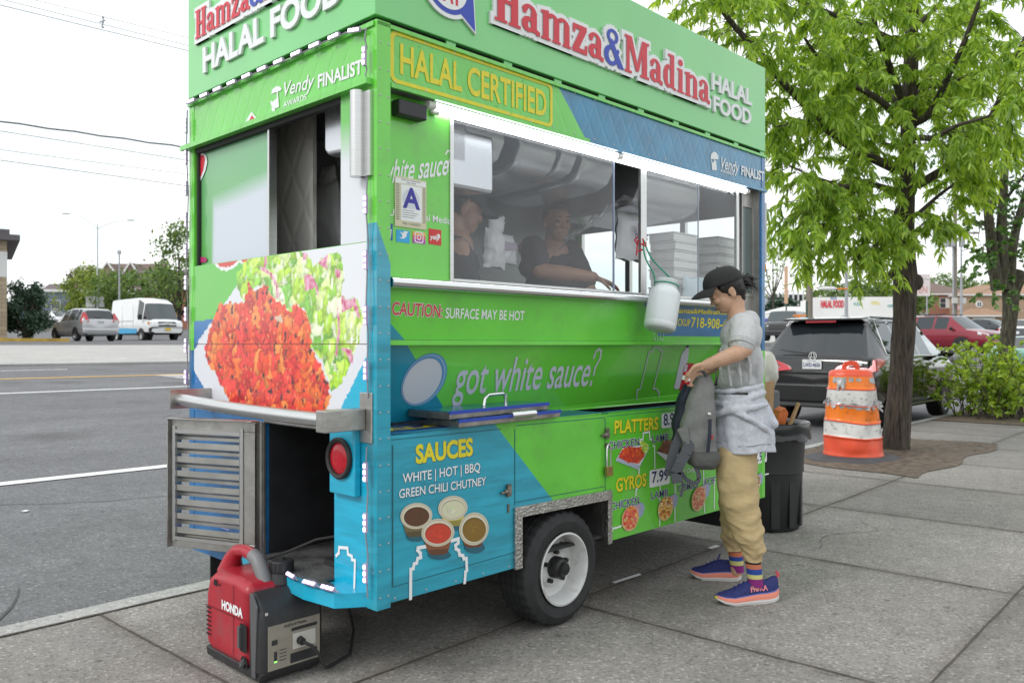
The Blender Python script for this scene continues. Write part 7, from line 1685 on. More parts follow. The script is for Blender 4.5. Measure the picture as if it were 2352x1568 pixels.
JM = bpy.data.materials.new('cloudy_plastic'); JM.use_nodes = True; tn = JM.node_tree; pn = tn.nodes['Principled BSDF']; pn.inputs['Base Color'].default_value = (.80, .84, .85, 1); pn.inputs['Roughness'].default_value = .3; pn.inputs['Subsurface Weight'].default_value = .3; pn.inputs['Subsurface Radius'].default_value = (.05, .05, .05); pn.inputs['Alpha'].default_value = .86
M = q_.to_matrix().to_4x4(); k = jl / .24
b = MB(); b.lathe([(.002, 0), (.070, .0), (.080, .008), (.0825, .03), (.081, .034), (.0825, .04), (.0825, .17 * k), (.078, .195 * k), (.062, .213 * k), (.058, .218 * k), (.058, .226 * k), (.062, .229 * k), (.059, .234 * k), (.059, .243 * k), (.062, .246 * k), (.062, .256 * k), (.055, .258 * k), (.053, .22 * k)], 32, M, 0, False); b.build('jar_body', JM, jar, smooth=True, ang=50)
b = MB(); b.lathe([(.002, .006), (.068, .008), (.078, .02), (.078, .045), (.002, .047)], 24, M); b.build('coins', mat('coins_brown', (.35, .28, .22), .6, var=.4, vscale=60), jar)
hk = TL(WB0 + .0, .03, 1.845); b = MB(); nk = JT + ax * .0
for dx in (-.055, .045):
 P = [hk + (nk + Vector((dx, -.0, -.01)) - hk) * f + Vector((.010 * math.sin(7 * f + dx * 60), 0, -.02 * math.sin(PI * f))) for f in [i / 12 for i in range(13)]]; b.tube(P, .0042, 6)
b.lathe([(.063, -.012), (.066, -.008), (.063, -.004)], 24, Matrix.Translation(JT) @ M, 0, False); b.build('cord', mat('cord_green', (.02, .28, .16), .7, var=.3, vscale=120), jar, world=True)
b = MB(); rn = random.Random(3)
for i in range(5): a = hk + Vector((rn.uniform(-.03, .02), -.01, rn.uniform(-.05, .03))); b.tube([a, a + Vector((rn.uniform(-.03, .02), 0, rn.uniform(-.03, .03))), a + Vector((rn.uniform(-.05, .0), 0, rn.uniform(-.08, .0)))], .0045, 5)
b.build('ribbon', mat('ribbon_red', (.55, .02, .04), .6), jar, world=True)
# --- what shows behind the glass
FOAM = mat('white_foam', (.72, .72, .70), .6); BAGW = mat('bag_white', (.70, .70, .72), .4)
def crumple(name, m, root, x0, x1, z0, z1, y, dep, seed, n=22, taper=.25, world_m=None):
 """a soft hanging bag: two creased sheets joined round the edge"""
 b = MB()
 for s_ in (-1, 1):
  def fn(u, v):
   w_ = 1 - taper * v; xx = x0 + (x1 - x0) * (.5 + (u - .5) * w_); e = math.sin(PI * u) ** .5 * math.sin(PI * min(1, v * .92 + .08)) ** .5
   nn = noise.noise((u * 5 + seed, v * 3, s_ * 3 + seed)) * .5 + .35 * noise.noise((u * 13, v * 4, seed)) 
   return (xx + .012 * noise.noise((v * 6, seed, u * 2)), y + s_ * e * dep * (1 + .7 * nn) + .012 * nn, z0 + (z1 - z0) * v + .015 * noise.noise((u * 4, seed, 2)))
  b.grid(fn, n, n)
 return b.build(name, m, root, smooth=True, ang=180)
PB = Plane((0, .62, 0), (1, 0, 0), (0, 0, 1))
p0_, p1_ = PB.px(1108, 612), PB.px(1160, 505); r = cart_thing('plastic_bags', 'bunch of white plastic bags hanging between the two men', 'bags', p0_[0], .62, p0_[1]); wv, hv = p1_[0] - p0_[0], p1_[1] - p0_[1]
crumple('bag_bunch', BAGW, r, 0, wv, 0, hv * .8, 0, .05, 1); crumple('bag_bunch', BAGW, r, wv * .5, wv * 1.7, .03, hv * .72, .03, .05, 2); crumple('bag_handles', BAGW, r, wv * .3, wv * .9, hv * .7, hv * 1.05, 0, .03, 3, taper=-.2)
b = MB(); b.box(wv * .75, wv * 1.35, -.032, -.031, .10, .14); b.build('bag_print', mat('bag_print', (.35, .30, .38), .5), r)
PQ = Plane((.48, 0, 0), (0, -1, 0), (0, 0, 1)); p0_, p1_ = PQ.px(712, 575), PQ.px(792, 372)
r = thing('carrier_bag', 'white carrier bag hanging inside the open rear window of the cart', 'bag', TL(.48, -p0_[0], p0_[1]), CART_RZ - PI / 2); crumple('bag_body', BAGW, r, 0, p1_[0] - p0_[0], 0, (p1_[1] - p0_[1]) * .82, 0, .06, 21, taper=.45); crumple('bag_handles', BAGW, r, (p1_[0] - p0_[0]) * .3, (p1_[0] - p0_[0]) * .75, (p1_[1] - p0_[1]) * .72, p1_[1] - p0_[1], 0, .03, 23, taper=.1)
PC = Plane((0, .42, 0), (1, 0, 0), (0, 0, 1)); p0_, p1_ = PC.px(1413, 594), PC.px(1480, 495); r = cart_thing('thank_you_bag', 'white printed carrier bag hanging in the open part of the window', 'bag', p0_[0], .42, p0_[1]); wv, hv = p1_[0] - p0_[0], p1_[1] - p0_[1]
o = crumple('bag_body', BAGW, r, 0, wv, 0, hv, 0, .05, 7, taper=.2)
PR = FlatP((0, -.082, 0), (1, 0, 0), (0, 0, 1)); b = MB(); text(b, PR, 'Thank', (wv * .25, hv * .42), (wv * .62, hv * .42), .03, 0, shear=.3, off=0); text(b, PR, 'You', (wv * .32, hv * .30), (wv * .62, hv * .30), .03, 0, shear=.3, off=0)
for k_ in range(6): a = k_ * 1.1; flat(b, PR, ell(wv * (.62 + .05 * math.cos(a)), hv * (.52 + .07 * math.sin(a)), .022, .009, 8, a), 0, .0005 + k_ * 1e-4)
flat(b, PR, ell(wv * .45, hv * .66, .02, .035, 8, .3), 0, 0); b.build('bag_print', mat('print_purple', (.10, .02, .16), .5), r)
r = cart_thing('plastic_sheet', 'crumpled clear plastic sheet stuck out through the open slider', 'plastic sheet', 1.60, .22, 1.98)
SHEETM = mat_glass('clear_film', (.95, .95, .97), .22, 1.5, .12, (.75, .75, .78)); b = MB()
b.grid(lambda u, v: (.34 * u, .0 + .28 * v + .03 * noise.noise((u * 7, v * 5, 1)), .17 * u - .16 * v * (1 - u * .2) + .045 * noise.noise((u * 6, v * 6, 4))), 26, 20); b.build('film', SHEETM, r, smooth=True, ang=180)
PD = Plane((0, .34, 0), (1, 0, 0), (0, 0, 1))
for si, (xa, xb, ztop, lab) in enumerate(((1500, 1592, 546, 'white foam takeout box in the wide stack behind the right pane'), (1598, 1690, 556, 'white foam takeout box in the stack nearer the end of the cart'))):
 q0_, q1_ = PD.px(xa, 640), PD.px(xb, ztop); w_ = min(q1_[0] - q0_[0], .26); nb = 9; zb_ = 1.487; hh = (q1_[1] - zb_) / nb
 for k_ in range(nb):
  b = MB(); b.box(-w_ / 2, w_ / 2, -.09, .09, .001, hh * .80); b.box(-w_ / 2 - .006, w_ / 2 + .006, -.096, .096, hh * .80, hh * .97)
  o = b.build('foam_box', FOAM, None, bevel=.006); o.location = TL((q0_[0] + q1_[0]) / 2 + .004 * math.sin(k_ * 2.3 + si), .34 + .003 * math.cos(k_ * 3.1), zb_ + hh * k_); o.rotation_euler = (0, 0, CART_RZ + .03 * math.sin(k_ * 4.7))
  tag(o, lab, 'takeout box', 'foam takeout boxes stacked behind the glass')
r = cart_thing('blue_bag', 'pale blue plastic bag printed with green lines beside the foam boxes', 'bag', 2.40, .20, 1.487)
crumple('bag_body', mat('bag_pale_blue', (.50, .62, .66), .4), r, 0, .26, 0, .22, 0, .04, 11, taper=.1); b = MB()
for k_ in range(5): b.box(.15, .22, -.072, -.071, .06 + .025 * k_, .068 + .025 * k_)
b.build('bag_print', mat('bag_green_print', (.10, .35, .22), .5), r)
PE = Plane((0, .30, 0), (1, 0, 0), (0, 0, 1)); q0_ = PE.px(1385, 590); b = MB(); b.hexa([(-.08, -.07, 0), (.08, -.07, 0), (.08, .07, 0), (-.08, .07, 0), (-.10, -.09, .045), (.10, -.09, .045), (.10, .09, .045), (-.10, .09, .045)]); b.hexa([(-.10, .088, .05), (.10, .088, .05), (.10, .10, .052), (-.10, .10, .052), (-.08, .03, .11), (.08, .03, .11), (.08, .05, .12), (-.08, .05, .12)])
o = b.build('open_foam_box', FOAM, None, bevel=.006); o.location = TL(q0_[0], .30, 1.487); o.rotation_euler = (0, 0, CART_RZ); tag(o, 'open white foam box beside the hand of the man at the window', 'takeout box')
r = cart_thing('foil_tray', 'crumpled foil on the counter before the man at the window', 'foil', 1.30, .16, 1.487); b = MB(); b.grid(lambda u, v: (.26 * u, .12 * v, .035 + .03 * noise.noise((u * 9, v * 6, 2)) - .04 * (2 * v - 1) ** 2), 24, 12); b.build('foil', CHROME, r)
# --- rubbish bin with liner
bx, by = 1.81, 5.93; bn = thing('rubbish_bin', 'black round rubbish bin with a black liner at the end of the cart', 'bin', (bx, by, 0)); BINM = mat('bin_plastic', (.016, .016, .018), .45, var=.2, vscale=9)
b = MB(); pr = [(.001, .0), (.232, .0), (.240, .012), (.262, .40), (.270, .405), (.268, .44), (.280, .66), (.292, .70), (.300, .705), (.300, .735), (.288, .74), (.27, .70), (.24, .1)]; b.lathe(pr, 40, None, 0, False)
for a in range(0, 360, 30):
 c_, s_ = math.cos(R(a)), math.sin(R(a)); b.obox((c_ * .252, s_ * .252, .20), (c_ * .006, s_ * .006, 0), (-s_ * .03, c_ * .03, 0), (0, 0, .17))
b.build('bin_body', BINM, bn, smooth=True)
LIN = mat('liner_black', (.018, .018, .021), .22, var=.2, vscale=12); b = MB()
def lin(u, v):
 a = 2 * PI * u; f = v; nn = noise.noise((math.cos(a) * 3, math.sin(a) * 3, v * 3)) + .6 * noise.noise((math.cos(a) * 9, math.sin(a) * 9, v * 2))
 if f < .25: rr = .262; z = .66 + f / .25 * .085
 elif f < .32: rr = .30 + .006; z = .752
 else: rr = .306 + (.012 + .012 * nn) * (f - .2); z = .752 - (f - .32) * (.17 + .04 * nn)
 return ((rr + .006 * nn) * math.cos(a), (rr + .006 * nn) * math.sin(a), z + .004 * nn)
b.grid(lin, 72, 22); b.build('bin_liner', LIN, bn, smooth=True, ang=180)
CARD = mat('cardboard', (.40, .25, .135), .85, var=.12, vscale=8); CARDP = mat('card_pale', (.55, .52, .47), .8)
def junk(name, label, cat, m, pts, ext, loc, rot):
 b = MB(); b.prism(pts, ext); o = b.build(name, m, None); o.location = loc; o.rotation_euler = rot; return tag(o, label, cat)
junk('cardboard_flap', 'brown cardboard piece standing highest in the rubbish bin', 'cardboard', CARD, [(-.10, 0, 0), (.10, 0, .0), (.10, 0, .30), (-.10, 0, .27)], (0, .006, 0), (bx - .02, by - .03, .74), (.1, -.05, .5))
junk('cardboard_flap', 'torn curling cardboard piece below the tall one in the bin', 'cardboard', CARD, [(-.10, 0, 0), (.09, 0, 0), (.10, 0, .10), (.05, 0, .13), (.03, 0, .22), (-.02, 0, .13), (-.10, 0, .15)], (0, .006, 0), (bx + .0, by - .10, .70), (-.25, .1, .3))
junk('cardboard_strip', 'narrow cardboard strip leaning out of the bin towards the tree', 'cardboard', CARD, [(0, 0, 0), (.03, 0, 0), (.10, 0, .23), (.085, 0, .24)], (0, .02, 0), (bx + .09, by - .16, .66), (.1, .05, .2))
junk('juice_carton', 'orange drink carton stuck upright in the rubbish bin', 'carton', mat('carton_orange', (.55, .13, .03), .5, var=.3, vscale=14), [(-.04, -.03, 0), (.04, -.03, 0), (.04, -.03, .18), (.0, -.03, .21), (-.04, -.03, .18)], (0, .06, 0), (bx + .02, by - .17, .66), (.15, .2, .5))
junk('white_carton', 'pale box at the very top of the rubbish in the bin', 'carton', CARDP, [(-.06, -.02, 0), (.05, -.02, 0), (.05, -.02, .09), (-.06, -.02, .09)], (0, .08, 0), (bx - .04, by - .02, .98), (.1, .1, .4))
o = MB().ball((0, 0, 0), (.09, .09, .07), 14).build('green_bag', mat('bag_dark_green', (.02, .09, .025), .3), None, smooth=True, disp=(.05, .05)); o.location = (bx + .02, by - .02, .76); tag(o, 'crumpled dark green bag among the cardboard in the bin', 'bag')
o = MB().ball((0, 0, 0), (.085, .085, .17), 20).build('clear_rubbish_bag', mat('bag_clear_pale', (.52, .50, .45), .22), None, smooth=True, disp=(.06, .07)); o.location = at(1764, 855, 7.3); o.location.z = 1.06; tag(o, 'pale full plastic bag showing past the end of the cart, above the bin', 'bag')
bs = MB(); bs.box(-.2, .2, -.2, .2, 0, .90); o2_ = bs.build('crate_stack', mat('crate_grey', (.12, .12, .13), .6), None, bevel=.02); o2_.location = (o.location.x - .14, o.location.y + .05, 0); tag(o2_, 'dark crate behind the cart under the pale plastic bag', 'crate')
# --- battered traffic barrel
Bp = at(1960, 1061, 9.15); Bp = Vector(((1960 - CXD) / FD * 9.35, 9.35, 0)); brl = thing('traffic_barrel', 'dented orange and white traffic barrel with torn tape on a black rubber base', 'traffic barrel', Bp)
OR1 = mat('barrel_red_orange', (.72, .085, .035), .4, var=.14, vscale=5, dirt=((.30, .08, .05), .5, 9)); OR2 = mat('barrel_orange_sheet', (.80, .19, .015), .3, var=.1, vscale=6, dirt=((.2, .06, .02), .6, 12)); WH2 = mat('barrel_white_sheet', (.60, .59, .57), .4, var=.12, vscale=7, dirt=((.10, .09, .08), .8, 14)); TAPE = mat('torn_silver_tape', (.36, .36, .36), .35, .5, var=.35, vscale=20)
BZ = [(0.03, .315), (.06, .325), (.075, .318), (.10, .312), (.255, .308), (.263, .318), (.271, .305), (.40, .300), (.425, .298), (.434, .310), (.442, .296), (.60, .286), (.61, .284), (.618, .296), (.626, .282), (.78, .272), (.79, .270), (.798, .282), (.806, .266), (.94, .250), (.98, .244), (1.0, .225), (1.015, .15), (1.02, .001)]
def bmat(z): return 0 if z < .262 else 1 if z < .433 else 2 if z < .617 else 1 if z < .797 else 2 if z < .955 else 0
def dent(p):
 a = math.atan2(p.y, p.x); z = p.z; r = math.hypot(p.x, p.y)
 sq = 1 + .07 * min(1, max(0, (z - .2) / .7)) * math.cos(4 * (a - .35))
 dn_ = -.030 * math.exp(-((a + 2.0) / .5) ** 2 - ((z - .52) / .14) ** 2) - .05 * math.exp(-((a + 1.15) / .28) ** 2 - ((z - .45) / .22) ** 2) + .012 * noise.noise((math.cos(a) * 2.2, math.sin(a) * 2.2, z * 4)) - .03 * math.exp(-((a + 1.9) / .4) ** 2 - ((z - .06) / .06) ** 2)
 k = sq * (r + dn_ * min(1, r / .2)) / max(r, 1e-6); sl = .018 * math.sin(a * 2 + 1) * math.exp(-((z - .45) / .25) ** 2)
 return Vector((p.x * k - .03 * z, p.y * k, z + sl * min(1, r / .2)))
b = MB(); n = 64; zz = []
for (za, ra), (zb2, rb2) in zip(BZ, BZ[1:]):
 st_ = max(1, int((zb2 - za) / .025))
 for k_ in range(st_): f = k_ / st_; zz.append((za + (zb2 - za) * f, ra + (rb2 - ra) * f))
zz.append(BZ[-1]); vv = [dent(Vector((r_ * math.cos(2 * PI * j / n), r_ * math.sin(2 * PI * j / n), z))) for z, r_ in zz for j in range(n)]
for i in range(len(zz) - 1):
 zc = (zz[i][0] + zz[i + 1][0]) / 2; rib = any(abs(zc - q) < .010 for q in (.263, .434, .618, .798))
 b.add([vv[i * n + j] for j in range(n)] + [vv[(i + 1) * n + j] for j in range(n)], [(j, (j + 1) % n, n + (j + 1) % n, n + j) for j in range(n)], 0 if rib else bmat(zc))
idx = {}; nv = []; nf = []
for f in b.f:
 g = []
 for q in f:
  key = tuple(round(c, 5) for c in b.v[q])
  if key not in idx: idx[key] = len(nv); nv.append(key)
  g.append(idx[key])
 nf.append(tuple(dict.fromkeys(g)))
b.v, b.f = nv, nf; keep_ = [i for i, f in enumerate(nf) if len(f) > 2]; b.f = [nf[i] for i in keep_]; b.m = [b.m[i] for i in keep_]; b.c = [None] * len(b.f)
b.build('barrel_body', [OR1, WH2, OR2], brl, smooth=True, ang=60)
b = MB(); b.lathe([(.30, .055), (.36, .06), (.42, .05), (.54, .016), (.54, .0), (.30, .0)], 40, Matrix.Diagonal((1, .9, 1, 1)), 0, False); b.build('rubber_base', mat('rubber_base', (.06, .064, .07), .8, var=.2, vscale=8), brl, smooth=True)
b = MB(); P = [(-.09 + .03, .0, 1.0)]; P = [(-.10 - .03, 0, 1.0), (-.095 - .03, 0, 1.06), (-.07 - .03, 0, 1.10), (-.03, 0, 1.115), (.07 - .03, 0, 1.10), (.095 - .03, 0, 1.06), (.10 - .03, 0, 1.0)]
for (p_, q_) in zip(P, P[1:]):
 pi_ = Vector((-.03 + (p_[0] + .03) * .55, 0, 1.0 + (p_[2] - 1.0) * .55)); qi_ = Vector((-.03 + (q_[0] + .03) * .55, 0, 1.0 + (q_[2] - 1.0) * .55))
 b.hexa([Vector(p_) + Vector((0, -.016, 0)), Vector(q_) + Vector((0, -.016, 0)), qi_ + Vector((0, -.016, 0)), pi_ + Vector((0, -.016, 0)), Vector(p_) + Vector((0, .016, 0)), Vector(q_) + Vector((0, .016, 0)), qi_ + Vector((0, .016, 0)), pi_ + Vector((0, .016, 0))])
b.build('barrel_handle', OR1, brl, bevel=.006)
b = MB(); rn = random.Random(9)
def ring_pt(a, z, off): 
 r_ = lerp_tab(z, [(q[0], q[1]) for q in BZ]); v = dent(Vector((r_ * math.cos(a), r_ * math.sin(a), z))); d = Vector((math.cos(a), math.sin(a), 0)); return v + d * off
for (a0, a1, z0_, z1_, jag) in ((-2.75, -.35, .60, .645, .03), (-2.7, -2.15, .87, .93, .012), (-2.05, -1.85, .885, .93, .006), (-1.2, -.5, .87, .93, .012), (-2.5, -2.2, .80, .90, .03), (-1.0, -.5, .63, .68, .02), (-1.75, -1.55, .89, .92, .004)):
 m_ = 18; P = []
 for i in range(m_ + 1):
  a = a0 + (a1 - a0) * i / m_; j1, j2 = rn.uniform(-1, 1) * jag, rn.uniform(-1, 1) * jag * .4; o_ = .004 + max(0, rn.gauss(0, .008)) * (1 if jag > .02 else .2); P += [ring_pt(a, z0_ + j1, o_), ring_pt(a, z1_ + j2, .003)]
 b.add(P, [(2 * i, 2 * i + 2, 2 * i + 3, 2 * i + 1) for i in range(m_)])
for sgn, a in ((-1, -2.9), (1, -.25)):
 for k_ in range(5): p_ = ring_pt(a + rn.uniform(-.1, .1), .62 + rn.uniform(-.05, .06), .0); d = Vector((sgn * rn.uniform(.03, .07), -.01, rn.uniform(-.05, .01))); b.add([p_, p_ + d, p_ + d + Vector((0, .01, .025)), p_ + Vector((0, 0, .04))], [(0, 1, 2, 3)])
b.build('torn_tape', TAPE, brl)
b = MB()
for k_ in range(34):
 a = rn.uniform(-2.8, -.4); z = rn.choice([rn.uniform(.30, .40), rn.uniform(.66, .77), rn.uniform(.46, .58)]); p_ = ring_pt(a, z, .0025); q_ = ring_pt(a + rn.uniform(-.12, .12), z + rn.uniform(-.02, .02), .0025); b.tube([p_, q_], rn.uniform(.0012, .003), 4)
b.build('scuff_marks', mat('scuff_dark', (.05, .04, .04), .8), brl)
for name, lab, (xa, ya), (xb, yb), wd in (('paper_strip', 'white paper strip lying on the sidewalk behind the cart wheel', (1412, 1341), (1474, 1322), .020), ('foil_scrap', 'small shiny scrap on the sidewalk under the cart, left of the far shoe', (1634, 1262), (1654, 1256), .03), ('paper_scrap', 'tiny white scrap on the road left of the cart', (48, 1180), (60, 1181), .03)):
 A = at(xa, ya, FD * CAMH / (ya - CYD)); B = at(xb, yb, FD * CAMH / (yb - CYD)); 
 if name == 'paper_scrap': A.z = B.z = gz(A.x, A.y); 
 d = (B - A); e = Vector((-d.y, d.x, 0)).normalized() * wd; b = MB(); b.add([A + Vector((0, 0, .006)), B + Vector((0, 0, .007)), B + e + Vector((0, 0, .012)), A + e + Vector((0, 0, .009))], [(0, 1, 2, 3)]); tag(b.build(name, mat('paper_white', (.75, .75, .75), .6), None), lab, 'litter')
# --- generator
GL_ = Vector((-.950, 3.120, 0)); gen = thing('generator', 'red and black portable generator standing on the sidewalk behind the cart', 'generator', GL_, CART_RZ)
GRED = mat('generator_red', (.36, .014, .028), .38, var=.12, vscale=6, dirt=((.22, .10, .10), .5, 5)); GBLK = mat('generator_black', (.022, .022, .024), .5, var=.2, vscale=8, dirt=((.07, .065, .06), .6, 5)); GGRY = mat('generator_grey', (.09, .09, .095), .5)
def gprism(nm, m, prof, x0, x1, bevel): b = MB(); b.prism([(x0, y, z) for y, z in prof], (x1 - x0, 0, 0)); return b.build(nm, m, gen, bevel=bevel)
gprism('housing', GRED, [(.095, .035), (.44, .035), (.466, .09), (.462, .27), (.435, .340), (.38, .374), (.20, .380), (.095, .362)], .000, .280, .040)
gprism('front_housing', GBLK, [(.0, .03), (.0, .255), (.022, .305), (.06, .338), (.100, .350), (.100, .03)], .0, .28, .024)
gprism('front_bezel', GGRY, [(.035, .028), (.02, .30), (.055, .345), (.075, .345), (.06, .028)], -.004, .003, .0015)
gprism('base', GBLK, [(.02, .012), (.45, .012), (.46, .05), (.0, .05)], .006, .274, .008)
b = MB(); 
for x in (.04, .24):
 for y in (.05, .41): b.tube([(x, y, 0), (x, y, .016)], .018, 12)
b.build('rubber_foot', RUB, gen)
GS = FlatP((-.001, 0, 0), (0, -1, 0), (0, 0, 1))     # red side: u = -y
b = MB(); text(b, GS, 'HONDA', (-.30, .238), (-.135, .238), .034, 0, bold=.05, off=.0012); b.build('side_lettering', WHITE, gen)
b = MB()
for k_ in range(7): z = .105 + .018 * k_; flat(b, GS, rect(-.435, -.395, z, z + .007), 0, .001); 
flat(b, GS, rect(-.37, -.34, .318, .342), 0, .001); flat(b, GS, rect(-.328, -.318, .322, .334), 0, .001); flat(b, GS, rrect(-.155, -.10, .105, .215, .012), 0, .001); flat(b, GS, ell(-.122, .068, .026, .024, 16), 0, .001)
b.build('side_recess', BLACK, gen)
b = MB(); b.obox((-.004, .150, .160), (.008, 0, 0), (0, .008, 0), (0, 0, .042)); b.tube([(-.004, .13, .065), (-.010, .125, .055), (-.006, .115, .07), (-.010, .12, .08)], .010, 8); b.build('starter_grip', GGRY, gen, bevel=.003)
b = MB(); flat(b, GS, [(-.44, .222), (-.10, .224), (-.10, .228), (-.44, .226)], 0, .0008); flat(b, GS, rect(-.208, -.205, .04, .35), 0, .0008); b.build('panel_groove', mat('groove_dark', (.12, .004, .01), .6), gen)
b = MB(); b.box(.10, .20, .24, .33, .3725, .374); b.build('warning_label', mat('label_pale', (.6, .6, .58), .5), gen)
b = MB(); b.lathe([(.06, .0), (.052, .035), (.044, .04), (.044, .042), (.047, .045), (.047, .082), (.042, .086), (.001, .087)], 28, Matrix.Translation((.17, .135, .345)), 0, False)
for k_ in range(16): a = 2 * PI * k_ / 16; b.obox((.17 + .047 * math.cos(a), .135 + .047 * math.sin(a), .409), (.002 * math.cos(a), .002 * math.sin(a), 0), (-.004 * math.sin(a), .004 * math.cos(a), 0), (0, 0, .016))
b.tube([(.17, .135, .43), (.17, .135, .442)], .012, 10); b.build('fuel_cap', GBLK, gen, smooth=True)
b = MB(); hp = [(.10, .425, .345), (.10, .405, .405), (.10, .365, .442), (.10, .30, .452), (.10, .235, .443)]; b.tube(hp, [.055, .036, .026, .025, .027], 14); b.build('handle', GRED, gen, smooth=True)
b = MB(); hp = [(.10, .238, .444), (.10, .20, .432), (.10, .178, .405), (.10, .155, .375), (.10, .145, .350)]; b.tube(hp, [.029, .030, .030, .028, .030], 14); b.build('handle_end', mat('handle_grey', (.17, .17, .175), .5), gen, smooth=True)
GF = FlatP((0, .0, 0), (1, 0, 0), (0, 0, 1)); PANEL = mat('panel_beige', (.27, .245, .20), .5, var=.1, vscale=14, dirt=((.12, .10, .07), .6, 8)); b = MB(); flat(b, GF, rect(.030, .258, .055, .225), 0, .0015, .002); o = b.build('control_panel', PANEL, gen)
b = MB(); flat(b, GF, rect(.125, .245, .062, .10), 0, .0042); flat(b, GF, rect(.13, .245, .185, .198), 0, .0042); flat(b, GF, rect(.045, .07, .15, .17), 0, .0042); flat(b, GF, rect(.055, .068, .085, .125), 0, .0042)
text(b, GF, 'INDUSTRIAL', (.10, .207), (.20, .207), .010, 0, bold=.03, off=.0042)
for k_ in range(4): flat(b, GF, rect(.078, .108, .085 + .013 * k_, .088 + .013 * k_), 0, .0042)
b.build('panel_print', GBLK, o)
b = MB(); flat(b, GF, rect(.135, .235, .115, .175), 0, .004, .004); b.build('socket_plate', mat('socket_pale', (.55, .53, .48), .5), o); b = MB(); flat(b, GF, rect(.056, .067, .083, .088), 0, .0048); b.build('pilot_lamp', mat('pilot_green', (.1, .6, .1), .4, emit=(.2, 1, .1), estr=3), o)
b = MB(); b.tube([(.165, -.005, .145), (.165, -.03, .142)], [.016, .014], 10); P = [(.165, -.03, .142), (.185, -.055, .13), (.215, -.065, .09), (.245, -.06, .03), (.28, -.03, .012), (.42, .02, .012), (.6, .25, .012), (.75, .5, .012)]; b.tube(P, .007, 8); b.build('power_lead', RUB, gen, smooth=True)
b = MB(); b.box(.02, .03, -.003, .0, .27, .28); b.build('brand_mark', mat('mark_pale', (.55, .5, .48), .5), gen)
ld = MB(); ld.tube([TL(.22, .42, .50), TL(.10, .55, .47), TL(.02, .66, .41), TL(-.06, .72, .38)], .006, 8); tag(ld.build('black_lead', RUB, None), 'thin black lead running up into the open locker behind the generator', 'cable')
# ------------------------------------------------------------------ people
SKIN = mat('skin', (.56, .335, .225), .5, var=.08, vscale=25); SKIN.node_tree.nodes['Principled BSDF'].inputs['Subsurface Weight'].default_value = .08; SKIN.node_tree.nodes['Principled BSDF'].inputs['Subsurface Radius'].default_value = (.012, .005, .003)
HAIR = mat('hair_black', (.012, .010, .009), .45, var=.4, vscale=60, stretch=(1, 1, 6)); LIPS = mat('lip_rose', (.36, .12, .10), .5); EYEB = mat('eye_dark', (.02, .015, .012), .2); EYEW = mat('eye_white', (.7, .68, .66), .3)
HOOD1 = mat('hoodie_grey', (.50, .50, .505), .9, var=.08, vscale=60, bump=.8, bscale=16, stretch=(1.4, 1.4, .8)); HOOD2 = mat('hoodie_blue_grey', (.50, .515, .565), .9, var=.10, vscale=70, bump=.8, bscale=16, stretch=(1.3, 1.3, .8)); KHAKI = mat('khaki_cotton', (.47, .355, .185), .85, var=.07, vscale=20, bump=.9, bscale=15, stretch=(1, 1, 1.7)); CAPM = mat('cap_black', (.018, .017, .017), .8, var=.2, vscale=50, bump=.2, bscale=250)
def head_parts(mb, H, f, u, s, k=1.0):
 """skull, face, jaw, chin, nose, brow, ear into one builder (s points to the ear seen)"""
 Rm = Matrix((f, s, u)).transposed()
 B = lambda a, b_, c_, r: mb.ball(H + f * a * k + s * b_ * k + u * c_ * k, tuple(q * k for q in r), 16, 0, Rm)
 B(-.008, 0, .012, (.094, .075, .098)); B(.036, 0, -.045, (.056, .060, .075)); B(.052, 0, -.088, (.036, .036, .030)); B(.062, 0, .02, (.036, .056, .04))
 B(.098, 0, -.034, (.013, .014, .011)); B(.090, 0, -.016, (.012, .010, .026)); B(.082, 0, -.066, (.014, .024, .010)); B(.080, 0, -.078, (.013, .021, .009)); B(.080, .036, -.03, (.018, .02, .02)); B(.080, -.036, -.03, (.018, .02, .02))
 for sg in (1, -1):
  B(-.012, sg * .076, -.028, (.019, .009, .031)); B(-.018, sg * .078, -.016, (.012, .011, .018)); B(.078, sg * .030, .012, (.016, .022, .010))
def hand_parts(mb, W, d, pn, th, curl, k=1.0, spread=.2):
 """palm and five fingers: W wrist, d along the hand, pn palm normal (fingers curl towards it), th towards the thumb"""
 d, pn, th = d.normalized(), pn.normalized(), th.normalized()
 for o_ in (-.026, -.009, .009, .026): mb.capsule(W + th * o_ * .55 * k + d * .005, W + d * .082 * k + th * o_ * k, .014 * k, .0105 * k, 10)
 mb.capsule(W - d * .03, W + d * .02, .021 * k, .019 * k)
 for i, (o_, l) in enumerate(((.029, .068), (.010, .078), (-.009, .072), (-.028, .056))):
  p = W + d * .084 * k + th * o_ * k; ang = curl[i] if hasattr(curl, '__len__') else curl; dirn = (d + th * (o_ * spread * 5)).normalized(); a = 0
  for seg, fr in enumerate((.45, .32, .25)):
   a += ang * (.7 if seg == 0 else 1.0); dd = (dirn * math.cos(a) + pn * math.sin(a)).normalized(); q = p + dd * l * fr * k; mb.capsule(p, q, (.0094 - .0011 * seg) * k, (.0085 - .0011 * seg) * k, 9); p = q
 p = W + d * .02 * k + th * .026 * k
 for seg, (dr, l) in enumerate(((d * .55 + th * .65 + pn * .35, .042), (d * .8 + th * .15 + pn * .55, .034), (d * .8 - th * .1 + pn * .6, .026))): q = p + dr.normalized() * l * k; mb.capsule(p, q, (.0125 - .0018 * seg) * k, (.0112 - .0018 * seg) * k, 9); p = q
def chain(mb, pts, rad):
 for (a, b_), (r0, r1) in zip(zip(pts, pts[1:]), zip(rad, rad[1:])): mb.capsule(a, b_, r0, r1, 14)
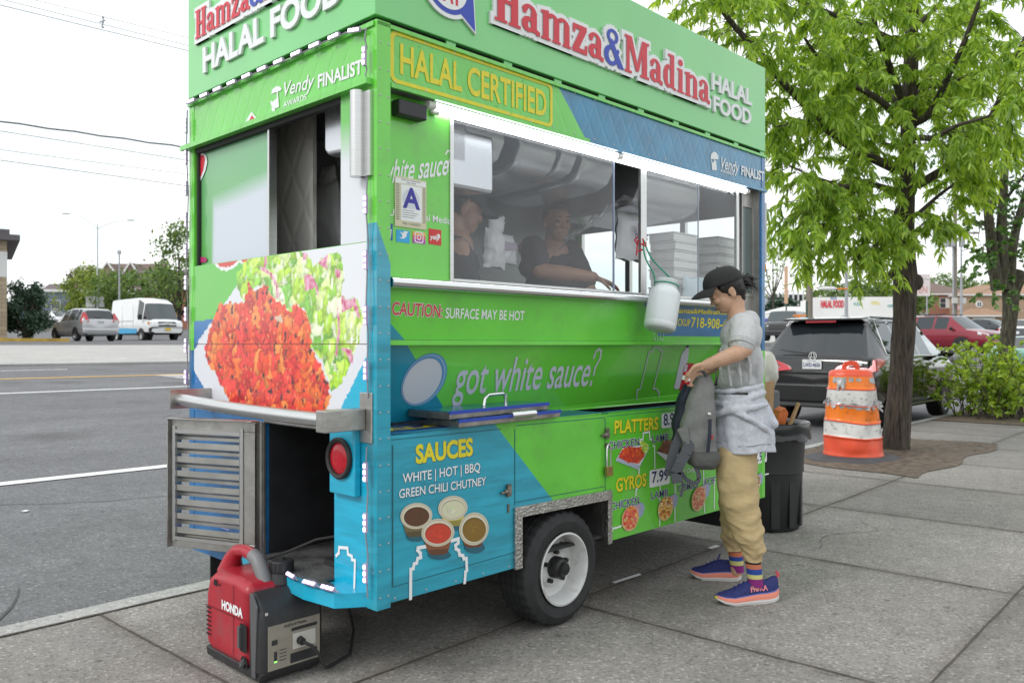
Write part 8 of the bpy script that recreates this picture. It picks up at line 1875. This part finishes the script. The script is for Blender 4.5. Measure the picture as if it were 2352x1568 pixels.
# ---- woman with the backpack
wm = thing('person', 'woman in black cap, grey tops and khaki trousers opening a grey backpack at the cart', 'person', (1.18, 4.36, 0))
W = lambda px, py, Y=4.33: at(px, py, Y)
f_ = Vector((-.86, .05, -.50)).normalized(); s_ = Vector((.0, -1, 0)); s_ = (s_ - f_ * s_.dot(f_)).normalized(); u_ = f_.cross(s_).normalized()
if u_.z < 0: u_ = -u_
H = W(1665, 664, 4.35)
b = MB(); head_parts(b, H, f_, u_, s_, .95)
chain(b, [H - u_ * .05 - f_ * .035, W(1690, 712, 4.35), W(1698, 745, 4.35)], [.046, .046, .060])
chain(b, [W(1700, 760, 4.35), W(1695, 880, 4.35), W(1692, 960, 4.34)], [.08, .07, .06]); chain(b, [W(1700, 752, 4.35), W(1706, 752, 4.22), W(1712, 800, 4.13)], [.05, .045, .040]); chain(b, [W(1700, 752, 4.35), W(1694, 752, 4.48), W(1690, 800, 4.55)], [.05, .045, .04])
chain(b, [W(1712, 801, 4.13), W(1690, 812, 4.12), W(1655, 826, 4.13), W(1622, 838, 4.15)], [.040, .043, .037, .027])
hand_parts(b, W(1619, 839, 4.15), Vector((-.80, .05, -.55)), Vector((.15, .25, -1)), Vector((-.35, -.45, .5)), (.62, .70, .78, .82), .92)
chain(b, [W(1690, 800, 4.55), W(1650, 832, 4.52), W(1612, 858, 4.40)], [.040, .040, .027]); hand_parts(b, W(1611, 859, 4.40), Vector((-.7, -.25, -.6)), Vector((.3, -.7, -.6)), Vector((-.3, .3, .8)), .5, .92)
chain(b, [W(1692, 960, 4.34), W(1695, 1040, 4.24), W(1700, 1160, 4.20), W(1729, 1290, 4.165), W(1733, 1345, 4.163)], [.05, .05, .045, .028, .028]); chain(b, [W(1692, 960, 4.34), W(1690, 1040, 4.44), W(1690, 1165, 4.49), W(1686, 1262, 4.528), W(1690, 1312, 4.53)], [.05, .05, .045, .028, .028])
b.build('body', SKIN, wm, world=True, remesh=.0042, smooth_it=3)
b = MB(); b.ball(H + f_ * .076 + s_ * .032 - u_ * .006, .0115, 10); b.build('eye', SKIN, wm, world=True, smooth=True); b = MB(); b.tube([H + f_ * .0885 + s_ * .022 - u_ * .008, H + f_ * .0870 + s_ * .033 - u_ * .0125, H + f_ * .078 + s_ * .042 - u_ * .011], [.0012, .0026, .0014], 6); b.build('lashes', EYEB, wm, world=True, smooth=True)
b = MB(); b.tube([H + f_ * .095 + s_ * .0 - u_ * .0705, H + f_ * .090 + s_ * .014 - u_ * .0715, H + f_ * .079 + s_ * .026 - u_ * .072], [.0035, .003, .0015], 6); b.build('lips', LIPS, wm, world=True, smooth=True)
b = MB(); b.tube([H + f_ * .088 + s_ * .014 + u_ * .012, H + f_ * .082 + s_ * .034 + u_ * .015, H + f_ * .062 + s_ * .054 + u_ * .010], [.003, .003, .0015], 6); b.build('eyebrow', HAIR, wm, world=True)
b = MB(); Rm = Matrix((f_, s_, u_)).transposed()
b.ball(H - f_ * .022 + u_ * .018, (.090, .081, .092), 20, 0, Rm); b.ball(H - f_ * .055 - u_ * .03, (.050, .062, .055), 14, 0, Rm); b.ball(H + f_ * .018 + s_ * .062 + u_ * .016, (.022, .014, .022), 10, 0, Rm); b.ball(H - f_ * .05 - u_ * .075, (.030, .045, .030), 10, 0, Rm)
hr_ = b.build('hair', HAIR, wm, world=True, remesh=.006, smooth_it=3)
b = MB(); rn = random.Random(4); base = W(1699, 650, 4.35)
for i in range(70):
 o_ = Vector((rn.gauss(0, .007), rn.gauss(0, .007), rn.gauss(0, .007))); e = Vector((rn.uniform(.045, .085), rn.gauss(0, .02), rn.gauss(-.002, .018))); m_ = base + o_ + e * .5 + Vector((0, 0, rn.uniform(.01, .03))); b.tube([base + o_, m_, base + o_ + e + Vector((rn.uniform(-.01, .01), 0, rn.uniform(-.02, .012)))], [.006, .005, .0012], 5)
for i in range(8): o_ = Vector((rn.gauss(0, .006), 0, 0)); b.tube([base + o_, base + o_ + Vector((rn.uniform(-.01, .02), 0, .03)), base + o_ + Vector((rn.uniform(-.02, .03), 0, rn.uniform(.045, .06)))], [.002, .0015, .0006], 4)
b.build('ponytail', HAIR, hr_, world=True)
b = MB(); M = Matrix.Translation(base - Vector((.004, 0, .004))) @ Vector((1, 0, .25)).to_track_quat('Z', 'Y').to_matrix().to_4x4(); b.lathe([(.016, -.004), (.019, 0), (.016, .004)], 16, M, 0, False); b.build('hair_band', mat('band_orange', (.75, .16, .03), .6), hr_, world=True)
cu = (u_ * .93 - f_ * .18).normalized(); cf = (f_ - cu * f_.dot(cu)).normalized(); Cc = H + u_ * .026 - f_ * .006; b = MB()
def capf(u, v):
 a = 2 * PI * u; e = v * PI / 2 * .98; rr = math.cos(e) ** .75
 return Cc + cf * (.108 * rr * math.cos(a)) + s_ * (.090 * rr * math.sin(a)) + cu * (.092 * math.sin(e) + .004 * math.cos(6 * a) * (1 - v) * 0)
b.grid(capf, 48, 14); cp = b.build('cap', CAPM, wm, world=True, smooth=True, ang=180)
sm_ = cp.modifiers.new('thickness', 'SOLIDIFY'); sm_.thickness = .003
b = MB()
for sg in (1, -1):
 def brim(u, v):
  a = R(-62 + 124 * u); r0 = 1.0; inner = Cc + cf * (.106 * math.cos(a)) + s_ * (.088 * math.sin(a)) + cu * .004
  l = .078 * (math.cos(a * .98)) ** .8; out = inner + cf * l + s_ * (.02 * math.sin(a)) - cu * (.020 * math.sin(a) ** 2 * 1.2 + .024 * v)
  return inner.lerp(out, v) + cu * (.002 * sg)
 b.grid(brim, 24, 8)
b.build('cap_brim', CAPM, cp, world=True, smooth=True, ang=180)
b = MB(); b.ball(Cc + cu * .092, (.009, .009, .005), 10); b.build('cap_button', CAPM, cp, world=True, smooth=True)
b = MB(); Ry = lambda a: Matrix.Rotation(a, 3, 'Y')
b.ball(W(1702, 772, 4.35), (.105, .160, .115), 20); b.ball(W(1699, 820, 4.35), (.106, .152, .14), 20); b.ball(W(1694, 880, 4.35), (.104, .148, .12), 20); b.ball(W(1704, 742, 4.35), (.085, .135, .055), 16); b.ball(W(1724, 738, 4.35), (.045, .085, .05), 14); b.ball(W(1716, 724, 4.35), (.050, .078, .028), 14)
chain(b, [W(1704, 748, 4.24), W(1709, 762, 4.19), W(1706, 790, 4.145)], [.068, .070, .064]); chain(b, [W(1700, 748, 4.46), W(1698, 765, 4.51), W(1692, 795, 4.55)], [.066, .066, .060]); b.ball(W(1730, 845, 4.33), (.05, .12, .14), 14)
for (pa, pb, pc, r_) in (((1712, 752, 4.165), (1690, 772, 4.135), (1672, 780, 4.16), .012), ((1718, 766, 4.14), (1700, 782, 4.115), (1676, 788, 4.15), .011), ((1728, 770, 4.22), (1738, 820, 4.24), (1736, 872, 4.24), .012), ((1712, 800, 4.19), (1722, 840, 4.175), (1722, 885, 4.18), .012), ((1696, 815, 4.185), (1698, 850, 4.17), (1704, 890, 4.175), .011), ((1672, 800, 4.20), (1672, 845, 4.185), (1680, 890, 4.18), .012), ((1655, 800, 4.25), (1655, 850, 4.235), (1660, 885, 4.225), .010), ((1740, 760, 4.30), (1744, 800, 4.31), (1742, 850, 4.31), .012)):
 b.tube([W(*pa), W(*pb), W(*pc)], [r_ * .5, r_, r_ * .5], 8)
hd_ = b.build('hooded_top', HOOD1, wm, world=True, remesh=.007, smooth_it=4, disp=(.016, .10))
b = MB(); M = Matrix.Translation(W(1703, 792, 4.143)) @ (W(1702, 798, 4.14) - W(1708, 770, 4.17)).to_track_quat('Z', 'Y').to_matrix().to_4x4()
b.lathe([(.058, -.022), (.068, -.018), (.064, -.012), (.069, -.006), (.065, .0), (.068, .006), (.056, .010)], 26, M, 0, False); b.build('rolled_cuff', HOOD1, hd_, world=True, smooth=True, disp=(.006, .03))
b = MB(); b.tube([W(1652, 800, 4.27), W(1646, 840, 4.26), W(1643, 878, 4.26)], .004, 6); b.build('drawstring', mat('string_dark', (.16, .12, .12), .7), hd_, world=True)
b = MB()
def skirt(u, v):
 a = 2 * PI * u; py = 902 + 128 * v; cx = 1690 + 10 * v; rx = .116 + .044 * v ** .8; ry = .180 + .03 * v
 c_ = W(cx, py, 4.34); fold = .010 * v * math.sin(5 * a + 3 * v) + .006 * math.sin(11 * a)
 bk = max(0, math.cos(a)) ** 2 * .030 * math.sin(PI * min(1, v * 1.1))
 return c_ + Vector(((rx + fold * .6 + bk) * math.cos(a), (ry + fold * .6) * math.sin(a), .006 * math.sin(4 * a) * v))
b.grid(skirt, 72, 30)
sk = b.build('tied_top', HOOD2, wm, world=True, smooth=True, ang=180, disp=(.022, .06)); so_ = sk.modifiers.new('thickness', 'SOLIDIFY'); so_.thickness = .006
def ringpt(a, py, grow_, cx=1690): c_ = W(cx, py, 4.34); return c_ + Vector(((.128 + grow_) * math.cos(a), (.178 + grow_) * math.sin(a), 0))
b = MB(); N_ = 30; roll = [ringpt(2 * PI * i / N_, 912 - 9 * math.cos(2 * PI * i / N_) + 5 * math.sin(4 * PI * i / N_), 0) for i in range(N_ + 1)]; b.tube(roll, [.019 + .005 * math.sin(3 * i) for i in range(N_ + 1)], 12, cap=False)
roll = [ringpt(2 * PI * i / N_, 890 - 8 * math.cos(2 * PI * i / N_), -.006) for i in range(N_ + 1)]; b.tube(roll, [.015 + .004 * math.sin(2.3 * i) for i in range(N_ + 1)], 12, cap=False)
P = [ringpt(R(a), py, g) for a, py, g in ((-178, 962, .02), (-150, 948, .026), (-115, 934, .03), (-75, 928, .03), (-30, 925, .03))]; b.tube(P, [.010, .018, .020, .018, .012], 10)
P = [ringpt(R(a), py, g) for a, py, g in ((-125, 932, .03), (-90, 950, .036), (-55, 975, .04), (-25, 1000, .045))]; b.tube(P, [.012, .017, .017, .010], 10)
b.ball(W(1760, 968, 4.28), (.055, .06, .045), 14); b.ball(W(1772, 972, 4.27), (.036, .05, .032), 12); chain(b, [W(1745, 930, 4.30), W(1768, 965, 4.27), W(1762, 990, 4.26)], [.045, .035, .02])
b.build('tied_sleeves', HOOD2, sk, world=True, remesh=.007, smooth_it=4, disp=(.006, .05))
b = MB(); b.tube([ringpt(R(-150), 962, .045), ringpt(R(-147), 990, .055), ringpt(R(-149), 1012, .056)], .0055, 6); b.build('drawstring', mat('string_pale', (.5, .5, .52), .8), sk, world=True)
b = MB()
hem = [skirt(i / 60, .86) + Vector((math.cos(2 * PI * i / 60) * .004, math.sin(2 * PI * i / 60) * .004, 0)) for i in range(61)]; b.tube(hem, .003, 5, cap=False); b.build('hem_seam', mat('seam_grey_blue', (.28, .29, .33), .9), sk, world=True)
def leg_loft(mb, pts, n=40, seed=0):
 """rings of (px, py, depth, radius x, radius y); cloth gathers below the knee"""
 P = []
 for i in range(len(pts) - 1):
  for k_ in range(9):
   t = k_ / 9; P.append(tuple(a + (b_ - a) * (t * t * (3 - 2 * t)) for a, b_ in zip(pts[i], pts[i + 1])))
 P.append(pts[-1]); vs_ = []
 for i, (px, py, Y, rx, ry) in enumerate(P):
  c_ = W(px, py, Y); v = i / (len(P) - 1)
  for j in range(n):
   a = 2 * PI * j / n; g = .0038 * math.sin(py * .16 + 2.2 * math.sin(a + seed) + seed) * min(1, max(.15, (py - 1060) / 80)) + .008 * noise.noise((math.cos(a) * 2 + seed, math.sin(a) * 2, py * .035)) + .0028 * math.sin(py * .31 + 3 * math.cos(a * 2))* min(1, max(0, (py - 1130) / 60))
   vs_.append(c_ + Vector(((rx + g) * math.cos(a), (ry + g) * math.sin(a), .3 * g * math.sin(a * 3))))
 m_ = len(P); mb.add(vs_, [(i * n + j, (i + 1) * n + j, (i + 1) * n + (j + 1) % n, i * n + (j + 1) % n) for i in range(m_ - 1) for j in range(n)] + [tuple(range(n)), tuple((m_ - 1) * n + n - 1 - j for j in range(n))])
b = MB()
leg_loft(b, [(1692, 985, 4.28, .095, .08), (1690, 1040, 4.25, .108, .098), (1693, 1100, 4.22, .102, .098), (1700, 1160, 4.20, .094, .09), (1713, 1205, 4.18, .081, .080), (1722, 1242, 4.17, .072, .072), (1729, 1262, 4.168, .060, .060), (1729, 1270, 4.166, .049, .049), (1729, 1287, 4.165, .046, .046)], seed=1)
leg_loft(b, [(1690, 985, 4.42, .095, .08), (1690, 1040, 4.44, .11, .10), (1690, 1100, 4.47, .10, .095), (1690, 1160, 4.49, .09, .088), (1688, 1205, 4.51, .075, .078), (1684, 1230, 4.52, .066, .066), (1684, 1250, 4.525, .050, .050), (1686, 1262, 4.528, .047, .047)], seed=4)
tr_ = b.build('trousers', KHAKI, wm, world=True, smooth=True, ang=180)
SOCK = [mat('sock_black', (.012, .012, .013), .9), mat('sock_orange', (.52, .16, .08), .9), mat('sock_blue', (.02, .06, .30), .9), mat('sock_yellow', (.58, .55, .20), .9), mat('sock_purple', (.23, .02, .17), .9)]
def sock(px, Y, ys, r0, px2):
 b = MB()
 for k_ in range(5):
  def fn(u, v): py = ys[k_] + (ys[k_ + 1] - ys[k_]) * v; t = (py - ys[0]) / (ys[-1] - ys[0]); c_ = W(px + (px2 - px) * t, py, Y); a = 2 * PI * u; return c_ + Vector((r0 * (1 - .10 * t) * math.cos(a), r0 * (1 - .25 * t) * math.sin(a), 0))
  b.grid(fn, 24, 3, k_)
 b.build('sock', SOCK, wm, world=True, smooth=True, ang=180)
sock(1729, 4.163, [1286, 1292, 1303, 1316, 1326, 1346], .0395, 1737); sock(1687, 4.53, [1254, 1264, 1275, 1285, 1295, 1312], .0395, 1694)
SH = [mat('shoe_navy', (.014, .020, .12), .75, var=.25, vscale=60, bump=.2, bscale=300), mat('sole_white', (.66, .64, .62), .6), mat('sole_coral', (.74, .24, .17), .6), mat('shoe_yellow', (.62, .62, .10), .6), mat('shoe_stripe_blue', (.10, .14, .40), .6)]
def shoe(heel, toe, label=None, words=False, sgn=1):
 h, t = Vector((*heel, 0)), Vector((*toe, 0)); d = (t - h); L_ = d.length; d.normalize(); e = Vector((-d.y, d.x, 0)) * sgn       # e towards the inner side
 HW = [(0, .026), (.06, .036), (.2, .039), (.4, .037), (.6, .044), (.75, .047), (.88, .040), (.96, .026), (1, .010)]
 RISE = [(0, .016), (.08, .004), (.2, 0), (.75, 0), (.9, .010), (1, .026)]; TH = [(0, .050), (.3, .046), (.7, .036), (.9, .028), (1, .020)]
 def outline(v, w_): return lerp_tab(v, HW) * w_
 Pt = lambda v, sd, z, w_=1.: h + d * (L_ * v) + e * (outline(v, w_) * sd) + Vector((0, 0, z))
 b = MB(); n = 36
 def layer(f0, f1, w0, w1, mi):
  for i in range(n):
   va, vb = i / n, (i + 1) / n
   za0, za1 = lerp_tab(va, RISE) + lerp_tab(va, TH) * f0, lerp_tab(va, RISE) + lerp_tab(va, TH) * f1; zb0, zb1 = lerp_tab(vb, RISE) + lerp_tab(vb, TH) * f0, lerp_tab(vb, RISE) + lerp_tab(vb, TH) * f1
   for sd in (1, -1): q = [Pt(va, sd, za0, w0), Pt(vb, sd, zb0, w0), Pt(vb, sd, zb1, w1), Pt(va, sd, za1, w1)]; b.add(q if sd > 0 else q[::-1], [(0, 1, 2, 3)], mi)
   b.add([Pt(va, -1, za1, w1), Pt(vb, -1, zb1, w1), Pt(vb, 1, zb1, w1), Pt(va, 1, za1, w1)], [(0, 1, 2, 3)], mi); b.add([Pt(va, -1, za0, w0), Pt(va, 1, za0, w0), Pt(vb, 1, zb0, w0), Pt(vb, -1, zb0, w0)], [(0, 1, 2, 3)], mi)
  q = [Pt(0, -1, lerp_tab(0, RISE) + lerp_tab(0, TH) * f0, w0), Pt(0, 1, lerp_tab(0, RISE) + lerp_tab(0, TH) * f0, w0), Pt(0, 1, lerp_tab(0, RISE) + lerp_tab(0, TH) * f1, w1), Pt(0, -1, lerp_tab(0, RISE) + lerp_tab(0, TH) * f1, w1)]; b.add(q[::-1], [(0, 1, 2, 3)], mi)
 layer(0, .28, 1.0, 1.08, 0); layer(.28, .48, 1.10, 1.07, 0); layer(.48, .66, 1.11, 1.07, 1); layer(.66, .86, 1.12, 1.07, 1); layer(.86, 1.08, 1.08, 1.0, 1); layer(1.08, 1.18, 1.02, .98, 2)
 so2 = b.build('shoe_sole', [SH[1], SH[2], SH[4]], wm, world=True, smooth=True, ang=30)
 b = MB(); TOP = [(0, .105), (.06, .112), (.16, .100), (.30, .098), (.42, .100), (.55, .088), (.70, .066), (.85, .048), (.95, .036), (1, .020)]
 def up(u, v):
  sd = math.cos(PI * u); zz_ = math.sin(PI * u) ** .6; base = lerp_tab(v, RISE) + lerp_tab(v, TH) * 1.05; top = lerp_tab(v, TOP) + lerp_tab(v, RISE) * .5 + .012
  w_ = (.97 - .30 * zz_ * (1 if v < .45 else .8)); p = Pt(v, sd * w_, base + (top - base) * zz_)
  return p
 b.grid(up, 20, 34); ush = b.build('shoe_upper', SH[0], so2, world=True, smooth=True, ang=180)
 b = MB()
 for k_ in range(4): v = .46 + .075 * k_; b.tube([up(.34, v) + Vector((0, 0, .002)), up(.5, v + .01) + Vector((0, 0, .006)), up(.66, v) + Vector((0, 0, .002))], .0035, 6)
 for sd in (.44, .56): b.tube([up(.5, .45) + Vector((0, 0, .006)), up(sd, .42) + Vector((0, 0, .03)), up(sd + (sd - .5) * 2, .46) + Vector((0, 0, .012))], .003, 6)
 b.build('laces', mat('lace_blue', (.03, .04, .22), .7), ush, world=True)
 b = MB(); b.tube([up(.5, .0) + Vector((0, 0, -.01)), up(.5, .0) - d * .012 + Vector((0, 0, .012)), up(.5, .0) + d * .002 + Vector((0, 0, .02))], .007, 8); b.build('heel_loop', mat('loop_coral', (.62, .07, .10), .6), ush, world=True)
 b = MB(); b.ball(Pt(.985, 0, .034), (.012, .014, .010), 10); b.build('toe_tip', SH[3], ush, world=True, smooth=True)
 if words:
  v_, f2 = text_mesh('HOKA', .03); x0, x1 = min(p[0] for p in v_), max(p[0] for p in v_); V2 = []
  for p in v_:
   fx = (p[0] - x0) / (x1 - x0); vv_ = .48 - .28 * fx; hh_ = p[1] / .7; uu_ = .04 + .13 * hh_
   q = up(uu_, vv_); c_ = h + d * (L_ * vv_); o_ = (q - Vector((c_.x, c_.y, q.z))).normalized(); V2.append(q + o_ * .0025)
  b = MB(); b.add(V2, f2); b.build('shoe_lettering', mat('letter_pink', (.75, .22, .24), .6), ush, world=True)
shoe((1.342, 4.195), (1.022, 4.135), words=True, sgn=1)
shoe((1.262, 4.545), (1.000, 4.615), sgn=1)
# ---- her backpack
bp = thing('backpack', 'grey canvas backpack with dark straps hanging from the woman\'s hand', 'backpack', W(1603, 960, 4.22)); BPG = mat('canvas_grey', (.20, .20, .195), .9, var=.08, vscale=60, bump=.3, bscale=200); BPD = mat('canvas_dark', (.105, .105, .10), .9, var=.1, vscale=50, bump=.3, bscale=200); NAVYF = mat('nylon_navy', (.018, .022, .045), .6, var=.2, vscale=20); STRP = mat('webbing_grey', (.075, .08, .09), .8)
def bag_loft(mb, rows, n=36, p_=2.6):
 vs_ = []; R2 = []
 for a, c_ in zip(rows, rows[1:]):
  for k_ in range(5): t = k_ / 5; R2.append(tuple(x + (y - x) * t for x, y in zip(a, c_)))
 R2.append(rows[-1])
 for i, (px, py, Y, hw, hd2) in enumerate(R2):
  c_ = W(px, py, Y)
  for j in range(n):
   a = 2 * PI * j / n; ca, sa = math.cos(a), math.sin(a); x = abs(ca) ** (2 / p_) * math.copysign(1, ca); y = abs(sa) ** (2 / p_) * math.copysign(1, sa)
   g = .007 * noise.noise((ca * 2, sa * 2, py * .03)) + .004 * math.sin(py * .12 + 2 * ca); vs_.append(c_ + Vector(((hw + g) * x, (hd2 + g) * y, .0)))
 m_ = len(R2); mb.add(vs_, [(i * n + j, (i + 1) * n + j, (i + 1) * n + (j + 1) % n, i * n + (j + 1) % n) for i in range(m_ - 1) for j in range(n)] + [tuple(range(n)), tuple((m_ - 1) * n + n - 1 - j for j in range(n))])
b = MB(); bag_loft(b, [(1618, 862, 4.21, .035, .030), (1614, 885, 4.20, .055, .045), (1608, 930, 4.19, .075, .062), (1603, 985, 4.18, .088, .060), (1603, 1020, 4.18, .092, .062), (1607, 1036, 4.18, .086, .062)]); b.build('bag_body', BPG, bp, world=True, smooth=True, ang=70, disp=(.010, .06))
b = MB(); bag_loft(b, [(1606, 1033, 4.185, .090, .070), (1610, 1050, 4.185, .086, .074), (1616, 1066, 4.185, .072, .066), (1622, 1076, 4.185, .045, .045)]); b.build('bag_bottom', BPD, bp, world=True, smooth=True, ang=70, disp=(.008, .06))
b = MB(); b.prism([W(1556, 988, 4.13), W(1580, 975, 4.11), W(1585, 1020, 4.11), W(1572, 1022, 4.12)], (0, .03, 0)); b.build('side_pocket', BPG, bp, world=True, bevel=.006)
b = MB(); bag_loft(b, [(1590, 872, 4.32, .03, .025), (1580, 905, 4.32, .05, .04), (1570, 960, 4.31, .055, .045), (1566, 1010, 4.30, .05, .045), (1566, 1040, 4.30, .03, .03)]); b.build('back_panel', NAVYF, bp, world=True, smooth=True, disp=(.016, .05))
def strap(mb, pts, wd=.018, th=.003):
 P = [W(*p) for p in pts]
 for a, c_ in zip(P, P[1:]):
  d = (c_ - a); e = Vector((d.z, 0, -d.x)).normalized() * wd; n2 = Vector((0, th, 0)); mb.hexa([a - e - n2, c_ - e - n2, c_ - e + n2, a - e + n2, a + e - n2, c_ + e - n2, c_ + e + n2, a + e + n2])
b = MB(); strap(b, [(1568, 985, 4.17), (1552, 1020, 4.15), (1543, 1050, 4.14), (1537, 1078, 4.13), (1541, 1090, 4.13)], .022, .006); b.build('shoulder_strap', STRP, bp, world=True)
b = MB(); strap(b, [(1585, 1010, 4.13), (1575, 1040, 4.11), (1562, 1062, 4.10), (1552, 1085, 4.10), (1556, 1108, 4.10)], .026, .008); b.build('shoulder_strap', STRP, bp, world=True)
b = MB(); strap(b, [(1592, 1060, 4.15), (1604, 1085, 4.14), (1606, 1100, 4.14), (1596, 1112, 4.14), (1575, 1100, 4.13), (1565, 1085, 4.13)], .011); strap(b, [(1560, 1095, 4.12), (1570, 1112, 4.12), (1563, 1140, 4.12)], .007); b.build('webbing', STRP, bp, world=True)
b = MB(); b.tube([W(1631, 962, 4.10), W(1630, 1000, 4.095), W(1626, 1038, 4.10)], .009, 6); b.build('zip', NAVYF, bp, world=True); b = MB(); b.ball(W(1629, 951, 4.105), (.011, .008, .011), 10); b.build('stud', STEEL, bp, world=True, smooth=True); b = MB(); b.box(0, .008, 0, .004, 0, .02); b.v = [tuple(Vector(v) + W(1634, 1008, 4.10)) for v in b.v]; b.build('tag', RED, bp, world=True)
b = MB(); b.tube([W(1622, 862, 4.17), W(1612, 850, 4.15), W(1600, 852, 4.15), W(1597, 868, 4.18)], .009, 8); b.build('grab_handle', STRP, bp, world=True)
M = Matrix.Translation(W(1577, 868, 4.17)) @ Matrix.Rotation(R(14), 4, 'Y'); b = MB(); b.lathe([(.012, -.033), (.020, -.030), (.022, -.024), (.022, .024), (.019, .030), (.012, .032)], 20, M); cn = b.build('drink_can', mat('can_red', (.48, .012, .03), .25, .4), None, smooth=True); tag(cn, 'small red drink can held in the woman\'s fist above the backpack', 'can'); b = MB(); b.lathe([(.0224, -.012), (.0226, .010)], 20, M, 0, False); b.build('can_band', WHITE, cn)
# ---- two men inside the cart
SKIN2 = mat('skin_brown', (.30, .165, .11), .5, var=.1, vscale=25); POLO = mat('polo_charcoal', (.035, .035, .04), .9, var=.1, vscale=40); CAPB = mat('cap_dark_blue', (.02, .028, .035), .8)
k1 = thing('person', 'man in dark cap and dark shirt in profile behind the left of the serving window', 'person', TL(.92, .55, .385))
H = at(1066, 476, 4.14); f_ = Vector((.90, .30, -.32)).normalized(); s_ = Vector((.3, -1, 0)); s_ = (s_ - f_ * s_.dot(f_)).normalized(); u_ = f_.cross(s_).normalized(); u_ = -u_ if u_.z < 0 else u_
b = MB(); head_parts(b, H, f_, u_, s_, 1.02); lo = H - Vector((.05, .02, .20)); chain(b, [H - u_ * .05 - f_ * .04, lo], [.055, .06]); chain(b, [lo, lo - Vector((.0, 0, .4))], [.1, .11])
sh1 = lo + Vector((.04, -.19, -.03)); chain(b, [lo, sh1, sh1 + Vector((.05, .0, -.30)), sh1 + Vector((.25, .0, -.36))], [.05, .05, .042, .03]); hand_parts(b, sh1 + Vector((.25, 0, -.36)), Vector((1, 0, -.2)), Vector((0, 0, -1)), Vector((0, 1, 0)), .3)
chain(b, [lo - Vector((0, 0, .4)), lo - Vector((0, 0, .9))], [.1, .08]); b.build('body', SKIN2, k1, world=True, remesh=.006, smooth_it=3)
b = MB(); b.ball(lo - Vector((0, 0, .10)), (.13, .20, .13), 16); b.ball(lo - Vector((0, 0, .30)), (.14, .19, .25), 16); chain(b, [lo + Vector((.02, -.16, -.04)), sh1 + Vector((.03, 0, -.15))], [.075, .07]); chain(b, [lo + Vector((.02, .16, -.04)), lo + Vector((.06, .22, -.2))], [.075, .07]); b.build('shirt', POLO, k1, world=True, remesh=.012, smooth_it=3, disp=(.02, .06))
b = MB(); Rm = Matrix((f_, s_, u_)).transposed(); b.ball(H - f_ * .03 + u_ * .01, (.085, .080, .09), 16, 0, Rm); b.build('hair', HAIR, k1, world=True, smooth=True)
Cc = H + u_ * .03 - f_ * .004; cu, cf = u_, f_; b = MB(); b.grid(capf, 36, 12); cp = b.build('cap', CAPB, k1, world=True, smooth=True, ang=180); b = MB()
for sg in (1, -1):
 def brim2(u, v):
  a = R(-62 + 124 * u); inner = Cc + cf * (.106 * math.cos(a)) + s_ * (.088 * math.sin(a)) + cu * .004; out = inner + cf * .085 * math.cos(a) ** .8 - cu * (.03 * math.sin(a) ** 2 + .02 * v); return inner.lerp(out, v) + cu * (.002 * sg)
 b.grid(brim2, 20, 6)
b.build('cap_brim', CAPB, cp, world=True, smooth=True, ang=180)
k2 = thing('person', 'dark haired man in a charcoal polo looking out through the serving window, one arm reaching', 'person', TL(1.75, .85, .385))
H = at(1279, 506, 4.85); f_ = Vector((.36, -.90, -.12)).normalized(); s_ = Vector((-.9, -.36, 0)); s_ = (s_ - f_ * s_.dot(f_)).normalized(); u_ = f_.cross(s_).normalized(); u_ = -u_ if u_.z < 0 else u_
b = MB(); head_parts(b, H, f_, u_, s_, 1.0); nk = H - u_ * .20 - f_ * .03; chain(b, [H - u_ * .06 - f_ * .02, nk], [.056, .062]); chain(b, [nk, nk - Vector((0, 0, .45)), nk - Vector((0, 0, .95))], [.10, .12, .1])
sl = at(1212, 572, 4.72); el = at(1240, 622, 4.55); wr_ = at(1362, 636, 4.52); chain(b, [nk - Vector((0, 0, .05)), sl, el, el.lerp(wr_, .4), wr_], [.06, .055, .043, .046, .030]); hand_parts(b, wr_, Vector((1, .05, -.35)), Vector((.1, 0, -1)), Vector((.1, -1, 0)), .28, 1.0)
sr_ = at(1318, 578, 4.95); chain(b, [nk - Vector((0, 0, .05)), sr_, sr_ + Vector((.10, -.05, -.28))], [.06, .055, .045]); b.build('body', SKIN2, k2, world=True, remesh=.006, smooth_it=3)
b = MB(); b.ball(nk - Vector((0, 0, .08)), (.21, .13, .10), 16); b.ball(nk - Vector((0, 0, .28)), (.19, .14, .25), 16); chain(b, [sl + Vector((.03, 0, .0)), sl.lerp(el, .75)], [.078, .075]); chain(b, [sr_ + Vector((-.03, 0, 0)), sr_ + Vector((.06, -.03, -.18))], [.078, .072]); chain(b, [nk - Vector((0, 0, .02)), nk - Vector((0, 0, .08))], [.075, .1]); b.build('shirt', POLO, k2, world=True, remesh=.012, smooth_it=3, disp=(.02, .06))
Rm = Matrix((f_, s_, u_)).transposed(); b = MB(); b.ball(H - f_ * .026 + u_ * .03, (.088, .080, .088), 18, 0, Rm); b.ball(H + f_ * .03 + u_ * .082, (.055, .066, .030), 12, 0, Rm); b.build('hair', HAIR, k2, world=True, remesh=.007, smooth_it=2)
for sg in (1, -1):
 b = MB(); b.ball(H + f_ * .086 + s_ * (.030 * sg) - u_ * .006, (.009, .012, .007), 10, 0, None); b.build('eye', EYEB, k2, world=True, smooth=True); b = MB(); b.tube([H + f_ * .095 + s_ * (.016 * sg) + u_ * .018, H + f_ * .088 + s_ * (.044 * sg) + u_ * .020], .004, 5); b.build('eyebrow', HAIR, k2, world=True)
b = MB(); b.tube([H + f_ * .090 - s_ * .02 - u_ * .071, H + f_ * .095 - u_ * .071, H + f_ * .090 + s_ * .02 - u_ * .071], .0035, 5); b.build('lips', LIPS, k2, world=True)
